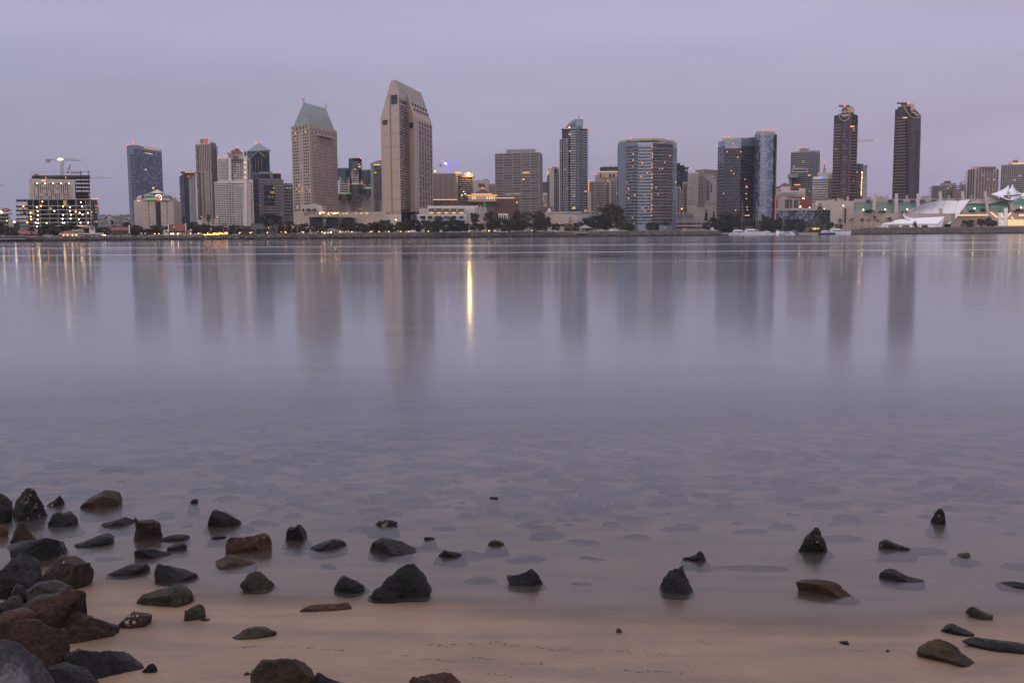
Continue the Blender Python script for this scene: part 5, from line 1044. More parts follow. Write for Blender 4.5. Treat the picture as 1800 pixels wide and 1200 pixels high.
b.fac((973.5, 1119.5), (983, 1121), 303, 372, 17, 3, .55, .25, m=GREYC, glass=[GL, GL3]); b.rect(1117.5, 974, 980, 297, 303, BGL2, 'window', .5); b.rect(1117, 961.8, 962.6, 299, 309, GOLDN, 'light_strip', .4); b.rect(1117, 964.2, 965.2, 299, 306.5, GOLDN, 'light_strip', .4); b.beacon((970, 293), (977.8, 291.8))
# glass tower with curved fin
b = Bld('apartment_tower', 'blue glass apartment tower with a curved sail roof and balconies', 1007, 950)
A, B1, B2, Cc = (984, 955), (998, 948), (1020, 944), (1033.5, 960)
b.mass([(988, 952), (1020, 944), (1032, 958)], 226, BGL2, depth=28); b.mass([A, (999, 946)], 245, GREYC, depth=26, name='lower_wing'); b.fac(A, (999, 946), 246, 372, 30, 4, .55, .3, m=GREYC, glass=[GL, GL3], lit=3)
b.fac((999, 949), (1012, 945.8), 230, 372, 34, 2, .75, .1, m=MULL, glass=[BGL2, BGL, GL3], lit=4, pd=.2); b.fac((1012, 945.8), (1020, 944), 222, 372, 36, 3, .85, .08, m=MULL, glass=[BGL2, GL3, BGL2], pd=.1); b.fac((1020, 944), (1032, 958), 232, 372, 33, 2, .7, .12, m=MULL, glass=[GL, BGL2], lit=3)
for k in range(33): b.strip((1003, 948), (1013, 945.6), 231+4.25*k, .9, WHITE, 'balcony', off=1.5, th=1.4); b.strip((1022, 946), (1033, 958.5), 231+4.25*k, .9, WHITE, 'balcony', off=1.5, th=1.4)
mb = MB(); xs_ = [(993, 225), (997, 220), (1001, 216), (1006, 212), (1012, 209.3), (1025, 209.3), (1025, 226)]
f_ = [atY(x, y, 945) for x, y in xs_]+[atY(993, 228, 945), ]; f_ = [atY(993, 228, 945)]+[atY(x, y, 945) for x, y in xs_]; k = len(f_); bk2 = [p+Vector((0, 12, 0)) for p in f_]
mb.add(f_+bk2, [tuple(range(k)), tuple(range(k, 2*k))[::-1]]+[(i, (i+1) % k, k+(i+1) % k, k+i) for i in range(k)], BGL); mb.build('curved_crown', b.e)
b.rect(944.3, 1012, 1024, 210, 222, SGL, 'crown_glass', .4)
for k in range(3): b.rect(944, 1011, 1025, 212+4*k, 212.4+4*k, MULL, 'mullion', .3)
for k in range(5): b.rect(943.8, 996+3*k*1.0, 1012, 219-1.9*k+4, 219.6-1.9*k+4, MULL, 'louvre', .3)
b.rect(943, 986, 999, 225.6, 226.6, WHITE, 'roof_slab', 10); b.rect(943, 1024, 1034, 225.6, 226.6, WHITE, 'roof_slab', 10)
mb = MB(); mb.tube([atY(1018.5, 209, 950), atY(1018.5, 201, 950)], .18, DARK, 4); mb.build('antenna', b.e); b.beacon((1022.5, 208), (1034, 226), Y=944); b.beacon((1001, 224), m=LAMP, r=.5, Y=942)
b = Bld('apartment_tower', 'narrow beige tower peeping out behind the sail roofed tower', 1038, 1150)
b.mass([(1030, 1150), (1045, 1150)], 319, GREYC, depth=20); b.fac((1036, 1149.5), (1045, 1149.5), 321, 370, 12, 3, .5, .3, m=GREYC, glass=[GL]); b.mass([(1033, 1100), (1039, 1100)], 338, CREAM, depth=12, name='stair_tower'); b.rect(1148, 1034.3, 1035.2, 316, 338, STRIP, 'light_strip', .4)
b = Bld('hotel_tower', 'stepped beige art deco hotel with a dark mansard roof', 1066, 1020)
A, Bb = (1046, 1025), (1087, 1020)
b.mass([(1046, 1030), (1056, 1028)], 308, CREAM, depth=20, name='wing'); b.mass([(1051, 1022), (1087, 1018)], 302, CREAM, depth=28); b.mass([(1044, 1018), (1062, 1016)], 318, CREAM, depth=14, name='wing')
b.mass([(1054, 1024), (1087, 1022)], 294.5, SLATE, depth=20, name='mansard_roof', base=301.5); b.mass([(1056, 1024), (1087, 1022)], 293.4, SLATE, depth=20, name='roof_edge', base=296); b.strip((1054, 1020), (1087, 1017), 301.5, .7, GOLDN, 'light_strip', off=.5)
b.fac((1052, 1021), (1087, 1017), 305, 313, 1, 6, .85, .45, m=CREAM, glass=[GL, DBROWN], lit=4, litm=WARM2); b.fac((1045, 1017.5), (1062, 1015.5), 320, 372, 12, 5, .5, .35, m=CREAM, glass=[GL], lit=2); b.fac((1062, 1020), (1087, 1017), 316, 372, 13, 6, .6, .35, m=CREAM, glass=[GL, GL3], lit=5)
for k in range(5): b.beacon((1053+k*7, 305), m=HOT, r=.35, Y=1012)
b.beacon((1045.5, 306), (1052, 301.5)); b.rect(1016, 1071, 1074, 318, 372, CREAM, 'pilaster', 1); b.rect(1020, 1072.5, 1074.5, 290, 294, COPPER, 'finial', 1)
# curved hotel tower one
b = Bld('hotel_tower', 'broad curved hotel tower with a tan penthouse and a dark faceted bay', 1137, 900)
pts = [(1085.5, 930), (1100, 905), (1121, 893), (1146, 890), (1165, 897), (1181, 912), (1188, 935)]
b.mass(pts, [250.5]*7, SGL, depth=20); 
for i in (1, 2): b.fac(pts[i], pts[i+1], 257.5, 396, 25, 7 if i == 2 else 6, .5, .12, m=GREYC, glass=[GL, GL2, GL, DGL], lit=5, pd=.25, off=.1)
for i in (3, 4): b.fac(pts[i], pts[i+1], 252, 396, 26, 5, .92, .06, m=DARK, glass=[DGL, DARK, DBROWN, GL], pd=.2, off=.15)
for i in (3, 4):
    for k in range(24): b.strip(pts[i], pts[i+1], 259.8+5.6*k, 1.2, BROWN if k % 2 else GREYC, 'sill', off=.5, th=.3)
b.fac(pts[5], pts[6], 257.5, 396, 24, 3, .5, .1, m=SGL, glass=[GL, GL2], lit=2, off=.1)
for i in (0,):
    b.fac(pts[0], (1088, 927), 256, 386, 24, 1, .4, .3, m=BRICK, glass=[DARK], band=True)
for i, w_ in ((1, 1), (2, 1)): b.strip(pts[i], pts[i+1], 251, 6, SGL, 'parapet', off=.3)
for k in range(21): b.strip(pts[2], pts[3], 257.7+6*k, 2.3, STRIP, 'lit_edge', off=.35, u0=.96, u1=1) if k % 3 != 1 else None
r = random.Random(31)
for k in range(7): b.beacon((r.choice([1105, 1113, 1123, 1131, 1138, 1129]), 265+r.randrange(20)*5.6), m=STRIP, r=.5, Y=888)  # glowing balls stand in for lit windows on the hotel front
for k in range(6): b.beacon((r.uniform(1150, 1178), 263+r.randrange(20)*5.6), m=STRIP, r=.42, Y=890)  # more glow balls in place of lit windows, on the dark bay
b.mass([(1088, 925), (1105, 906), (1146, 896), (1184, 922)], 248.2, TAN, depth=12, name='penthouse', base=252); b.mass([(1107, 908), (1146, 902), (1168, 910)], 244, TAN, depth=12, name='penthouse'); b.beacon((1109.5, 243.2), (1135, 243.2), (1156, 244.4), Y=905)
for k in range(7): b.rect(900, 1112+7*k, 1114+7*k, 246, 247.4, BROWN, 'vent', 1)
b = Bld('apartment_tower', 'teal glass tower with a stepped roof and tan balconies', 1200, 1080)
b.mass([(1186, 1085), (1194, 1080)], 287, GGL, depth=20); b.mass([(1188, 1078), (1202, 1080)], 290.5, GGL, depth=22); b.mass([(1194, 1076), (1208, 1080)], 294, GGL, depth=22); b.rect(1074, 1190, 1211, 294, 295.2, DARK, 'roof_slab', 12)
b.fac((1188, 1077), (1207, 1079), 297, 345, 11, 5, .7, .12, m=MULL, glass=[GGL, GL3, GGL, TEAL], lit=3)
b.mass([(1187.5, 1060), (1196, 1060)], 328.5, CREAM, depth=16, name='lower_block'); b.mass([(1199, 1058), (1207, 1060)], 320, CREAM, depth=16, name='lower_block'); b.fac((1189, 1059.5), (1195, 1059.5), 330, 374, 11, 1, .7, .15, m=CREAM, glass=[GGL]); b.fac((1200, 1057.5), (1206.5, 1059), 322, 374, 12, 2, .7, .15, m=CREAM, glass=[GGL, GL])
for k in range(14): b.strip((1195, 1059), (1200, 1059), 334+3.1*k, 1, CREAM, 'balcony', off=1.5, th=3); b.strip((1206, 1060), (1210, 1062), 322+3.9*k, 1, CREAM, 'balcony', off=1.5, th=3)
b.beacon((1213, 297), (1198.5, 367.5)); b.beacon((1198.5, 367), m=LAMP, r=.5, Y=1050)
b = Bld('office_building', 'white gridded block beside the teal glass tower', 1217, 1150)
b.mass([(1207, 1150), (1226, 1150)], 303, WHITE, depth=25); b.fac((1208, 1149), (1226, 1149), 304, 360, 19, 9, .45, .35, m=WHITE, glass=[GL2, DBROWN, GL])
b = Bld('office_tower', 'brown office tower with a pale angular front block', 1240, 1250)
b.mass([(1221, 1255), (1238, 1240), (1262, 1265)], 299, BROWN, depth=30); b.rect(1238, 1239, 1256, 307, 314, GREYC, 'window_frame', 1); b.fac((1226, 1250), (1236, 1241), 310, 360, 8, 4, .6, .3, m=BROWN, glass=[DBROWN, GL2]); b.fac((1239, 1240), (1256, 1259), 308, 314, 1, 4, .8, .15, m=GREYC, glass=[GL2])
b.mass([(1240, 1180), (1247, 1170), (1258, 1185)], 315, BEIGE2, depth=20, name='front_block'); b.fac((1240, 1179), (1246.5, 1170), 317, 352, 9, 3, .6, .2, m=GREYC, glass=[GL3]); b.rect(1172, 1249, 1251.5, 321.5, 338, GL, 'slot_window', 1)
b = Bld('low_building', 'plain cream block with a flat roof behind the round waterfront restaurant', 1233, 1060)
b.mass([(1209, 1060), (1259, 1062)], 360.5, CREAM, depth=30); b.mass([(1242, 1066), (1259, 1066)], 353.5, CREAM, depth=20, name='upper_block'); b.rect(1059, 1225, 1239, 359.5, 360.5, GREYC, 'roof_edge', 2); b.fac((1243, 1065), (1259, 1065), 355, 359, 2, 6, .4, .1, m=CREAM, glass=[GREYC])
# curved hotel tower two
b = Bld('hotel_tower', 'broad hotel tower with a dark window bay and a curved blue glass wall', 1312, 980)
pts = [(1260.5, 1010), (1272, 985), (1300, 985), (1324, 1000)]
b.mass(pts, [249, 247.5, 243.5, 241], SGL, depth=25); b.fac(pts[0], pts[1], 259.5, 382, 22, 3, .5, .1, m=MULL, glass=[GL, DARK], off=.1); b.strip(pts[0], pts[1], 260, 122, MULL, 'pier', off=.5, u0=.86, u1=1)
b.fac(pts[1], pts[2], 261, 384, 25, 7, .93, .06, m=DARK, glass=[DGL, GL, DARK], off=.2, pd=.2); b.fac(pts[2], pts[3], 256, 384, 26, 6, .93, .06, m=DARK, glass=[DGL, DARK, GL], off=.2, pd=.2)
for k in range(22): b.strip(pts[1], pts[2], 264+5.5*k, .9, MULL, 'sill', off=.8, th=.5); b.strip(pts[2], pts[3], 264+5.5*k, .9, MULL, 'sill', off=.8, th=.5)
b.strip(pts[1], pts[2], 256, 5, TAN, 'setback', off=.6, u0=.3, u1=.75); b.strip(pts[1], pts[3], 250, 3.4, DGL, 'setback', off=.9, u0=.55, u1=.72)
cv = [(1323.5, 985), (1328, 978), (1334, 973), (1341, 971), (1348, 972), (1356, 976), (1362.5, 985)]
b.mass(cv, 236.3, SGL, depth=20, name='curved_wall')
for i in range(6):
    b.fac(cv[i], cv[i+1], 238, 384, 34, 2, .93, .03, m=MULL, glass=[BGL, SGL, BGL], pd=.06, piers=True)
for k in range(20): b.rect(970, 1342.6, 1344.8, 257+5.9*k, 258.6+5.9*k, WARM2, 'lit_window', .6)
b.rect(978, 1362.4, 1364.6, 237, 386, BRICK, 'edge_slab', 16); b.rect(977, 1362.2, 1364, 345, 386, emit('red_edge_light', (1, .12, .08), .6), 'lit_edge', .5)
b.mass([(1267, 1003), (1300, 992), (1324, 1006)], 244, TAN, depth=14, name='penthouse'); b.mass([(1325, 990), (1336, 984), (1358, 986)], 231.3, TAN, depth=12, name='penthouse'); b.beacon((1273, 240.5), (1280.5, 241), (1342, 229.3), (1358, 229.2), (1288, 252.5))
r = random.Random(17)
for x, y in ((1302.5, 267), (1297, 276.5), (1278, 267), (1290, 305), (1309.5, 315.5), (1285, 300), (1311.5, 340.5), (1312, 349.5), (1272, 340), (1313, 364), (1314, 369), (1293, 369.5)): b.beacon((x, y), m=STRIP, r=.5, Y=975)  # glow balls added on the facade as its lit windows
b.beacon((1312.5, 328.5), m=REDL, r=1.0, Y=980); b.rect(975, 1301, 1318, 378, 379.5, WARM, 'lit_window', .5)
# grey tower
b = Bld('apartment_tower', 'grey green apartment tower with a white framed balcony band', 1410, 1250)
A, Bb, Cc = (1387.5, 1260), (1424, 1245), (1437.5, 1265)
b.mass([A, Bb, Cc], [267.5, 264.5, 265], GREYC, depth=30); b.mass([(1402, 1255), (1419, 1250)], 261, GREYC, depth=15, name='plant_room'); b.fac(A, Bb, 269, 350, 22, 9, .55, .25, m=MULL, glass=[GL3, GL, GGL], lit=6, pd=.5); b.fac(Bb, Cc, 267, 350, 22, 3, .55, .2, m=MULL, glass=[GL3, GGL], lit=3, pd=.5)
b.rect(1238, 1384.5, 1404, 306, 312, GREYC, 'setback', 20); b.mass([(1384.5, 1262), (1390, 1255)], 307, GREYC, depth=20, name='lower_wing')
for (x0, x1, y0, y1) in ((1392.5, 1419.8, 296, 297), (1392.5, 1419.8, 301.8, 302.8), (1392.5, 1393.6, 296, 302.8), (1418.8, 1419.8, 296, 302.8)): b.rect(1236, x0, x1, y0, y1, WHITE, 'frame', 2)
b.beacon((1403, 260.5), (1407, 260), (1418, 260.5)); b.rect(1238, 1396, 1407, 324, 325.6, WARM, 'lit_window', .5); b.rect(1238, 1420, 1425, 307, 309, WARM, 'lit_window', .5)
# white banded office with signs
b = Bld('office_building', 'white banded office block with a small glowing blue roof sign', 1444, 1120)
A, Bb, Cc = (1426.5, 1130), (1453, 1118), (1464, 1130)
b.mass([A, Bb, Cc], [310.5, 308.5, 308.5], WHITE, depth=30); b.mass([(1435, 1135), (1462, 1128)], 304, WHITE, depth=15, name='plant_room'); b.fac(A, Bb, 315, 357, 10, 7, .42, .06, m=WHITE, glass=[GL, GL, DGL], lit=5, litm=WARM2); b.fac(Bb, Cc, 315, 357, 10, 3, .42, .1, m=WHITE, glass=[GL])
def text(s, body, px, py, Y, hpx, m, parent, ex=.05, name='sign_text'):
    cu = bpy.data.curves.new(name, 'FONT'); cu.body = body; cu.size = hpx*Y/FOC*1.35; cu.align_x = 'CENTER'; cu.align_y = 'CENTER'; cu.extrude = ex
    tmp = bpy.data.objects.new('tmp', cu); me = bpy.data.meshes.new_from_object(tmp); bpy.data.objects.remove(tmp); me.materials.clear(); me.materials.append(m)
    o = bpy.data.objects.new(name, me); C.objects.link(o); o.parent = parent; o.location = atY(px, py, Y)-Vector(parent['_o']); o.rotation_euler = (R(90), 0, 0); return o
text(None, 'CHASE', 1437.6, 313, 1117, 2.4, GOLDN, b.e); 
mb = MB(); mb.cone(atY(1443.2, 314, 1116), 1.2, 2.2, BLUEN, 8, R(22.5), .8); mb.build('sign_emblem', b.e); b.rect(1116, 1456, 1461, 311, 312.6, WARM2, 'sign_light', .4)
e = crane('small red tipped crane above the white banded office', 1449, 290, 304, 1300, (1449.8, 286.5), (None, 0), 297, RUST, [(1449.8, 286.3, .9, REDL)], (1448.5, 292))
# old hotel
b = Bld('old_hotel', 'pale old hotel with a square tower and red tiled hip roofs', 1388, 1100)
b.mass([(1362, 1105), (1374, 1102)], 331, WHITE, depth=20); b.mass([(1371, 1100), (1388, 1100)], 326, WHITE, depth=16, name='tower'); b.pyr([(1370, 1099), (1389, 1099)], 326, (1379.5, 321, 1107), TILE, depth=18, over=.04); b.mass([(1388, 1104), (1412, 1104)], 335, WHITE, depth=20); b.mass([(1403, 1100), (1414, 1102)], 331, WHITE, depth=16, name='corner_block')
b.rect(1103, 1387, 1410, 328, 332.5, TILE, 'tiled_roof', 14); b.rect(1104, 1361, 1372, 328, 331.5, TILE, 'tiled_roof', 12); b.mass([(1362, 1090), (1414, 1092)], 338, CREAM, depth=16, name='lower_block'); b.fac((1364, 1089), (1414, 1091), 340, 347, 1, 16, .4, .6, m=CREAM, glass=[GL2]); b.fac((1363, 1104), (1374, 1101), 333, 335, 1, 5, .8, .5, m=WHITE, glass=[GL]); b.rect(1089, 1374, 1400, 339, 345, GREYC, 'terrace', 1)
b = Bld('brick_building', 'plain red walled block behind the cream windowed hotel front', 1412, 1070)
b.mass([(1389, 1072), (1404, 1070)], 347, REDW, depth=20); b.mass([(1403, 1068), (1426, 1072)], 346, REDW, depth=20); b.beacon((1411, 349), (1413.5, 349), m=FLOOD, r=.35, Y=1064)
b = Bld('low_building', 'cream hotel front with three tall dark window panels', 1384, 1040)
b.mass([(1361, 1042), (1404.5, 1042)], 349.5, CREAM, depth=20); b.mass([(1371, 1044), (1382, 1044)], 345.5, CREAM, depth=12, name='lift_tower')
for x0, x1 in ((1362.5, 1367), (1380.5, 1387.5), (1389, 1392.5), (1396, 1403.5)):
    b.rect(1041, x0, x1, 351, 366, GL, 'window_panel', .6); 
    for k in range(4): b.rect(1040.7, x0, x1, 354+3.4*k, 354.8+3.4*k, PINKS, 'spandrel', .3)
b = Bld('exhibition_hall', 'low blue glass hall with a white roof slab and dark grid', 1408, 1020)
b.mass([(1361, 1020), (1459, 1024)], 367, SGL, depth=25); b.strip((1361, 1020), (1459, 1024), 366.5, 3.4, CREAM, 'roof_fascia', off=1.2, th=1.5); b.fac((1362, 1020), (1459, 1024), 370, 395, 5, 28, .88, .1, m=MULL, glass=[BGL2, BGL, GL3], pd=.2)
for x, y in ((1407, 362.5), (1423, 365), (1438, 364.5), (1448.5, 367)): b.beacon((x, y), m=FLOOD, r=.38, Y=1012)
b.beacon((1405, 364.5), (1408, 365), m=LAMP, r=.3, Y=1012)
b = Bld('convention_hall', 'blank beige convention hall walls with a wide flat roof', 1475, 1020)
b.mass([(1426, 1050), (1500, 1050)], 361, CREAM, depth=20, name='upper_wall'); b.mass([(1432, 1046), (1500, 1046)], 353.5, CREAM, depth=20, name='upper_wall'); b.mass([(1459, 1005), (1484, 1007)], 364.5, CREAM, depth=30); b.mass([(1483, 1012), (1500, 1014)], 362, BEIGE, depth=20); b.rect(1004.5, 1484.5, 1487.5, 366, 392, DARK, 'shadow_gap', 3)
b.rect(1045, 1434, 1438, 358, 359.6, WARM, 'lit_window', .5); b.rect(1045, 1437.5, 1444, 358, 359.6, DARK, 'window', .5)
for x0, x1, yt in ((1452, 1460, 351), (1461, 1468, 350.5), (1471, 1478, 349), (1478, 1484, 350.5), (1488, 1492, 345)): b.rect(1052, x0, x1, yt, 356, BEIGE2, 'roof_box', 6)
b.beacon((1482.5, 361.5), m=FLOOD, r=.45, Y=1000)
# twin dark towers
b = Bld('apartment_tower', 'dark brown tower with tan ledges and a rounded tan crown facing the bay', 1482, 1080)
A, B1, B2, Cc = (1461, 1085), (1473.5, 1080), (1491, 1080), (1502, 1088)
b.mass([A, B1], [204, 199.5], DGL, depth=22); b.mass([B1, B2], 200, DGL, depth=26); b.mass([B2, Cc], [198.5, 203], DGL, depth=22)
for k in range(28): b.strip(A, B1, 220+5.15*k, 1.1, LEDGE, 'ledge', off=1.2, th=1.0); b.strip(B2, Cc, 220+5.15*k, 1.1, LEDGE, 'ledge', off=1.2, th=1.0)
b.fac(A, B1, 205, 350, 29, 4, .7, .08, m=DBROWN, glass=[DGL, GL, DARK], off=.05, lit=1); b.fac(B2, Cc, 205, 350, 29, 4, .7, .08, m=DBROWN, glass=[DGL, GL, DARK], off=.05, lit=3); b.fac(B1, B2, 228, 350, 24, 3, .28, .0, m=DBROWN, glass=[DARK, DARK, GREYC], u0=.22, u1=.68, off=.1)
for u in (.02, .12, .72, .85, .97): b.strip(B1, B2, 212, 138, DBROWN if u < .8 else MULL, 'fin', off=.6, u0=u, u1=u+.04, th=.6)
b.strip(B1, B2, 214, 136, emit('dim_red_line', (.7, .08, .05), .25), 'light_line', off=.7, u0=.90, u1=.93)
b.mass([(1475.5, 1079), (1494, 1079)], 187, TAN, depth=14, name='crown'); b.mass([(1473.5, 1080.5), (1495, 1080.5)], 192, DGL, depth=16, name='crown_base')
mb = MB(); s_ = 1078/FOC; c = atY(1484.5, 203, 1077.6)
ring(c, 8.6*s_, 9.6*s_, TAN, math.pi, 2*math.pi, 16); ring(c, 6.3*s_, 8.6*s_, GL, math.pi, 2*math.pi, 16, .2)
for i in (-1, 1): mb.box(c+Vector((i*9.1*s_, .15, 5*s_)), (1.0*s_, .4, 10.5*s_), TAN)
mb.build('rounded_frame', b.e)
for yy, hh in ((197, 4), (203.5, 4.5)):
    mb = MB(); c = atY(1484.5, yy-hh/2, 1077); V = [(c.x+math.cos(t)*7*s_, c.y, c.z+math.sin(t)*hh*s_) for t in [math.pi+math.pi*k/10 for k in range(11)]]; mb.add(V+[(x, y+2, z) for x, y, z in V], [tuple(range(11))], GREYC); mb.build('crescent_terrace', b.e)
b.rect(1078, 1480, 1490, 191.5, 194, DBROWN, 'window', .5); b.rect(1076, 1474.5, 1493.5, 184.8, 186.4, MULL, 'roof_rail', 8); b.beacon((1484.8, 186.3), r=1.1, Y=1074)
b.rect(1079, 1494.5, 1502, 221.5, 223.6, WARM, 'lit_window', .5); b.rect(1077, 1486, 1492, 202, 203.2, WARM, 'lit_window', .4)
b = Bld('construction_tower', 'unfinished gridded tower with a column of lit floors behind the dark tower', 1511, 1200)
for i in range(18): b.rect(1200, 1513, 1524 if i else 1525, 291+i*3.3, 292+i*3.3, GREYC, 'floor_slab', 18)
for x in (1513.5, 1517, 1520.5, 1523): b.rect(1200.5, x, x+.6, 289, 350, GREYC, 'column', .6)
b.mass([(1498, 1204), (1514, 1204)], 288, DGL, depth=20); b.fac((1499, 1203), (1514, 1203), 290, 350, 17, 5, .6, .2, m=MULL, glass=[GL, BGL2], lit=4)
for k in range(14): b.beacon((1515.4-(k*.13), 303+3.1*k), m=FLOOD if k % 3 == 0 else LAMP, r=.4, Y=1198)
crane('thin tower crane jib reaching out beside the rounded crown tower', 1500, 243, 292, 1220, (1537.5, 247), (None, 0), 249.5, TAN, [(1538, 247, .5, REDL)], (1500.5, 242))
b = Bld('apartment_tower', 'dark brown tower with a slanted crown seen from its corner', 1591, 1080)
A, Bc, Cc = (1566.5, 1090), (1593.5, 1078), (1613.5, 1092)
g_ = [(X(1566.5, 1090), 1090), (X(1593.5, 1078), 1078), (X(1613.5, 1092), 1092)]
b.mass([A, (1572, 1087)], 193, DGL, depth=24); b.mass([(1571, 1088), Bc], [188, 187], DGL, depth=26)
b.hull([(1593.5, 400, 1078), (1613.5, 400, 1092), (1613.5, 400, 1112), (1571, 400, 1110), (1590.5, 187, 1077.8), (1593.5, 199, 1078), (1604, 206.5, 1084), (1618, 206, 1092), (1619.3, 204, 1094), (1603.5, 188, 1100), (1603, 187, 1112), (1585, 187, 1112)], [(0, 1, 7, 6, 5), (1, 2, 10, 9, 8, 7), (0, 5, 4, 11, 3), (4, 5, 6, 7, 8, 9), (4, 9, 10, 11), (2, 3, 11, 10)], DGL, 'wall')
mb = MB(); E = [atY(1589.5, 188, 1077), atY(1594, 196, 1077), atY(1598, 202, 1078), atY(1604, 206.3, 1083), atY(1611, 207.5, 1087), atY(1618, 206, 1091), atY(1619.3, 203.5, 1093), atY(1603.5, 187.5, 1099)]; mb.tube(E, .55, TAN, 5); mb.build('crown_rim', b.e)
for a_, b_2 in (((1595, 189.5), (1603, 196.5)), ((1602, 197), (1613, 204.5))):
    b.hull([(a_[0], a_[1], 1079), (a_[0]+4.5, a_[1]-.4, 1092), (b_2[0]+2, b_2[1]-2.2, 1090), (b_2[0], b_2[1], 1084)], [(0, 1, 2, 3)], GREYC, 'terrace')
for k in range(28): b.strip(A, Bc, 208+5.3*k, 1.1, LEDGE, 'ledge', off=1.2, u0=.0, u1=.88, th=1.0)
b.fac(A, Bc, 205, 350, 27, 5, .55, .1, m=DBROWN, glass=[DGL, DARK, GL], off=.05, u0=.16, u1=.5, lit=1); b.fac((1593.5, 1078), Cc, 226, 350, 23, 2, .3, 0, m=DBROWN, glass=[DARK], u0=.7, u1=.98, off=.1)
b.strip((1593.5, 1078), Cc, 209, 141, DARK, 'fin', off=.3, u0=0, u1=.12)
b.mass([(1576.5, 1092), (1599.5, 1090)], 183, TAN, depth=12, name='crown'); b.mass([(1576, 1091), (1592, 1089)], 188, DGL, depth=14, name='crown_base'); b.rect(1086, 1576.5, 1598, 180.3, 181.5, MULL, 'roof_rail', 8); b.beacon((1596.5, 182), r=1.1, Y=1082); b.rect(1075, 1587, 1595, 206, 208, WARM, 'lit_window', .5)
# right background group
b = Bld('apartment_building', 'stepped grey balcony block behind the convention hall terraces', 1662, 1300)
b.mass([(1635, 1300), (1652, 1298)], 327, GREYC, depth=20); b.mass([(1650, 1300), (1678, 1300)], 322, GREYC, depth=20); b.mass([(1656, 1305), (1668, 1305)], 318, MULL, depth=14, name='plant_room'); b.mass([(1684, 1300), (1696, 1300)], 323.5, GREYC, depth=20); b.mass([(1672, 1290), (1695, 1292)], 334.5, BROWN, depth=14, name='front_block')
for k in range(9): b.rect(1296, 1633-(k % 2), 1652, 328+3*k, 328.9+3*k, GREYC, 'balcony', 4)
b.fac((1636, 1297), (1695, 1297), 326, 352, 8, 16, .5, .25, m=GREYC, glass=[GL, GL3, GL2], lit=4); b.beacon((1660.5, 318), (1649, 323.3), (1690, 320))
e = crane('small red crane boom low behind the white balcony tower', 1688, 316, 330, 1400, (1696.5, 320), (None, 0), 322, RUST, None, (1689, 318))
b = Bld('apartment_tower', 'white framed balcony tower behind the pylons of the convention hall', 1724, 1200)
A, Bc, Cc = (1697.5, 1210), (1711, 1195), (1751, 1205)
b.mass([A, Bc, Cc], [298, 297, 297], BROWN, depth=28); b.mass([(1704, 1205), (1746, 1203)], 293, BEIGE2, depth=18, name='penthouse'); b.fac(A, Bc, 299, 350, 14, 3, .65, .2, m=BEIGE2, glass=[GL, DARK], pd=.8); b.fac(Bc, Cc, 299, 350, 14, 8, .66, .22, m=BEIGE2, glass=[GL, DARK, GL2], pd=.8, lit=4)
for k in range(14): b.rect(1204, 1695.5, 1699, 303+3.6*k, 304+3.6*k, BEIGE2, 'balcony', 4); b.strip(Bc, Cc, 302+3.6*k, .8, BEIGE2, 'balcony', off=1.2, u0=.05, u1=1)
for k in range(6): b.rect(1198, 1722+5*k, 1725.5+5*k, 293.5, 297, DBROWN, 'window', 1)
b.beacon((1699, 298.5), (1713.5, 296.5))
b = Bld('apartment_tower', 'pale glass tower with a glowing roof at the photo edge', 1785, 1250)
b.mass([(1755, 1255), (1797, 1245), (1830, 1260)], [290, 289, 289], GREYC, depth=28); b.fac((1755, 1254), (1797, 1244), 291, 350, 17, 11, .55, .2, m=BEIGE2, glass=[GL3, BGL2, GL], lit=5); b.fac((1797, 1244), (1826, 1258), 291, 350, 17, 8, .5, .3, m=WHITE, glass=[GL3, GL]); b.mass([(1767, 1252), (1792, 1250)], 286.5, BEIGE, depth=14, name='penthouse'); b.mass([(1775, 1254), (1784, 1254)], 281.5, BROWN, depth=10, name='plant_room')
b.strip((1773, 1248), (1794, 1246), 286.8, 1.8, HOT, 'light_strip', off=1); b.beacon((1780, 281.5), (1776, 281), (1797, 285))
b = Bld('office_building', 'low pale roofs glimpsed between the dark tower and the pylons', 1545, 1300)
for x0, x1, yt in ((1536, 1546, 346), (1546, 1551, 344.3), (1551, 1559, 347), (1607, 1614, 346), (1617, 1628, 344.5), (1522, 1530, 346)): b.mass([(x0, 1300), (x1, 1300)], yt, BEIGE, depth=10)
# convention centre
b = Bld('convention_centre', 'long beige convention centre with teal glass and leaning concrete pylons', 1650, 1060)
A, Bb = (1500, 1060), (1840, 1060)
b.mass([A, Bb], 350, BEIGE2, depth=40, name='upper_wall'); b.mass([(1500, 1052), (1840, 1052)], 369, BEIGE2, depth=20, name='upper_terrace'); b.mass([(1500, 1030), (1840, 1030)], 376, BEIGE, depth=40, name='terrace_wall')
b.rect(1058, 1497, 1840, 355, 357.5, GREYC, 'louvre_band', 1); b.rect(1056, 1497, 1840, 358.8, 360.4, CREAM, 'cornice', 3)
for k, (x0, x1) in enumerate(((1502, 1533), (1540, 1571), (1578, 1610), (1616, 1648), (1655, 1688), (1697, 1731), (1740, 1772), (1781, 1815))):
    b.rect(1051.8, x0, x1, 361, 368.6, TEAL, 'teal_window', .6)
    for j in range(1, 8): b.rect(1051.4, x0+(x1-x0)*j/8, x0+(x1-x0)*j/8+.4, 361, 368.6, CREAM, 'mullion', .3)
for x0 in (1522, 1561, 1579, 1600, 1617, 1638, 1657, 1678): b.rect(1054, x0, x0+8.5, 351.3, 356, BLUEP, 'roof_panel', 2)
for x0, w_ in ((1557, 4), (1592, 4), (1630, 4), (1666, 4), (1538, 6), (1706, 3)): b.rect(1063, x0, x0+w_, 343, 351, BEIGE2, 'roof_box', 4)
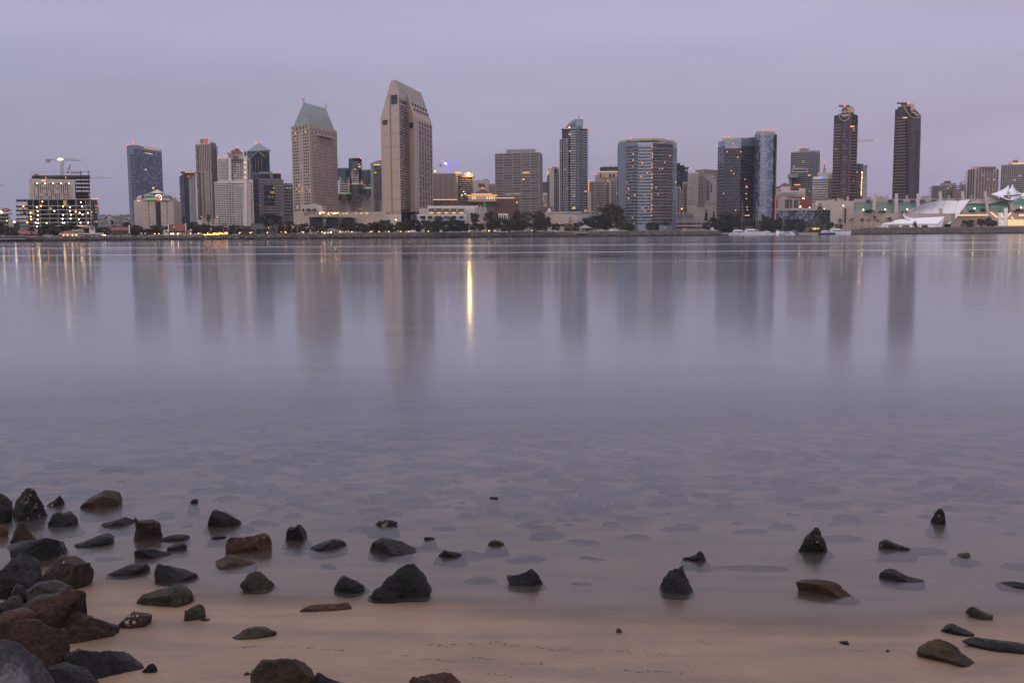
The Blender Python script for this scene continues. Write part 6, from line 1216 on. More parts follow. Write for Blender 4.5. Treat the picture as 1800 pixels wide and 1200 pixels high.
for cx in (1537, 1575.5, 1614, 1653.5, 1693.5, 1734.5, 1776):
    top = 340 if cx < 1650 else 336.5; ln = (cx-1600)*.018
    b.hull([(cx-3.3+ln, 375, 1040), (cx+3+ln, 375, 1040), (cx+2.6-ln, top, 1046), (cx-2.6-ln, top, 1046), (cx-3.3+ln, 375, 1050), (cx+3+ln, 375, 1050), (cx+2.6-ln, top, 1052), (cx-2.6-ln, top, 1052)], [(0, 1, 2, 3), (1, 5, 6, 2), (5, 4, 7, 6), (4, 0, 3, 7), (3, 2, 6, 7), (0, 4, 5, 1)], BEIGE2, 'pylon')
for x, y in ((1556, 368.2), (1595, 367.8), (1713, 366.5), (1795, 365), (1517.5, 368.8)): b.beacon((x, y), m=FLOOD, r=.6, Y=1028)
b.rect(1024, 1682, 1737, 377.5, 379.6, HOT, 'light_strip', 1); b.rect(1025, 1682, 1737, 376, 377.3, BEIGE2, 'canopy', 4); b.rect(1024, 1791, 1840, 376.5, 380, HOT, 'light_strip', 1)
for (x0, y0, x1, y1) in ((1742, 373, 1753, 382), (1759, 373, 1763, 383), (1768, 383, 1777, 374), (1778, 382, 1781, 384)):
    mb = MB(); mb.tube([atY(x0, y0, 1018), atY(x1, y1, 1012)], .9, HOT, 5); mb.build('lit_stair', b.e)
b.rect(1010, 1757, 1840, 385.5, 397, HOT, 'lit_lobby', 2)
for k in range(9): b.rect(1008.8, 1762+9*k, 1762.6+9*k, 385.5, 397, CREAM, 'mullion', .6)
b.rect(1009.5, 1758, 1840, 385, 386, CREAM, 'cornice', 3)
b.hull([(1700, 357, 1050), (1736, 346, 1056), (1770, 352, 1054), (1740, 358, 1048)], [(0, 1, 2, 3)], BEIGE2, 'sloped_roof')
# sail tents
b = Bld('sail_roof', 'white peaked sail tents on the roof of the convention centre', 1780, 1060)
for pts_, nm in ((((1741, 341.5, 1050), (1773, 324.8, 1070), (1785, 352, 1040), (1770, 351, 1040), (1758, 345.5, 1045)), 0), (((1765, 343, 1045), (1780, 323.4, 1060), (1797, 343, 1040), (1778, 352.5, 1036)), 1), (((1780, 340, 1070), (1788, 336, 1075), (1830, 345, 1040), (1781, 352, 1036)), 2), (((1785, 345, 1050), (1812, 328, 1070), (1845, 345, 1050), (1810, 352, 1040)), 3)):
    apex = pts_[1]; base = [pts_[0]]+list(pts_[2:]); ap = atY(*apex); V = []; F = []; n = 8; nb = len(base)
    ringp = [atY(*q) for q in base]+[ap+Vector((0, 24, -(ap.z-atY(*base[0]).z)))]
    nb = len(ringp)
    for i in range(n+1):
        t = i/n
        for q in ringp: V.append(tuple(Vector((lerp(ap.x, q.x, t), lerp(ap.y, q.y, t), lerp(ap.z, q.z, t**.62)))))
    for i in range(n):
        for j in range(nb): F.append((i*nb+j, i*nb+(j+1) % nb, (i+1)*nb+(j+1) % nb, (i+1)*nb+j))
    mb = MB(); mb.add(V, F, MEMB); mb.build('sail', b.e, smooth=True)
b.hull([(1776, 357, 1038), (1792, 347, 1036), (1830, 357, 1038), (1776, 370, 1038), (1830, 370, 1038)], [(0, 3, 4, 2, 1)], BEIGE2, 'gable'); b.hull([(1779, 357, 1037), (1792, 349, 1035), (1826, 357, 1037), (1826, 360, 1037), (1779, 360, 1037)], [(0, 4, 3, 2, 1)], TEAL, 'gable_glass')
# shell stage
b = Bld('concert_shell', 'big white sail shaped concert shell on the riprap point', 1650, 1030)
top = [(1589, 373, 1022), (1600, 369, 1026), (1612, 363.5, 1030), (1628, 357.5, 1034), (1646, 353.5, 1037), (1662, 352.5, 1038), (1685, 353, 1034), (1704.5, 351, 1026)]
low = [(1595, 385.5, 1016), (1604, 388, 1018), (1616, 390, 1022), (1630, 391.5, 1026), (1645, 393.5, 1030), (1658, 396, 1032), (1671, 393, 1028), (1678, 387, 1022)]
V = []; F = []; n = 8; m_ = 8
for i in range(len(top)):
    a, c = atY(*top[i]), atY(*low[i])
    for k in range(m_+1): t = k/m_; q = a.lerp(c, t); q.y += 12*math.sin(math.pi*t)*math.sin(math.pi*min(1, .2+i/8)); V.append(q)
F = [(i*(m_+1)+k, (i+1)*(m_+1)+k, (i+1)*(m_+1)+k+1, i*(m_+1)+k+1) for i in range(len(top)-1) for k in range(m_)]
k0 = len(V); V2 = V+[q+Vector((0, 1.2, 0)) for q in V]; F2 = F+[tuple(k0+j for j in f[::-1]) for f in F]
mb = MB(); mb.add(V2, F2, MEMB); mb.build('shell_roof', b.e, smooth=True)
for i in range(1, len(top)-1):
    mb = MB(); mb.tube([V[i*(m_+1)+k]+Vector((0, -.15, 0)) for k in range(m_+1)], .14, GREYC, 4); mb.build('seam', b.e)
b.rect(1030, 1660, 1672, 394, 399.5, DARK, 'stage_opening', 2)
b = Bld('pavilion_tent', 'low white tent hall in front of the white concert shell', 1605, 1015)
tp = [(1550.5, 394.5), (1560, 391.5), (1572, 390), (1569, 389.5), (1580, 385.5), (1600, 384), (1630, 381.8), (1660.5, 380.5)]
tp = [(1550, 394), (1556, 391.5), (1568, 390.3), (1572, 387.5), (1582, 385.3), (1600, 384), (1630, 382.2), (1660.5, 380.6)]
V = [atY(x, y, 1022) for x, y in tp]+[atY(x, y, 1008) for x, y in ((1550, 396), (1556, 394.6), (1568, 394), (1572, 393.8), (1582, 393.6), (1600, 393.5), (1630, 393.5), (1648, 393.5))]
mb = MB(); mb.add(V, [(i, 8+i, 9+i, i+1) for i in range(7)], MEMB); mb.add([V[7], V[15], atY(1641, 399.8, 1008), atY(1655, 399.8, 1016), ], [(0, 1, 2, 3)], MEMB); mb.build('tent_roof', b.e)
V = [atY(x, y, 1009) for x, y in ((1549, 396), (1556, 394.6), (1648, 393.5), (1642, 400.5), (1549, 400.5))]; mb = MB(); mb.add(V+[v+Vector((0, 12, 0)) for v in V], [(0, 4, 3, 2, 1), (0, 5, 9, 4)], MEMB); mb.build('tent_wall', b.e)
for x0, x1, m_2 in ((1562, 1581, GREYC), (1587, 1598.5, BROWN), (1608.5, 1612, DARK), (1620.5, 1630.5, DARK)): b.rect(1008.5, x0, x1, 395.6, 400, m_2, 'tent_window', .3)
for x0 in (1555, 1584.5, 1603, 1614): b.rect(1008.3, x0, x0+2, 396, 400, WARM2, 'lit_panel', .2)
b = Bld('pylon_sign', 'square pale grey stage tower beside the white concert shell', 1676, 1005)
b.mass([(1671, 1005), (1678.5, 1003)], 375.3, GREYC, depth=5); b.strip((1671, 1005), (1678.5, 1003), 375.5, 1.2, BEIGE2, 'cap', off=.3)
b = Bld('control_tower', 'white column with a dark ring of cameras near the lit lobby', 1757, 1000)
mb = MB(); p = atY(1757.5, 397, 1000); q = atY(1757, 372, 1000); mb.tube([p, q], [1.7, 1.2], MEMB, 10); mb.build('shaft', b.e); mb = MB(); mb.tube([atY(1757.5, 374, 1000), atY(1757.5, 370.5, 1000), atY(1757.5, 368.5, 1000)], [1.2, 2.0, 1.9], DARK, 10); mb.tube([atY(1757.5, 370.4, 1000), atY(1757.5, 369.9, 1000)], 2.1, MEMB, 10); mb.build('cab', b.e)
b = Bld('light_column', 'tall plain white column near the lit lobby', 1768, 1000)
mb = MB(); mb.tube([atY(1767.5, 397, 1000), atY(1768, 367.5, 1000), atY(1768, 366, 1000)], [1.7, 1.9, 2.0], MEMB, 12); mb.build('shaft', b.e); mb = MB(); mb.tube([atY(1768, 366, 1000), atY(1768, 365.2, 1000)], 2.1, WHITE, 12); mb.build('cap', b.e)
# curved exhibition building in the middle
b = Bld('waterfront_hall', 'pale curved hall with a sloping roof behind the waterfront trees', 1000, 900)
b.mass([(957, 905), (1015, 890), (1048, 905)], [374.5, 378, 376], CREAM, depth=30); b.mass([(958, 912), (990, 905), (1054, 915)], 372.5, BEIGE2, depth=20, name='upper_storey'); b.fac((990, 904.5), (1052, 914), 373, 377.5, 1, 10, .9, .08, m=WHITE, glass=[SGL, BGL, GREYC]); b.hull([(964, 391, 884), (980, 388, 884), (1000, 382.5, 884), (1000, 393.5, 884), (968, 395, 884)], [(0, 4, 3, 2, 1)], BEIGE2, 'curved_screen')
b.fac((999, 886), (1005, 886), 382, 392, 4, 2, .7, .2, m=CREAM, glass=[BGL2]); b.rect(886, 1018, 1036, 382, 390, SGL, 'window', 1); b.rect(885, 965, 994, 394, 398, DARK, 'arcade', 1); mb = MB(); mb.ball(atY(965.5, 373, 900), 2.0, WHITE, 12, 6, 1.7, half=True); mb.build('dome', b.e)
for x in (996, 1012, 1019): mb = MB(); mb.tube([atY(x, 399, 878), atY(x, 378, 878)], .16, WHITE, 4); mb.build('flagpole', b.e)
b = Bld('low_building', 'dull red low storey glimpsed above the trees beside the pale curved hall', 955, 940)
b.mass([(945, 940), (973, 940)], 362.5, PINKS, depth=20); b.fac((946, 939), (972, 939), 364, 374, 3, 6, .5, .3, m=PINKS, glass=[GL, GGL])
b = Bld('low_building', 'small white building with a colonnade behind the eucalyptus trees', 883, 800)
b.mass([(868, 800), (893, 800)], 375.5, WHITE, depth=14); b.fac((869, 799.5), (893, 799.5), 378, 386, 1, 6, .9, .4, m=WHITE, glass=[GL])
# restaurant
b = Bld('restaurant', 'low round waterfront restaurant with a wide shallow hip roof', 1198, 940)
A, Bb = (1149, 935), (1248, 938)
b.mass([A, Bb], 391, PINKS, depth=24); b.strip(A, Bb, 391.3, 4.6, GL, 'window_band', off=.5); b.strip((1149, 934), (1248, 937), 395.9, 2.2, BEIGE, 'balcony', off=1.4); b.strip(A, Bb, 398.4, 3, DBROWN, 'arcade', off=.4)
b.hull([(1148, 391, 932), (1250, 391, 936), (1180, 381.8, 948), (1216, 381.8, 948), (1250, 391, 966), (1148, 391, 966)], [(0, 1, 3, 2), (1, 4, 3), (4, 5, 2, 3), (5, 0, 2)], ROOFG, 'roof'); b.strip((1148, 932), (1250, 936), 390.2, 1.6, PINKS, 'eaves', off=.5, th=1); b.rect(948, 1184, 1218, 376, 382, MULL, 'lantern', 8); b.rect(947, 1182, 1220, 379.8, 381, PINKS, 'lantern_eaves', 10)
b = Bld('low_building', 'small grey glazed shed between the restaurant and the marina', 1266, 990)
b.mass([(1253, 990), (1281, 990)], 391, MULL, depth=8); b.fac((1253, 989.5), (1281, 989.5), 392, 397, 2, 9, .6, .1, m=MULL, glass=[GL3]); b.rect(988, 1252, 1282, 390, 391, WHITE, 'roof_slab', 10)
b = Bld('low_building', 'low lit kiosk under the clipped hedge at the marina', 1434, 966)
b.mass([(1405, 968), (1442, 968)], 399, BROWN, depth=4); b.rect(966, 1428, 1435, 400.5, 403.5, GOLDN, 'lit_window', .5); b.rect(966, 1437, 1439, 400.5, 403.5, GOLDN, 'lit_window', .5)
# village buildings
def house(label, px0, px1, yw, yr, ye, Y, wm, rm, gable=True, extra=None, name='village_building'):
    b = Bld(name, label, (px0+px1)/2, Y); b.mass([(px0, Y), (px1, Y)], yw, wm, depth=9)
    in_ = 0 if gable else (px1-px0)*.28
    b.hull([(px0-1, ye, Y-1), (px1+1, ye, Y-1), (px1-in_, yr, Y+5), (px0+in_, yr, Y+5), (px1+1, ye, Y+11), (px0-1, ye, Y+11)], [(0, 1, 2, 3), (4, 5, 3, 2), (1, 4, 2), (5, 0, 3)], rm, 'roof'); return b
b = house('two storey village house with a red tiled roof and dark balcony', 195, 227, 405, 399, 405.3, 575, DBROWN, TILE)
b.rect(574, 196, 226, 411, 417, WHITE, 'lower_wall', 1); b.rect(572, 195, 227, 410.4, 411.3, DBROWN, 'balcony', 3)
for x in (198, 205, 212, 219): b.rect(573.4, x, x+2.2, 412.5, 416.4, GGL if x > 200 else BROWN, 'door', .4); b.rect(574.4, x, x+1.8, 406, 409.6, GL3, 'window', .3)
b.rect(573, 226, 228.4, 395.5, 411, WHITE, 'chimney', 3)
b = house('white village house with a big red roof and one dormer', 296.5, 327, 406, 394, 405.5, 585, WHITE, TILE)
b.mass([(287, 585), (297, 584)], 404, WHITE, depth=8, name='side_wing'); b.rect(583, 290, 294, 405.5, 408.5, GL, 'window', .4); b.rect(583.6, 295.2, 297, 392.5, 406, WHITE, 'chimney', 4); b.rect(583.6, 325.6, 327.4, 392.5, 406, WHITE, 'chimney', 4); b.rect(583.5, 304.5, 308, 398, 401.8, WHITE, 'dormer', 4); b.rect(583.2, 305.3, 307, 399, 401.2, GL, 'dormer_window', .4)
for x in (299, 304.5, 310, 315.5, 321): b.rect(583.6, x, x+3.8, 406, 409, GL, 'window', .4)
b.rect(582, 296, 327, 409, 409.8, DBROWN, 'balcony', 3); b.beacon((301, 411), (304.5, 411), (312.5, 411), m=FLOOD, r=.3, Y=580); b.rect(583.4, 306, 309, 411.5, 415.5, GGL, 'door', .4)
b = Bld('village_building', 'long white arcaded restaurant with a small square bell tower', 142, 565)
b.mass([(103, 565), (182, 566)], 410, WHITE, depth=9); b.mass([(113, 567), (146, 567)], 406.5, WHITE, depth=8, name='upper_block'); b.hull([(110, 409.6, 562), (148, 409.6, 562), (142, 405.8, 568), (118, 405.8, 568)], [(0, 1, 2, 3)], TILE, 'tiled_roof'); b.rect(566, 126, 142, 404.3, 406, WHITE, 'parapet', 4)
b.mass([(156.5, 566), (166.5, 566)], 398.5, WHITE, depth=5, name='bell_tower'); b.pyr([(155.5, 565), (167.5, 565)], 398.5, (161.5, 395.5, 568), TILE, depth=6); b.rect(565, 159, 161, 400, 403.5, GL, 'window', .4); b.rect(565, 162, 164, 400, 403.5, GL, 'window', .4)
for x in (105, 111, 118, 125, 132): b.rect(564, x, x+5.3, 412.3, 416, WARM2 if x > 106 else GL2, 'window', .4)
for x in (149, 156, 163.5, 171): b.rect(564, x, x+5, 412.5, 416.6, GGL, 'arched_window', .4)
b.rect(562, 103, 182, 410.2, 411.4, WHITE, 'awning', 3); b.beacon((111.5, 413.2), (118.5, 413.3), (127.5, 413.4), (134, 413.2), (181, 413), m=LAMP, r=.25, Y=561); b.beacon((184.7, 413.3), m=FLOOD, r=.22, Y=561)
b = house('dark blue pier cafe with a red hipped roof', 40, 67, 411, 406, 411.3, 560, NAVY, TILE, gable=False); b.rect(559, 60, 63.5, 414.5, 416.5, WHITE, 'window', .4); b.rect(559, 54.5, 57, 406.5, 413, DARK, 'chimney', 2)
b = house('white gabled cottage with a red roof line behind the blue cafe', 32, 50, 408, 404, 410.5, 575, WHITE, TILE); b.rect(574, 60, 66, 403, 409, WHITE, 'side_wall', 3)
b = Bld('pier_shed', 'low white windowed pier shed standing on posts over the water', 20, 536)
b.mass([(-30, 536), (45, 538)], 415.5, MULL, depth=8, base=419.8); b.fac((-30, 535.8), (45, 537.8), 415.8, 419.8, 1, 16, .8, .25, m=BEIGE2, glass=[BLUEP, GL3, BLUEP]); b.rect(535, -30, 46, 419.8, 421, GREYC, 'deck', 10); b.rect(536, -30, 46, 414.8, 415.6, GREYC, 'roof_slab', 9)
for x in range(-28, 46, 6): b.rect(536, x, x+.8, 421, 424.5, DARK, 'post', .5)
b = Bld('low_building', 'grey and beige plain blocks behind the pier shed', 22, 640)
b.mass([(15, 640), (24, 640)], 386, GREYC, depth=8); b.mass([(24, 645), (36, 645)], 393, MULL, depth=8, name='wing'); b.mass([(-10, 620), (18, 620)], 409, BROWN, depth=8, name='front_block'); b.beacon((25, 390), m=FLOOD, r=.55, Y=634); b.beacon((14, 404), m=LAMP, r=.5, Y=615); b.rect(619, 2, 8, 405.5, 409, ORNG, 'awning', .5)
b = house('dark timber pavilion with a peaked gable roof near the bare trees', 441, 462, 403, 393.5, 402.5, 610, DBROWN, SLATE)
b.mass([(425, 612), (441, 612)], 403, DBROWN, depth=8, name='wing'); b.mass([(462, 612), (488, 612)], 403, DBROWN, depth=8, name='wing'); b.rect(608, 444, 459, 404, 411, GL3, 'window', .5); b.rect(611, 424, 442, 397.5, 403, SLATE, 'wing_roof', 9); b.rect(611, 462, 489, 398.5, 403, SLATE, 'wing_roof', 9)
b = house('small park hut with a grey pyramid roof and warm lit doorway', 573, 594, 407, 401, 407.5, 625, BROWN, ROOFG, gable=False); b.rect(624, 575.5, 578.5, 408, 413.5, GOLDN, 'lit_doorway', .4); b.beacon((570.5, 409.5), (582, 408.5), m=FLOOD, r=.25, Y=622)
b = Bld('gazebo', 'open gazebo with a pale pyramid roof above a small jetty', 1028, 800)
b.pyr([(1015, 795), (1041, 795)], 401, (1028.5, 395, 802), GREYC, depth=12)
for x in (1017, 1025, 1032, 1039.5): b.rect(795.4, x, x+.6, 401, 408.2, DARK, 'post', .4); b.rect(805, x, x+.6, 401, 408.2, DARK, 'post', .4)
b = Bld('jetty', 'dark landing with pale retaining wall cut into the riprap', 1010, 778)
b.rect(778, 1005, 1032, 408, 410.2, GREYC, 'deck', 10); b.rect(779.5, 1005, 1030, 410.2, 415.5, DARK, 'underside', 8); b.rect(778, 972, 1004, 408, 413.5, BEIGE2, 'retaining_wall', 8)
b = Bld('kiosk', 'small blue kiosk with a flat roof under the slender tree', 829, 740)
b.mass([(822, 740), (837, 740)], 403.5, BLUEP, depth=4); b.rect(739.8, 826, 834, 404.5, 406, WHITE, 'sign_panel', .2); b.rect(738, 840, 858, 401, 401.8, DARK, 'shelter_roof', 5)
for x in (842, 856): b.rect(738.5, x, x+.5, 401.8, 408, DARK, 'post', .4)
b = Bld('village_building', 'small shed with awnings beside the string lit trees', 345, 600)
b.mass([(340, 600), (352, 600)], 410, GREYC, depth=6); b.mass([(329, 602), (337, 602)], 405, GREYC, depth=6, name='tall_shed'); b.pyr([(332, 601), (338, 601)], 405, (335, 402.5, 604), WHITE, depth=6); b.rect(599, 340, 352, 411, 412.2, WHITE, 'awning', 2)
# ================================================================ trees
def crown_mesh(name, seed, m, n=1500, shape='round', leaf=.055):
    r = random.Random(seed); mb = MB(); cl = []
    nc = 70 if shape != 'tall' else 46; n = int(n*3)
    for k in range(nc):
        t = r.uniform(0, 6.28); q = r.random()**.5
        if shape == 'round': z = r.uniform(.16, .93); rr = .44*math.sqrt(max(.05, 1-((z-.54)/.46)**2)); cl.append((math.cos(t)*rr*q, math.sin(t)*rr*q, z, r.uniform(.07, .15)))
        elif shape == 'flat': z = r.uniform(.26, .92); rr = .62*math.sqrt(max(.05, 1-((z-.52)/.46)**2)); cl.append((math.cos(t)*rr*q, math.sin(t)*rr*q, z, r.uniform(.08, .15)))
        elif shape == 'tall': z = r.uniform(.2, .96); rr = .22*(1.15-abs(z-.6)); cl.append((math.cos(t)*rr*q, math.sin(t)*rr*q, z, r.uniform(.05, .11)))
        elif shape == 'cone': z = r.uniform(.12, .97); rr = .26*(1-z)+.02; cl.append((math.cos(t)*rr*q, math.sin(t)*rr*q, z, .04+.07*(1-z)))
        else: z = r.uniform(.08, .85); rr = .5*math.sqrt(max(.1, 1-(z-.1)**2)); cl.append((math.cos(t)*rr*q, math.sin(t)*rr*q, z, r.uniform(.1, .16)))
    for k in range(n):
        c = r.choice(cl); d = Vector((r.gauss(0, 1), r.gauss(0, 1), r.gauss(0, 1))).normalized()*c[3]*r.uniform(.6, 1.08)
        p = Vector(c[:3])+Vector((d.x, d.y, d.z*.8)); a = Vector((r.uniform(-1, 1), r.uniform(-1, 1), r.uniform(-.6, .6))).normalized(); b_ = a.cross(Vector((r.uniform(-1, 1), r.uniform(-1, 1), r.uniform(-1, 1)))).normalized(); s = leaf*r.uniform(.5, 1.1)*.5
        mb.add([p-a*s-b_*s*.6, p+a*s-b_*s*.6, p+a*s*.7+b_*s*.6, p-a*s*.7+b_*s*.6], [(0, 1, 2, 3)], m)
    me = bpy.data.meshes.new(name); me.from_pydata(mb.v, [], mb.f); me.materials.append(m); return me, cl
def trunk_mesh(seed, cl, m, th=.022, h=.5, name='trunk', multi=1):
    r = random.Random(seed); mb = MB()
    for q in range(multi):
        ox = r.uniform(-.1, .1)*(multi > 1); top = Vector((ox+r.uniform(-.03, .03), r.uniform(-.03, .03), h)); mb.tube([(ox*.4, 0, -.03), Vector((ox*.7, 0, h*.5)), top], [th, th*.8, th*.6], m, 6)
        for c in r.sample(cl, min(len(cl), 7)): mb.tube([top-Vector((0, 0, .12)), (top+Vector(c[:3]))*.5, Vector(c[:3])], [th*.5, th*.35, th*.15], m, 4)
    me = bpy.data.meshes.new(name); me.from_pydata(mb.v, [], mb.f); me.materials.append(m); return me
def tree_kind(nm, seed, m, shape, n=1500, bark=BARK, th=.022, multi=1, leaf=.055):
    c, cl = crown_mesh('crown', seed, m, n, shape, leaf); return nm, c, trunk_mesh(seed, cl, bark, th, .5 if shape != 'cone' else .85, multi=multi)
K = {'o1': tree_kind('shade_tree', 1, LEAF[1], 'round'), 'o2': tree_kind('shade_tree', 2, LEAF[0], 'round'), 'o3': tree_kind('shade_tree', 3, LEAF[2], 'round'), 'f1': tree_kind('spreading_tree', 4, LEAF[1], 'flat', 1700), 'f2': tree_kind('spreading_tree', 5, LEAF[0], 'flat', 1700),
     'e1': tree_kind('eucalyptus_tree', 6, LEAF[2], 'round', 1300, PALEBARK, .014, 3), 'e2': tree_kind('eucalyptus_tree', 7, LEAF[1], 'tall', 1000, PALEBARK, .014, 2), 'c': tree_kind('conifer_tree', 8, LEAF[1], 'cone', 1400), 'b': tree_kind('bush', 9, LEAF[0], 'bush', 1300), 'b2': tree_kind('bush', 10, LEAF[1], 'bush', 1300), 'l': tree_kind('bush', 11, LEAF[3], 'bush', 1300), 'lt': tree_kind('shade_tree', 12, LEAF[3], 'round', 1100)}
def tree(kind, x0, x1, yt, yb, label, dY=None, group=None):
    nm, c, t = K[kind]; cx = (x0+x1)/2; Y = (dY if dY else SY(cx)+1.5*LZ(cx)+8); 
    z0 = LZ(cx) if yb is None else Z(cx, yb, Y); zt = Z(cx, yt, Y); h = (zt-z0)/1.02; w_ = (x1-x0)*Y/FOC
    unit = {'round': 1.05, 'flat': 1.42, 'tall': .58, 'cone': .62, 'bush': 1.15}[{'o': 'round', 'f': 'flat', 'e': 'round', 'c': 'cone', 'b': 'bush', 'l': 'bush'}[kind[0]] if kind not in ('e2', 'lt') else {'e2': 'tall', 'lt': 'round'}[kind]]
    e = empty(nm, (X(cx, Y, 405), Y, z0), label, 'tree' if nm != 'bush' else 'bush', group); s = w_/unit*1.18; e.scale = (s, s, h); e.rotation_euler = (0, 0, rnd.uniform(0, 6.28)); del e['_o']
    for me, n2 in ((c, 'crown'), (t, 'trunk')): o = bpy.data.objects.new(n2, me); C.objects.link(o); o.parent = e
    return e
T = tree; gw = 'trees along the far waterfront'
for a in (('f1', 70, 106, 394, None, 'large dark spreading tree in front of the lit building site', 605), ('f1', 96, 146, 395, None, 'wide dark tree behind the white arcaded restaurant', 600), ('o3', 84, 106, 401, None, 'brownish tree beside the arcaded restaurant', 585), ('o1', 58, 80, 400, None, 'small dark tree behind the blue pier cafe', 600),
  ('o1', 146, 160, 401, None, 'dark tree just beside the white bell tower', 600), ('f1', 166, 196, 399, None, 'broad dark tree between the bell tower and the balcony house', 610), ('o2', 224, 252, 400, None, 'round olive tree next to the red roofed balcony house', 600), ('f1', 214, 232, 390, None, 'dark tree top rising behind the balcony house', 640), ('f2', 228, 252, 395, None, 'flat topped tree under the domed hotel corner', 650),
  ('o1', 247, 268, 402, None, 'dark tree in front of the domed hotel glass strip', 610), ('o3', 262, 288, 395, None, 'tall brownish tree beside the white house with the dormer', 620), ('o1', 286, 300, 397, None, 'small dark tree top behind the dormer house', 640), ('o2', 326, 345, 390, None, 'slender olive tree beside the dormer house chimney', 620), ('o1', 345, 366, 393, None, 'dark tree above the string lit café trees', 630), ('o1', 356, 378, 395, None, 'round dark tree in front of the low white terrace', 620),
  ('o2', 374, 398, 396, None, 'olive tree in the middle of the string lights', 640), ('o1', 400, 424, 395, None, 'dark tree at the foot of the red capped white tower', 640), ('o2', 414, 428, 400, None, 'small olive tree beside the dark timber pavilion', 620),
  ('f1', 453, 497, 374, None, 'big rounded dark tree above the bare branched trees', 680), ('o1', 496, 520, 388, None, 'dark tree behind the bare trees near the podium', 650), ('o1', 524, 545, 392, None, 'dark tree by the podium corner', 640), ('o1', 545, 570, 395, None, 'rounded dark tree under the first arched window', 630), ('o3', 568, 590, 394, None, 'brownish tree behind the grey roofed park hut', 645),
  ('f1', 590, 632, 388, None, 'large dark tree covering the third arched window', 660), ('f1', 610, 648, 392, None, 'dark spreading tree in front of the podium wall', 640), ('o1', 645, 668, 390, None, 'round dark tree before the tallest tower base', 655), ('f2', 657, 692, 386, None, 'flat topped olive tree under the tallest tower', 680), ('o1', 650, 680, 391, None, 'dark tree by the white parked boats', 655),
  ('o2', 694, 712, 389, None, 'olive green tree by the blank base block', 670), ('o1', 706, 740, 384, None, 'tall dark tree in front of the lobby glass', 690), ('o3', 738, 757, 385, None, 'thin brownish tree before the white conference building', 680), ('o3', 762, 782, 379, None, 'tall brown green tree under the warm windows', 700), ('o1', 762, 796, 387, None, 'broad round dark tree below the warm lit windows', 680), ('o2', 786, 804, 379, None, 'ragged olive tree between two warm windows', 710), ('o1', 792, 826, 386, None, 'biggest rounded dark tree near the blue kiosk', 690),
  ('e2', 826, 842, 373, None, 'slender eucalyptus in front of the blank white wing', 720), ('e1', 850, 878, 370, None, 'tall eucalyptus with pale trunks near the green buoy', 735), ('o2', 866, 896, 382, None, 'loose olive tree beside the pale trunked eucalyptus', 730), ('o2', 880, 908, 385, None, 'olive tree at the end of the colonnade building', 720),
  ('e1', 898, 932, 369, None, 'tall reddish brown tree under the boxy office tower', 750), ('e1', 928, 960, 370, None, 'tall dark eucalyptus beside the pale curved hall', 755), ('o3', 952, 970, 380, None, 'rounded brown tree at the end of the tall tree group', 750),
  ('lt', 990, 1008, 392, None, 'small bright green tree in front of the pale curved hall', 795), ('o1', 1018, 1042, 382, None, 'dark tree beside the gazebo roof', 850), ('f1', 1030, 1064, 378, None, 'wide dark tree behind the gazebo', 870), ('e1', 1050, 1086, 357, None, 'very tall dark tree before the art deco hotel', 890), ('o1', 1050, 1078, 376, None, 'dense dark tree in the tall group beside the gazebo', 860), ('e1', 1080, 1100, 360, None, 'tall ragged tree beside the broad curved hotel', 890),
  ('lt', 1088, 1110, 389, None, 'yellow green low tree behind the parked boats', 880), ('o2', 1100, 1124, 388, None, 'olive tree in front of the first curved hotel', 905), ('o1', 1118, 1150, 384, None, 'dark tree beside the round restaurant roof', 920), ('c', 1236, 1246, 368, None, 'small dark conifer on the restaurant side', 968), ('c', 1250, 1258, 371, None, 'slim conifer between restaurant and second curved hotel', 968),
  ('o1', 1244, 1266, 382, None, 'dark tree beside the slim conifer', 955), ('o1', 1258, 1290, 373, None, 'broad dark tree before the dark window bay', 962), ('o3', 1280, 1312, 374, None, 'brownish tree in front of the dark window bay', 964), ('o2', 1306, 1336, 384, None, 'olive tree behind the sailing boats', 966), ('o1', 1270, 1292, 392, None, 'low dark tree by the marina entrance', 955),
  ('o1', 1338, 1362, 380, None, 'round dark tree at the foot of the curved blue glass wall', 966), ('o1', 1360, 1388, 383, None, 'dark tree in front of the low blue glass hall', 975), ('f1', 1384, 1420, 384, None, 'long dark tree before the low blue glass hall', 978), ('l', 1416, 1440, 391, None, 'bright clipped hedge bush above the lit kiosk', 972), ('l', 1432, 1454, 391, None, 'second bright clipped bush nearer the blank hall wall', 972), ('b2', 1448, 1466, 388, None, 'dark bush beside the clipped bushes', 976), ('b2', 1690, 1714, 385, None, 'round dark bush between the stage tower and the lit lobby', 990)):
    T(*a[:5], a[5], a[6], gw)
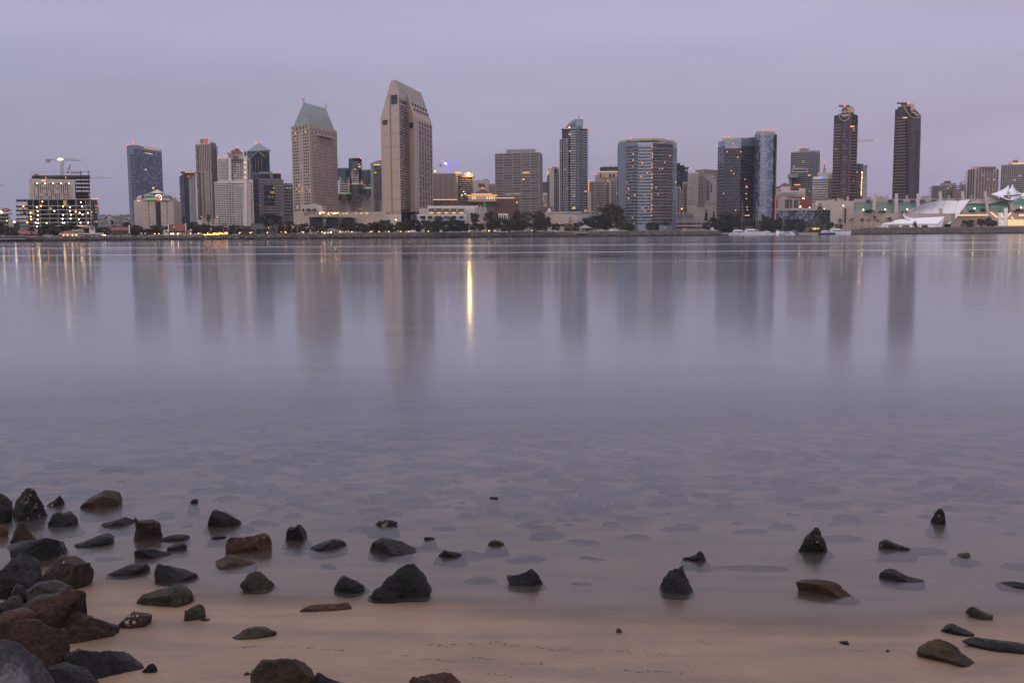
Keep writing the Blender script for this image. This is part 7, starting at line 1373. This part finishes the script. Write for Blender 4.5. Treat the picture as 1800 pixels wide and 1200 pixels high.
for i, (a_, c_, y_) in enumerate(((-8, 8, 390), (20, 30, 402), (268, 284, 404), (233, 246, 404), (398, 410, 404), (1466, 1482, 392), (1518, 1536, 368), (1542, 1556, 370), (1583, 1594, 370), (1700, 1712, 368), (1722, 1731, 366), (1783, 1797, 366), (1716, 1730, 384), (1728, 1744, 383), (1740, 1754, 387), (1604, 1612, 388))):
    lab = ['dark tree cut by the photo edge above the pier shed', 'small tree beside the pier shed', 'low tree beside the dormer house wing', 'low tree in front of the flat topped tree', 'low tree beside the timber pavilion', 'dark bush at the foot of the blank hall wall', 'planting on the terrace below the first teal window', 'planting on the terrace below the second teal window', 'planting on the terrace behind the shell tip', 'planting on the terrace beside the shell point', 'small planting below the sail tents', 'planting on the terrace at the photo edge', 'slender tree in front of the lit canopy strip', 'feathery tree before the lit canopy strip', 'low tree beside the white camera column', 'low planting behind the white tent hall'][i]
    T(['o1', 'o2', 'o1', 'o2', 'o1', 'b2', 'b2', 'b2', 'b2', 'b', 'b2', 'b2', 'o3', 'o2', 'o1', 'b'][i], a_, c_, y_, {6: 375, 7: 375, 8: 375, 9: 374, 10: 372, 11: 372}.get(i), lab, {6: 1026, 7: 1026, 8: 1026, 9: 1026, 10: 1026, 11: 1026}.get(i, None) or (SY(a_)+1.5*LZ(a_)+22), gw)
for a_ in ((8, 26, 398, 'o2', 'dark tree at the end of the pier shed'), (48, 62, 400, 'o3', 'brown tree between the cottages'), (196, 214, 396, 'o1', 'dark tree directly behind the balcony house roof'), (268, 282, 399, 'o2', 'olive tree behind the white side wing'), (338, 352, 398, 'o1', 'small round tree behind the village shed'), (384, 402, 399, 'o3', 'brown tree among the string lights'), (426, 442, 397, 'o1', 'dark tree behind the pavilion wing'), (484, 500, 394, 'o2', 'olive tree behind the second pavilion wing'), (512, 530, 394, 'o1', 'dark tree between podium and bare trees'), (632, 650, 394, 'o2', 'olive tree by the string of podium lights'), (680, 698, 395, 'o1', 'low dark tree before the blank base block'), (728, 742, 390, 'o1', 'dark tree at the lower storey windows'), (752, 768, 388, 'o2', 'olive tree at the foot of the warm windows'), (806, 824, 392, 'o1', 'low dark tree beside the kiosk'), (838, 852, 392, 'o3', 'brownish low tree between the eucalyptus pair'), (908, 922, 388, 'o1', 'dark low tree under the boxy office tower'), (940, 956, 386, 'o2', 'olive tree in the tall group'), (968, 984, 392, 'o1', 'low dark tree before the curved screen wall'), (1006, 1020, 391, 'o2', 'olive tree by the flagpoles'), (1100, 1116, 392, 'o3', 'brown low tree at the curved hotel foot'), (1134, 1152, 390, 'o2', 'olive tree at the dark faceted bay foot'), (1146, 1160, 393, 'o1', 'low tree against the restaurant corner'), (1234, 1250, 390, 'o1', 'low dark tree at the restaurant end'), (1276, 1296, 389, 'o2', 'olive tree behind the long bowed yacht'), (1298, 1320, 388, 'o1', 'dark tree behind the overlapping yachts'), (1322, 1342, 388, 'o1', 'dark tree between the twin masts'), (1350, 1368, 389, 'o2', 'olive tree behind the berthed cruiser'), (1376, 1394, 390, 'o1', 'low dark tree behind the small cruiser'), (1396, 1416, 389, 'o3', 'brown tree above the quay wall')):
    T(a_[3], a_[0], a_[1], a_[2], None, a_[4], (SY(a_[0])+1.5*LZ(a_[0])+(24 if a_[0] < 1262 else 10)), gw)
# bare pollarded trees
def bare_mesh(seed):
    r = random.Random(seed); mb = MB()
    def br(p, d, l, th, k):
        q = p+d*l; mb.tube([p, p.lerp(q, .5)+Vector((r.uniform(-.02, .02), 0, 0)), q], [th, th*.8, th*.6], PALEBARK, 4)
        if k:
            for _ in range(3): br(q, (d+Vector((r.uniform(-.8, .8), r.uniform(-.8, .8), r.uniform(-.1, .5)))).normalized(), l*.62, th*.62, k-1)
    br(Vector((0, 0, -.02)), Vector((r.uniform(-.1, .1), 0, 1)).normalized(), .34, .028, 4)
    me = bpy.data.meshes.new('branches'); me.from_pydata(mb.v, [], mb.f); me.materials.append(PALEBARK); return me
BM_ = [bare_mesh(k) for k in range(4)]
for i, (cx, yt, lb) in enumerate(((448, 393, 'in front of the timber pavilion gable'), (461, 394, 'beside the timber pavilion wing'), (475, 392, 'under the big rounded dark tree'), (487, 391, 'beside the second pavilion wing'), (500, 391, 'in the middle of the bare group'), (512, 390, 'before the small grey block'), (523, 391, 'nearest the podium corner'), (757, 386, 'between two leafy trees below the warm windows'), (392, 388, 'spreading over the string lights'))):
    Y = SY(cx)+1.5*LZ(cx)+6; z0 = LZ(cx); h = (Z(cx, yt, Y)-z0); o = bpy.data.objects.new('bare_tree', BM_[i % 4]); C.objects.link(o); o.location = (X(cx, Y, 405), Y, z0); s = h/.92; o.scale = (s*1.1, s*1.1, s); o.rotation_euler = (0, 0, i*1.7); tag(o, 'leafless pale branched tree '+lb, 'tree', 'bare pollarded trees on the lawn')
# palms
def palm_meshes(seed, fan=False):
    r = random.Random(seed); t = MB(); t.tube([(0, 0, -.02), (.01, 0, .45), (0, 0, .88)], [.022, .018, .015], BARK, 6); f = MB()
    for k in range(26 if not fan else 46):
        a = r.uniform(0, 6.28); el = r.uniform(-.5, 1.2) if not fan else r.uniform(-1.3, 1.4); L_ = .30 if not fan else .17; p = Vector((0, 0, .88)); pts = []
        for j in range(5):
            u = j/4; pts.append(p+Vector((math.cos(a)*math.cos(el)*L_*u, math.sin(a)*math.cos(el)*L_*u, math.sin(el)*L_*u-.20*u*u*(1 if not fan else .4))))
        sd_ = Vector((-math.sin(a), math.cos(a), 0))
        for j in range(4):
            w0 = .022*math.sin(math.pi*(j/4*.85+.1)); w1 = .022*math.sin(math.pi*((j+1)/4*.85+.1)); f.add([pts[j]-sd_*w0+Vector((0, 0, -w0)), pts[j]+sd_*0, pts[j+1], pts[j+1]-sd_*w1+Vector((0, 0, -w1))], [(0, 1, 2, 3)], LEAF[1]); f.add([pts[j]+sd_*w0+Vector((0, 0, -w0)), pts[j], pts[j+1], pts[j+1]+sd_*w1+Vector((0, 0, -w1))], [(0, 1, 2, 3)], LEAF[0])
    o = []
    for nm, mb in (('crown', f), ('trunk', t)):
        me = bpy.data.meshes.new(nm); me.from_pydata(mb.v, [], mb.f)
        for m in mb.ms: me.materials.append(m)
        me.polygons.foreach_set('material_index', mb.m); o.append((nm, me))
    return o
PM = [palm_meshes(1), palm_meshes(2), palm_meshes(3, True)]
for i, (cx, yt, k, lb, dY, yb) in enumerate(((1434, 368, 2, 'short shaggy fan palm in front of the low blue glass hall', 985, None), (1441, 360, 2, 'tall shaggy fan palm beside the shorter one', 987, None), (1475, 383, 0, 'feathery palm at the corner of the blank hall wall', 985, None), (1497, 383, 1, 'feathery palm beside the dark wall gap', 985, None), (1514, 383, 0, 'feathery palm behind the docked yacht mast', 985, None),
   (1527, 384, 1, 'leaning palm near the second yacht', 985, None), (1536, 378, 0, 'tallest feathery palm before the terrace wall', 985, None), (1543, 385, 1, 'low palm next to the tallest feathery palm', 985, None), (1563, 381, 0, 'palm behind the white tent hall tip', 1028, None), (1579, 384, 1, 'palm behind the white tent hall middle', 1030, None), (1340, 374, 0, 'small palm in front of the curved blue glass wall', 965, None), (323.2, 379, 2, 'fan palm before the slim tower with flat cap', 660, None), (367, 376, 2, 'fan palm before the white ribbed tower', 700, None), (198, 386, 2, 'fan palm behind the red roofed balcony house', 700, None), (1738, 380, 1, 'palm near the white camera column', 1015, None))):
    cxY = dY; z0 = LZ(cx); h = Z(cx, yt, cxY)-z0; e = empty('palm_tree', (X(cx, cxY, 400), cxY, z0), lb, 'tree', 'palms along the far waterfront'); e.scale = (max(h, 7.5), max(h, 7.5), h) if PM[k] is not PM[2] else (h, h, h); del e['_o']
    if PM[k] is not PM[2]: e.scale = (12, 12, h)
    for nm, me in PM[k]: o = bpy.data.objects.new(nm, me); C.objects.link(o); o.parent = e
# string lights in the village trees
sl_ = MB(); r = random.Random(4)
for k in range(70): x = r.uniform(374, 400); p = atY(x, 411.5+r.uniform(-2, 1.6)-(x-374)*.07, SY(x)+10); sl_.ball(p, r.uniform(.10, .2), LAMP, 5, 3)
for k in range(26): x = r.uniform(356, 372); p = atY(x, 412.5+r.uniform(-1, 1.3), SY(x)+10); sl_.ball(p, r.uniform(.10, .2), LAMP, 5, 3)
tag(sl_.build('string_lights'), 'golden string lights hung through the village trees', 'string lights')
# ---------------------------------------------------------------- lamps on the bank
def lamp_proto():
    e = empty('bollard_lamp', (0, 0, 0), 'short quay lamp with a glowing amber globe on the bank edge', 'lamp', 'amber quay lamps on the bank edge'); mb = MB(); mb.tube([(0, 0, -.6), (0, 0, .9)], .09, DARK, 6); mb.build('post', e); mb = MB(); mb.ball((0, 0, 1.1), .25, LAMP, 10, 7); mb.build('globe', e); return e
lp0 = lamp_proto(); first = True
def at_bank(px, dy=0): Y = SY(px)+1.5*LZ(px)+dy; return Vector((X(px, Y, 409), Y, LZ(px)))
for px in (272, 279, 335, 349, 365, 386, 421, 440, 470, 502.5, 533.5, 566, 598, 618.5, 652, 666, 684, 704.5, 718.5, 753, 788.5, 824.5, 898, 935):
    p = at_bank(px, .3)+Vector((0, 0, .25))
    if first: lp0.location = p; first = False
    else: copy_tree(lp0, p)
sp0 = empty('street_lamp', (0, 0, 0), 'x', 'street lamp', 'street lamps behind the far bank'); mb = MB(); mb.tube([(0, 0, 0), (0, 0, 1)], [.012, .009], DARK, 6); mb.build('post', sp0); mb = MB(); mb.ball((0, 0, 1.02), .045, HOT, 8, 6); mb.build('lantern', sp0)
first = True
for px, py, lb in ((255, 412, 'under the round olive tree'), (248, 411.5, 'beside the round olive tree'), (317, 413, 'at the dormer house terrace'), (323, 412.5, 'at the end of the dormer house'), (395, 409.5, 'at the top of the string lights'), (422, 410.5, 'beside the timber pavilion wing'), (443, 410, 'in front of the timber pavilion'), (472, 400.5, 'among the bare trees'), (494, 412.5, 'on the lawn by the bare trees'), (500.5, 409, 'between the bare trees'), (515.5, 399.5, 'near the podium among bare trees'),
   (530, 409, 'under the podium corner tree'), (559, 409.5, 'beside the park hut'), (602, 408, 'under the large dark tree'), (608, 408.5, 'behind the park hut'), (612, 409.5, 'under the wide dark tree'), (655, 408, 'by the white boats'), (700, 407.5, 'near the lobby trees'), (715, 406.5, 'by the parked white cars'), (723, 407.5, 'beside the parked cars'), (848, 406, 'below the eucalyptus'), (853, 405.5, 'at the eucalyptus trunks'), (861, 405.5, 'behind the green buoy'), (868, 405.5, 'just past the green buoy'), (871.5, 405.5, 'before the colonnade'), (882, 405.5, 'at the colonnade end'),
   (988.5, 404.5, 'by the small bright tree'), (1022, 404, 'inside the gazebo'), (1078, 395, 'under the tall ragged tree'), (1114, 394, 'behind the olive tree'), (1169, 401, 'before the restaurant'), (1292, 397, 'at the marina entrance'), (1298.5, 396.5, 'above the first yacht'), (1307, 397, 'beside the sailing boat mast'), (1313, 396.8, 'between the masts'), (1324.5, 397.7, 'past the twin masts'), (1346, 398, 'behind the marina yachts'), (1503, 395, 'over the docked yacht'), (1512.5, 394, 'near the palms'), (1530, 395, 'below the tallest feathery palm'), (1543, 394, 'beside the low palm'), (1517.5, 370, 'on a tall pole before the terrace')):
    Y = SY(px)+1.5*LZ(px)+(5 if px < 1262 else 22); z0 = LZ(px); h = max(1.6, Z(px, py, Y)-z0)
    l_ = 'amber street lamp '+lb
    e = sp0 if first else copy_tree(sp0, (0, 0, 0)); first = False
    e.location = (X(px, Y, 406), Y, z0); e.scale = (8, 8, h); e['label'] = l_
    for ch in e.children:
        if ch.name.startswith('lantern'): ch.scale = (.95, .95, 8*.95/h); ch.location = (0, 0, 1.02-1.02*8*.95/h)
# ---------------------------------------------------------------- parked cars
def car_proto(m, van=False):
    mb = MB(); L_, W_ = (4.4, 1.8); h1 = .85; 
    prof = [(-2.2, .35), (-2.2, .8), (-1.5, .95), (-.8, 1.45), (.7, 1.45), (1.4, .98), (2.15, .85), (2.2, .35)] if not van else [(-2.4, .35), (-2.4, 1.9), (-2.2, 2.05), (1.2, 2.05), (1.7, 1.2), (2.35, 1.05), (2.4, .35)]
    n = len(prof); V = [(x, -.88, z) for x, z in prof]+[(x, .88, z) for x, z in prof]
    mb.add(V, [tuple(range(n))[::-1], tuple(range(n, 2*n))]+[(i, (i+1) % n, n+(i+1) % n, n+i) for i in range(n)], m)
    for y in (-.89, .89): mb.box((-.1 if not van else 1.0, y, 1.18 if not van else 1.55), (1.7 if not van else .9, .02, .36), GL)
    for x in (-1.4, 1.4):
        for y in (-.8, .8): mb.tube([(x, y-.12, .33), (x, y+.12, .33)], .33, DARK, 10)
    return mb
protoC = {}
for nm, m, van in (('white', BOATW, 0), ('silver', ALU, 0), ('dark', GL, 0), ('van', BOATW, 1)):
    mb = car_proto(m, van); me = bpy.data.meshes.new('parked_car'); me.from_pydata(mb.v, [], mb.f); [me.materials.append(q) for q in mb.ms]; me.polygons.foreach_set('material_index', mb.m); protoC[nm] = me
r = random.Random(12)
CL = {'white': 'small white car parked behind the bank under the trees', 'silver': 'small silver car parked behind the bank under the trees', 'dark': 'small dark car parked behind the bank under the trees', 'van': 'white van parked behind the bank under the trees'}
for a_, c_ in ((660, 690, ), (697, 790), (800, 815), (832, 850), (902, 985), (1042, 1085)):
    x = a_
    while x < c_:
        nm = r.choice(['white', 'white', 'silver', 'dark', 'van', 'white']); Y = SY(x)+1.5*LZ(x)+16+r.uniform(0, 3); o = bpy.data.objects.new('parked_car', protoC[nm]); C.objects.link(o); o.location = (X(x, Y, 406), Y, LZ(x)+.3); o.rotation_euler = (0, 0, r.uniform(-.15, .15)+(math.pi if r.random() < .5 else 0)); tag(o, CL[nm], 'car', 'cars parked behind the far bank'); x += r.uniform(5.2, 7.5)*FOC/Y*.9
# ---------------------------------------------------------------- boats
def lathe_hull(L_, W_, H_, m, m2=None):
    mb = MB(); n = 12; rings = []
    for i in range(n+1):
        t = i/n; x = -L_/2+L_*t; w_ = W_/2*(1-max(0, (t-.45)/.55)**2.2)*(.82+.18*min(1, t*4)); sh = H_*(1+.35*max(0, t-.4)); fl = .62
        rings.append([(x+.0, -w_, sh), (x-.35*t*H_, -w_*fl, .05*H_), (x-.5*t*H_, 0, -.35), (x-.35*t*H_, w_*fl, .05*H_), (x, w_, sh)])
    V = [p for q in rings for p in q]; F = [(i*5+j, (i+1)*5+j, (i+1)*5+j+1, i*5+j+1) for i in range(n) for j in range(4)]+[(i*5+4, (i+1)*5+4, (i+1)*5, i*5) for i in range(n)]+[(0, 1, 2, 3, 4)]
    mb.add(V, F, m); return mb
def yacht(label, px, Y, L_, rz=0, hull=BOATW, z=0, fly=True, group='motor yachts moored in the marina'):
    if px > 1270: Y -= 118
    e = empty('motor_yacht', (0, 0, 0), label, 'boat', group); W_ = L_*.27; H_ = L_*.11
    lathe_hull(L_, W_, H_, hull).build('hull', e, smooth=False)
    def slab(name, x0, x1, w0, z0, z1, rk, m):
        mb = MB(); a = [(x0, -w0), (x1, -w0*.75), (x1, w0*.75), (x0, w0)]; V = [(x, y, z0) for x, y in a]+[(x0+rk*.3, -w0*.92, z1), (x1-rk, -w0*.68, z1), (x1-rk, w0*.68, z1), (x0+rk*.3, w0*.92, z1)]
        mb.add(V, [(0, 1, 5, 4), (1, 2, 6, 5), (2, 3, 7, 6), (3, 0, 4, 7), (4, 5, 6, 7), (3, 2, 1, 0)], m); mb.build(name, e)
    slab('cabin', -L_*.33, L_*.24, W_*.40, H_, H_+L_*.085, L_*.08, BOATW); slab('cabin_windows', -L_*.28, L_*.215, W_*.415, H_+L_*.03, H_+L_*.065, L_*.04, GL)
    if fly: slab('flybridge', -L_*.30, L_*.06, W_*.34, H_+L_*.088, H_+L_*.13, L_*.04, BOATW); slab('windscreen', -L_*.05, L_*.07, W_*.30, H_+L_*.13, H_+L_*.155, L_*.04, GL); mb = MB(); mb.box((-L_*.2, 0, H_+L_*.205), (L_*.2, W_*.55, .12), BOATW); [mb.tube([(-L_*.27+q*L_*.14, s_*W_*.25, H_+L_*.12), (-L_*.27+q*L_*.14, s_*W_*.25, H_+L_*.2)], .06, ALU, 4) for q in (0, 1) for s_ in (-1, 1)]; mb.build('hardtop', e)
    mb = MB()
    for k in range(6):
        t = .45+.1*k; x = -L_/2+L_*t*.98
        for s_ in (-1, 1): mb.tube([(x, s_*W_/2*(1-max(0, (t-.45)/.55)**2.2)*.9, H_*1.05), (x, s_*W_/2*(1-max(0, (t-.45)/.55)**2.2)*.9, H_*1.2+.8)], .03, ALU, 3)
    mb.build('railing', e); e.location = (X(px, Y, 410), Y, z); e.rotation_euler = (0, 0, rz); return e
def sailboat(label, px, Y, L_, hm, rz=0, z=0, hull=BOATW):
    if px > 1270: Y -= 118
    e = empty('sailboat', (0, 0, 0), label, 'boat', 'sailing boats moored in the marina'); W_ = L_*.28; H_ = L_*.10
    lathe_hull(L_, W_, H_, hull).build('hull', e); mb = MB(); mb.box((-L_*.02, 0, H_+.35), (L_*.42, W_*.5, .7), BOATW); mb.build('cabin', e)
    mb = MB(); mb.tube([(L_*.08, 0, H_), (L_*.08, 0, hm)], [.16, .10], ALU, 6); mb.tube([(L_*.08-W_*.3, 0, hm*.62), (L_*.08+W_*.3, 0, hm*.62)], .04, ALU, 4); mb.build('mast', e)
    mb = MB(); mb.tube([(L_*.08, 0, H_+1.6), (-L_*.34, 0, H_+1.5)], [.2, .2], NAVY, 6); mb.build('boom', e); mb = MB(); mb.tube([(L_*.48, 0, H_*1.2), (L_*.08, 0, hm*.97)], .07, ALU, 3); mb.tube([(-L_*.47, 0, H_), (L_*.08, 0, hm)], .035, DARK, 3); mb.build('rigging', e)
    e.location = (X(px, Y, 410), Y, z); e.rotation_euler = (0, 0, rz); return e
yacht('white motor yacht with a long bow nearest the riprap end', 1302, 1040, 22, 0, z=0); yacht('white yacht overlapping the long bowed one', 1324, 1022, 24, .1); yacht('white cabin cruiser in the middle of the first mooring row', 1351, 1032, 15, .3)
yacht('white cruiser berthed stern first with tall flybridge', 1368, 1040, 16, 1.2); yacht('small white cruiser at the end of the first mooring row', 1386, 1036, 13, 2.2); yacht('white cruiser tucked behind the first row', 1377, 1056, 14, .8); yacht('white cruiser behind the overlapping pair', 1337, 1058, 14, 0)
yacht('navy hulled yacht berthed beside the riprap point', 1454, 1018, 16, .1, NAVY); yacht('large white yacht with a raised bow beside the riprap point', 1474, 1026, 24, .05); yacht('white yacht berthed behind the large raised bow', 1468, 1048, 18, .4); 
for px, Y, py, lb in ((1302.5, 1048, 361, 'sailing boat with the tallest mast before the dark window bay'), (1328, 1050, 367, 'sailing boat with one of the twin masts before the blue glass wall'), (1331.5, 1060, 368, 'second sailing boat of the twin masts'), (1374.5, 1044, 364, 'sailing boat with a tall mast before the low blue glass hall'), (1472.5, 1050, 353, 'sailing boat whose mast rises before the blank hall wall')):
    sailboat(lb, px, Y, 12 if py > 360 else 14, Z(px, py, Y), .5)
# boats in the inner basin, seen over the low green bank
r = random.Random(44)
for px, py, lb in ((1117.5, 382, 'before the curved hotel foot'), (1134.5, 380, 'beside the dark tree'), (1187, 384, 'at the restaurant middle'), (1200, 378, 'beside the restaurant lantern'), (1224, 377, 'with a tall mast at the restaurant end'), (1230.5, 386, 'next to the restaurant end'), (1218.5, 387, 'with a short mast by the restaurant')):
    sailboat('sailing boat in the inner basin '+lb, px, 925+r.uniform(0, 8), 10, Z(px, py, 925), r.uniform(-.3, .5), z=3.2)
yacht('white flybridge cruiser in the inner basin near the riprap end', 1245, 920, 16, 2.9, z=3.2)
for px, lb in ((1075, 'behind the tall dark trees'), (1087, 'beside the tall ragged tree'), (1096, 'near the yellow green tree'), (1112, 'below the curved hotel'), (1125, 'beside the first basin mast'), (1143, 'beside the restaurant corner'), (1157, 'before the restaurant corner'), (1178, 'before the restaurant middle'), (1206, 'with a blue cover before the restaurant'), (1217, 'near the restaurant end'), (1231, 'beyond the restaurant end')):
    yacht('small white cruiser in the inner basin '+lb, px, 922+r.uniform(0, 10) if px > 1100 else SY(px)+42, r.uniform(8, 11), r.choice([0, math.pi])+r.uniform(-.3, .3), z=3.5, fly=r.random() < .4)
e = empty('pier', at_bank(1270, 0), 'small floating pier at the marina mouth', 'pier'); mb = MB(); p = atY(1277, 410.5, 925); mb.box(p, (16, 5, 1), BEIGE2); mb.build('deck', e)
for k in range(9): mb = MB(); q = atY(1266+3*k, 404, 930); mb.tube([(q.x, q.y, -2), (q.x, q.y, 4)], .22, DARK, 6); mb.build('pile', e)
e = empty('pier', (X(1422, 942), 942, 0), 'long grey quay wall between the two mooring rows', 'pier'); mb = MB(); a, c = atY(1404, 405.5, 944), atY(1442, 405.5, 944); mb.box(((a.x+c.x)/2, 946, .9), (c.x-a.x, 4, 2.4), GREYC); mb.build('deck', e)
for k in range(12): mb = MB(); mb.tube([(a.x+k*(c.x-a.x)/11, 944.2, 2.1), (a.x+k*(c.x-a.x)/11, 944.2, 3.1)], .06, DARK, 4); mb.build('railing_post', e)
# buoy
Yb = 640; pb = onz(859.5, 421, 0); e = empty('buoy', (pb.x, pb.y, 0), 'green navigation buoy with a small amber light floating off the bank', 'buoy'); sB = pb.y/FOC
mb = MB(); mb.tube([pb+Vector((0, 0, -.4)), pb+Vector((0, 0, .55))], [2.8*sB, 3.1*sB], GREENB, 16); mb.build('float', e); mb = MB(); mb.tube([pb+Vector((0, 0, .5)), pb+Vector((0, 0, 2.2)), pb+Vector((0, 0, 3.6))], [1.2*sB, .8*sB, 1.1*sB], GREENB, 10); mb.build('tower', e); mb = MB(); mb.ball(pb+Vector((0, 0, 3.95)), .22, LAMP, 8, 6); mb.build('light', e)
# ---------------------------------------------------------------- air
mbz = MB(); mv = bpy.data.materials.new('thin_evening_air'); mv.use_nodes = True; nv = mv.node_tree; nv.nodes.clear()
ov = nv.nodes.new('ShaderNodeOutputMaterial'); pv = nv.nodes.new('ShaderNodeVolumePrincipled'); pv.inputs['Density'].default_value = 7e-5; pv.inputs['Color'].default_value = (.88, .88, 1, 1); pv.inputs['Anisotropy'].default_value = .2
nv.links.new(pv.outputs[0], ov.inputs['Volume'])
mbz.box((0, 4500, 146), (13000, 10400, 310), mv); tag(mbz.build('haze'), 'thin evening haze over the whole bay', 'haze', kind='stuff')
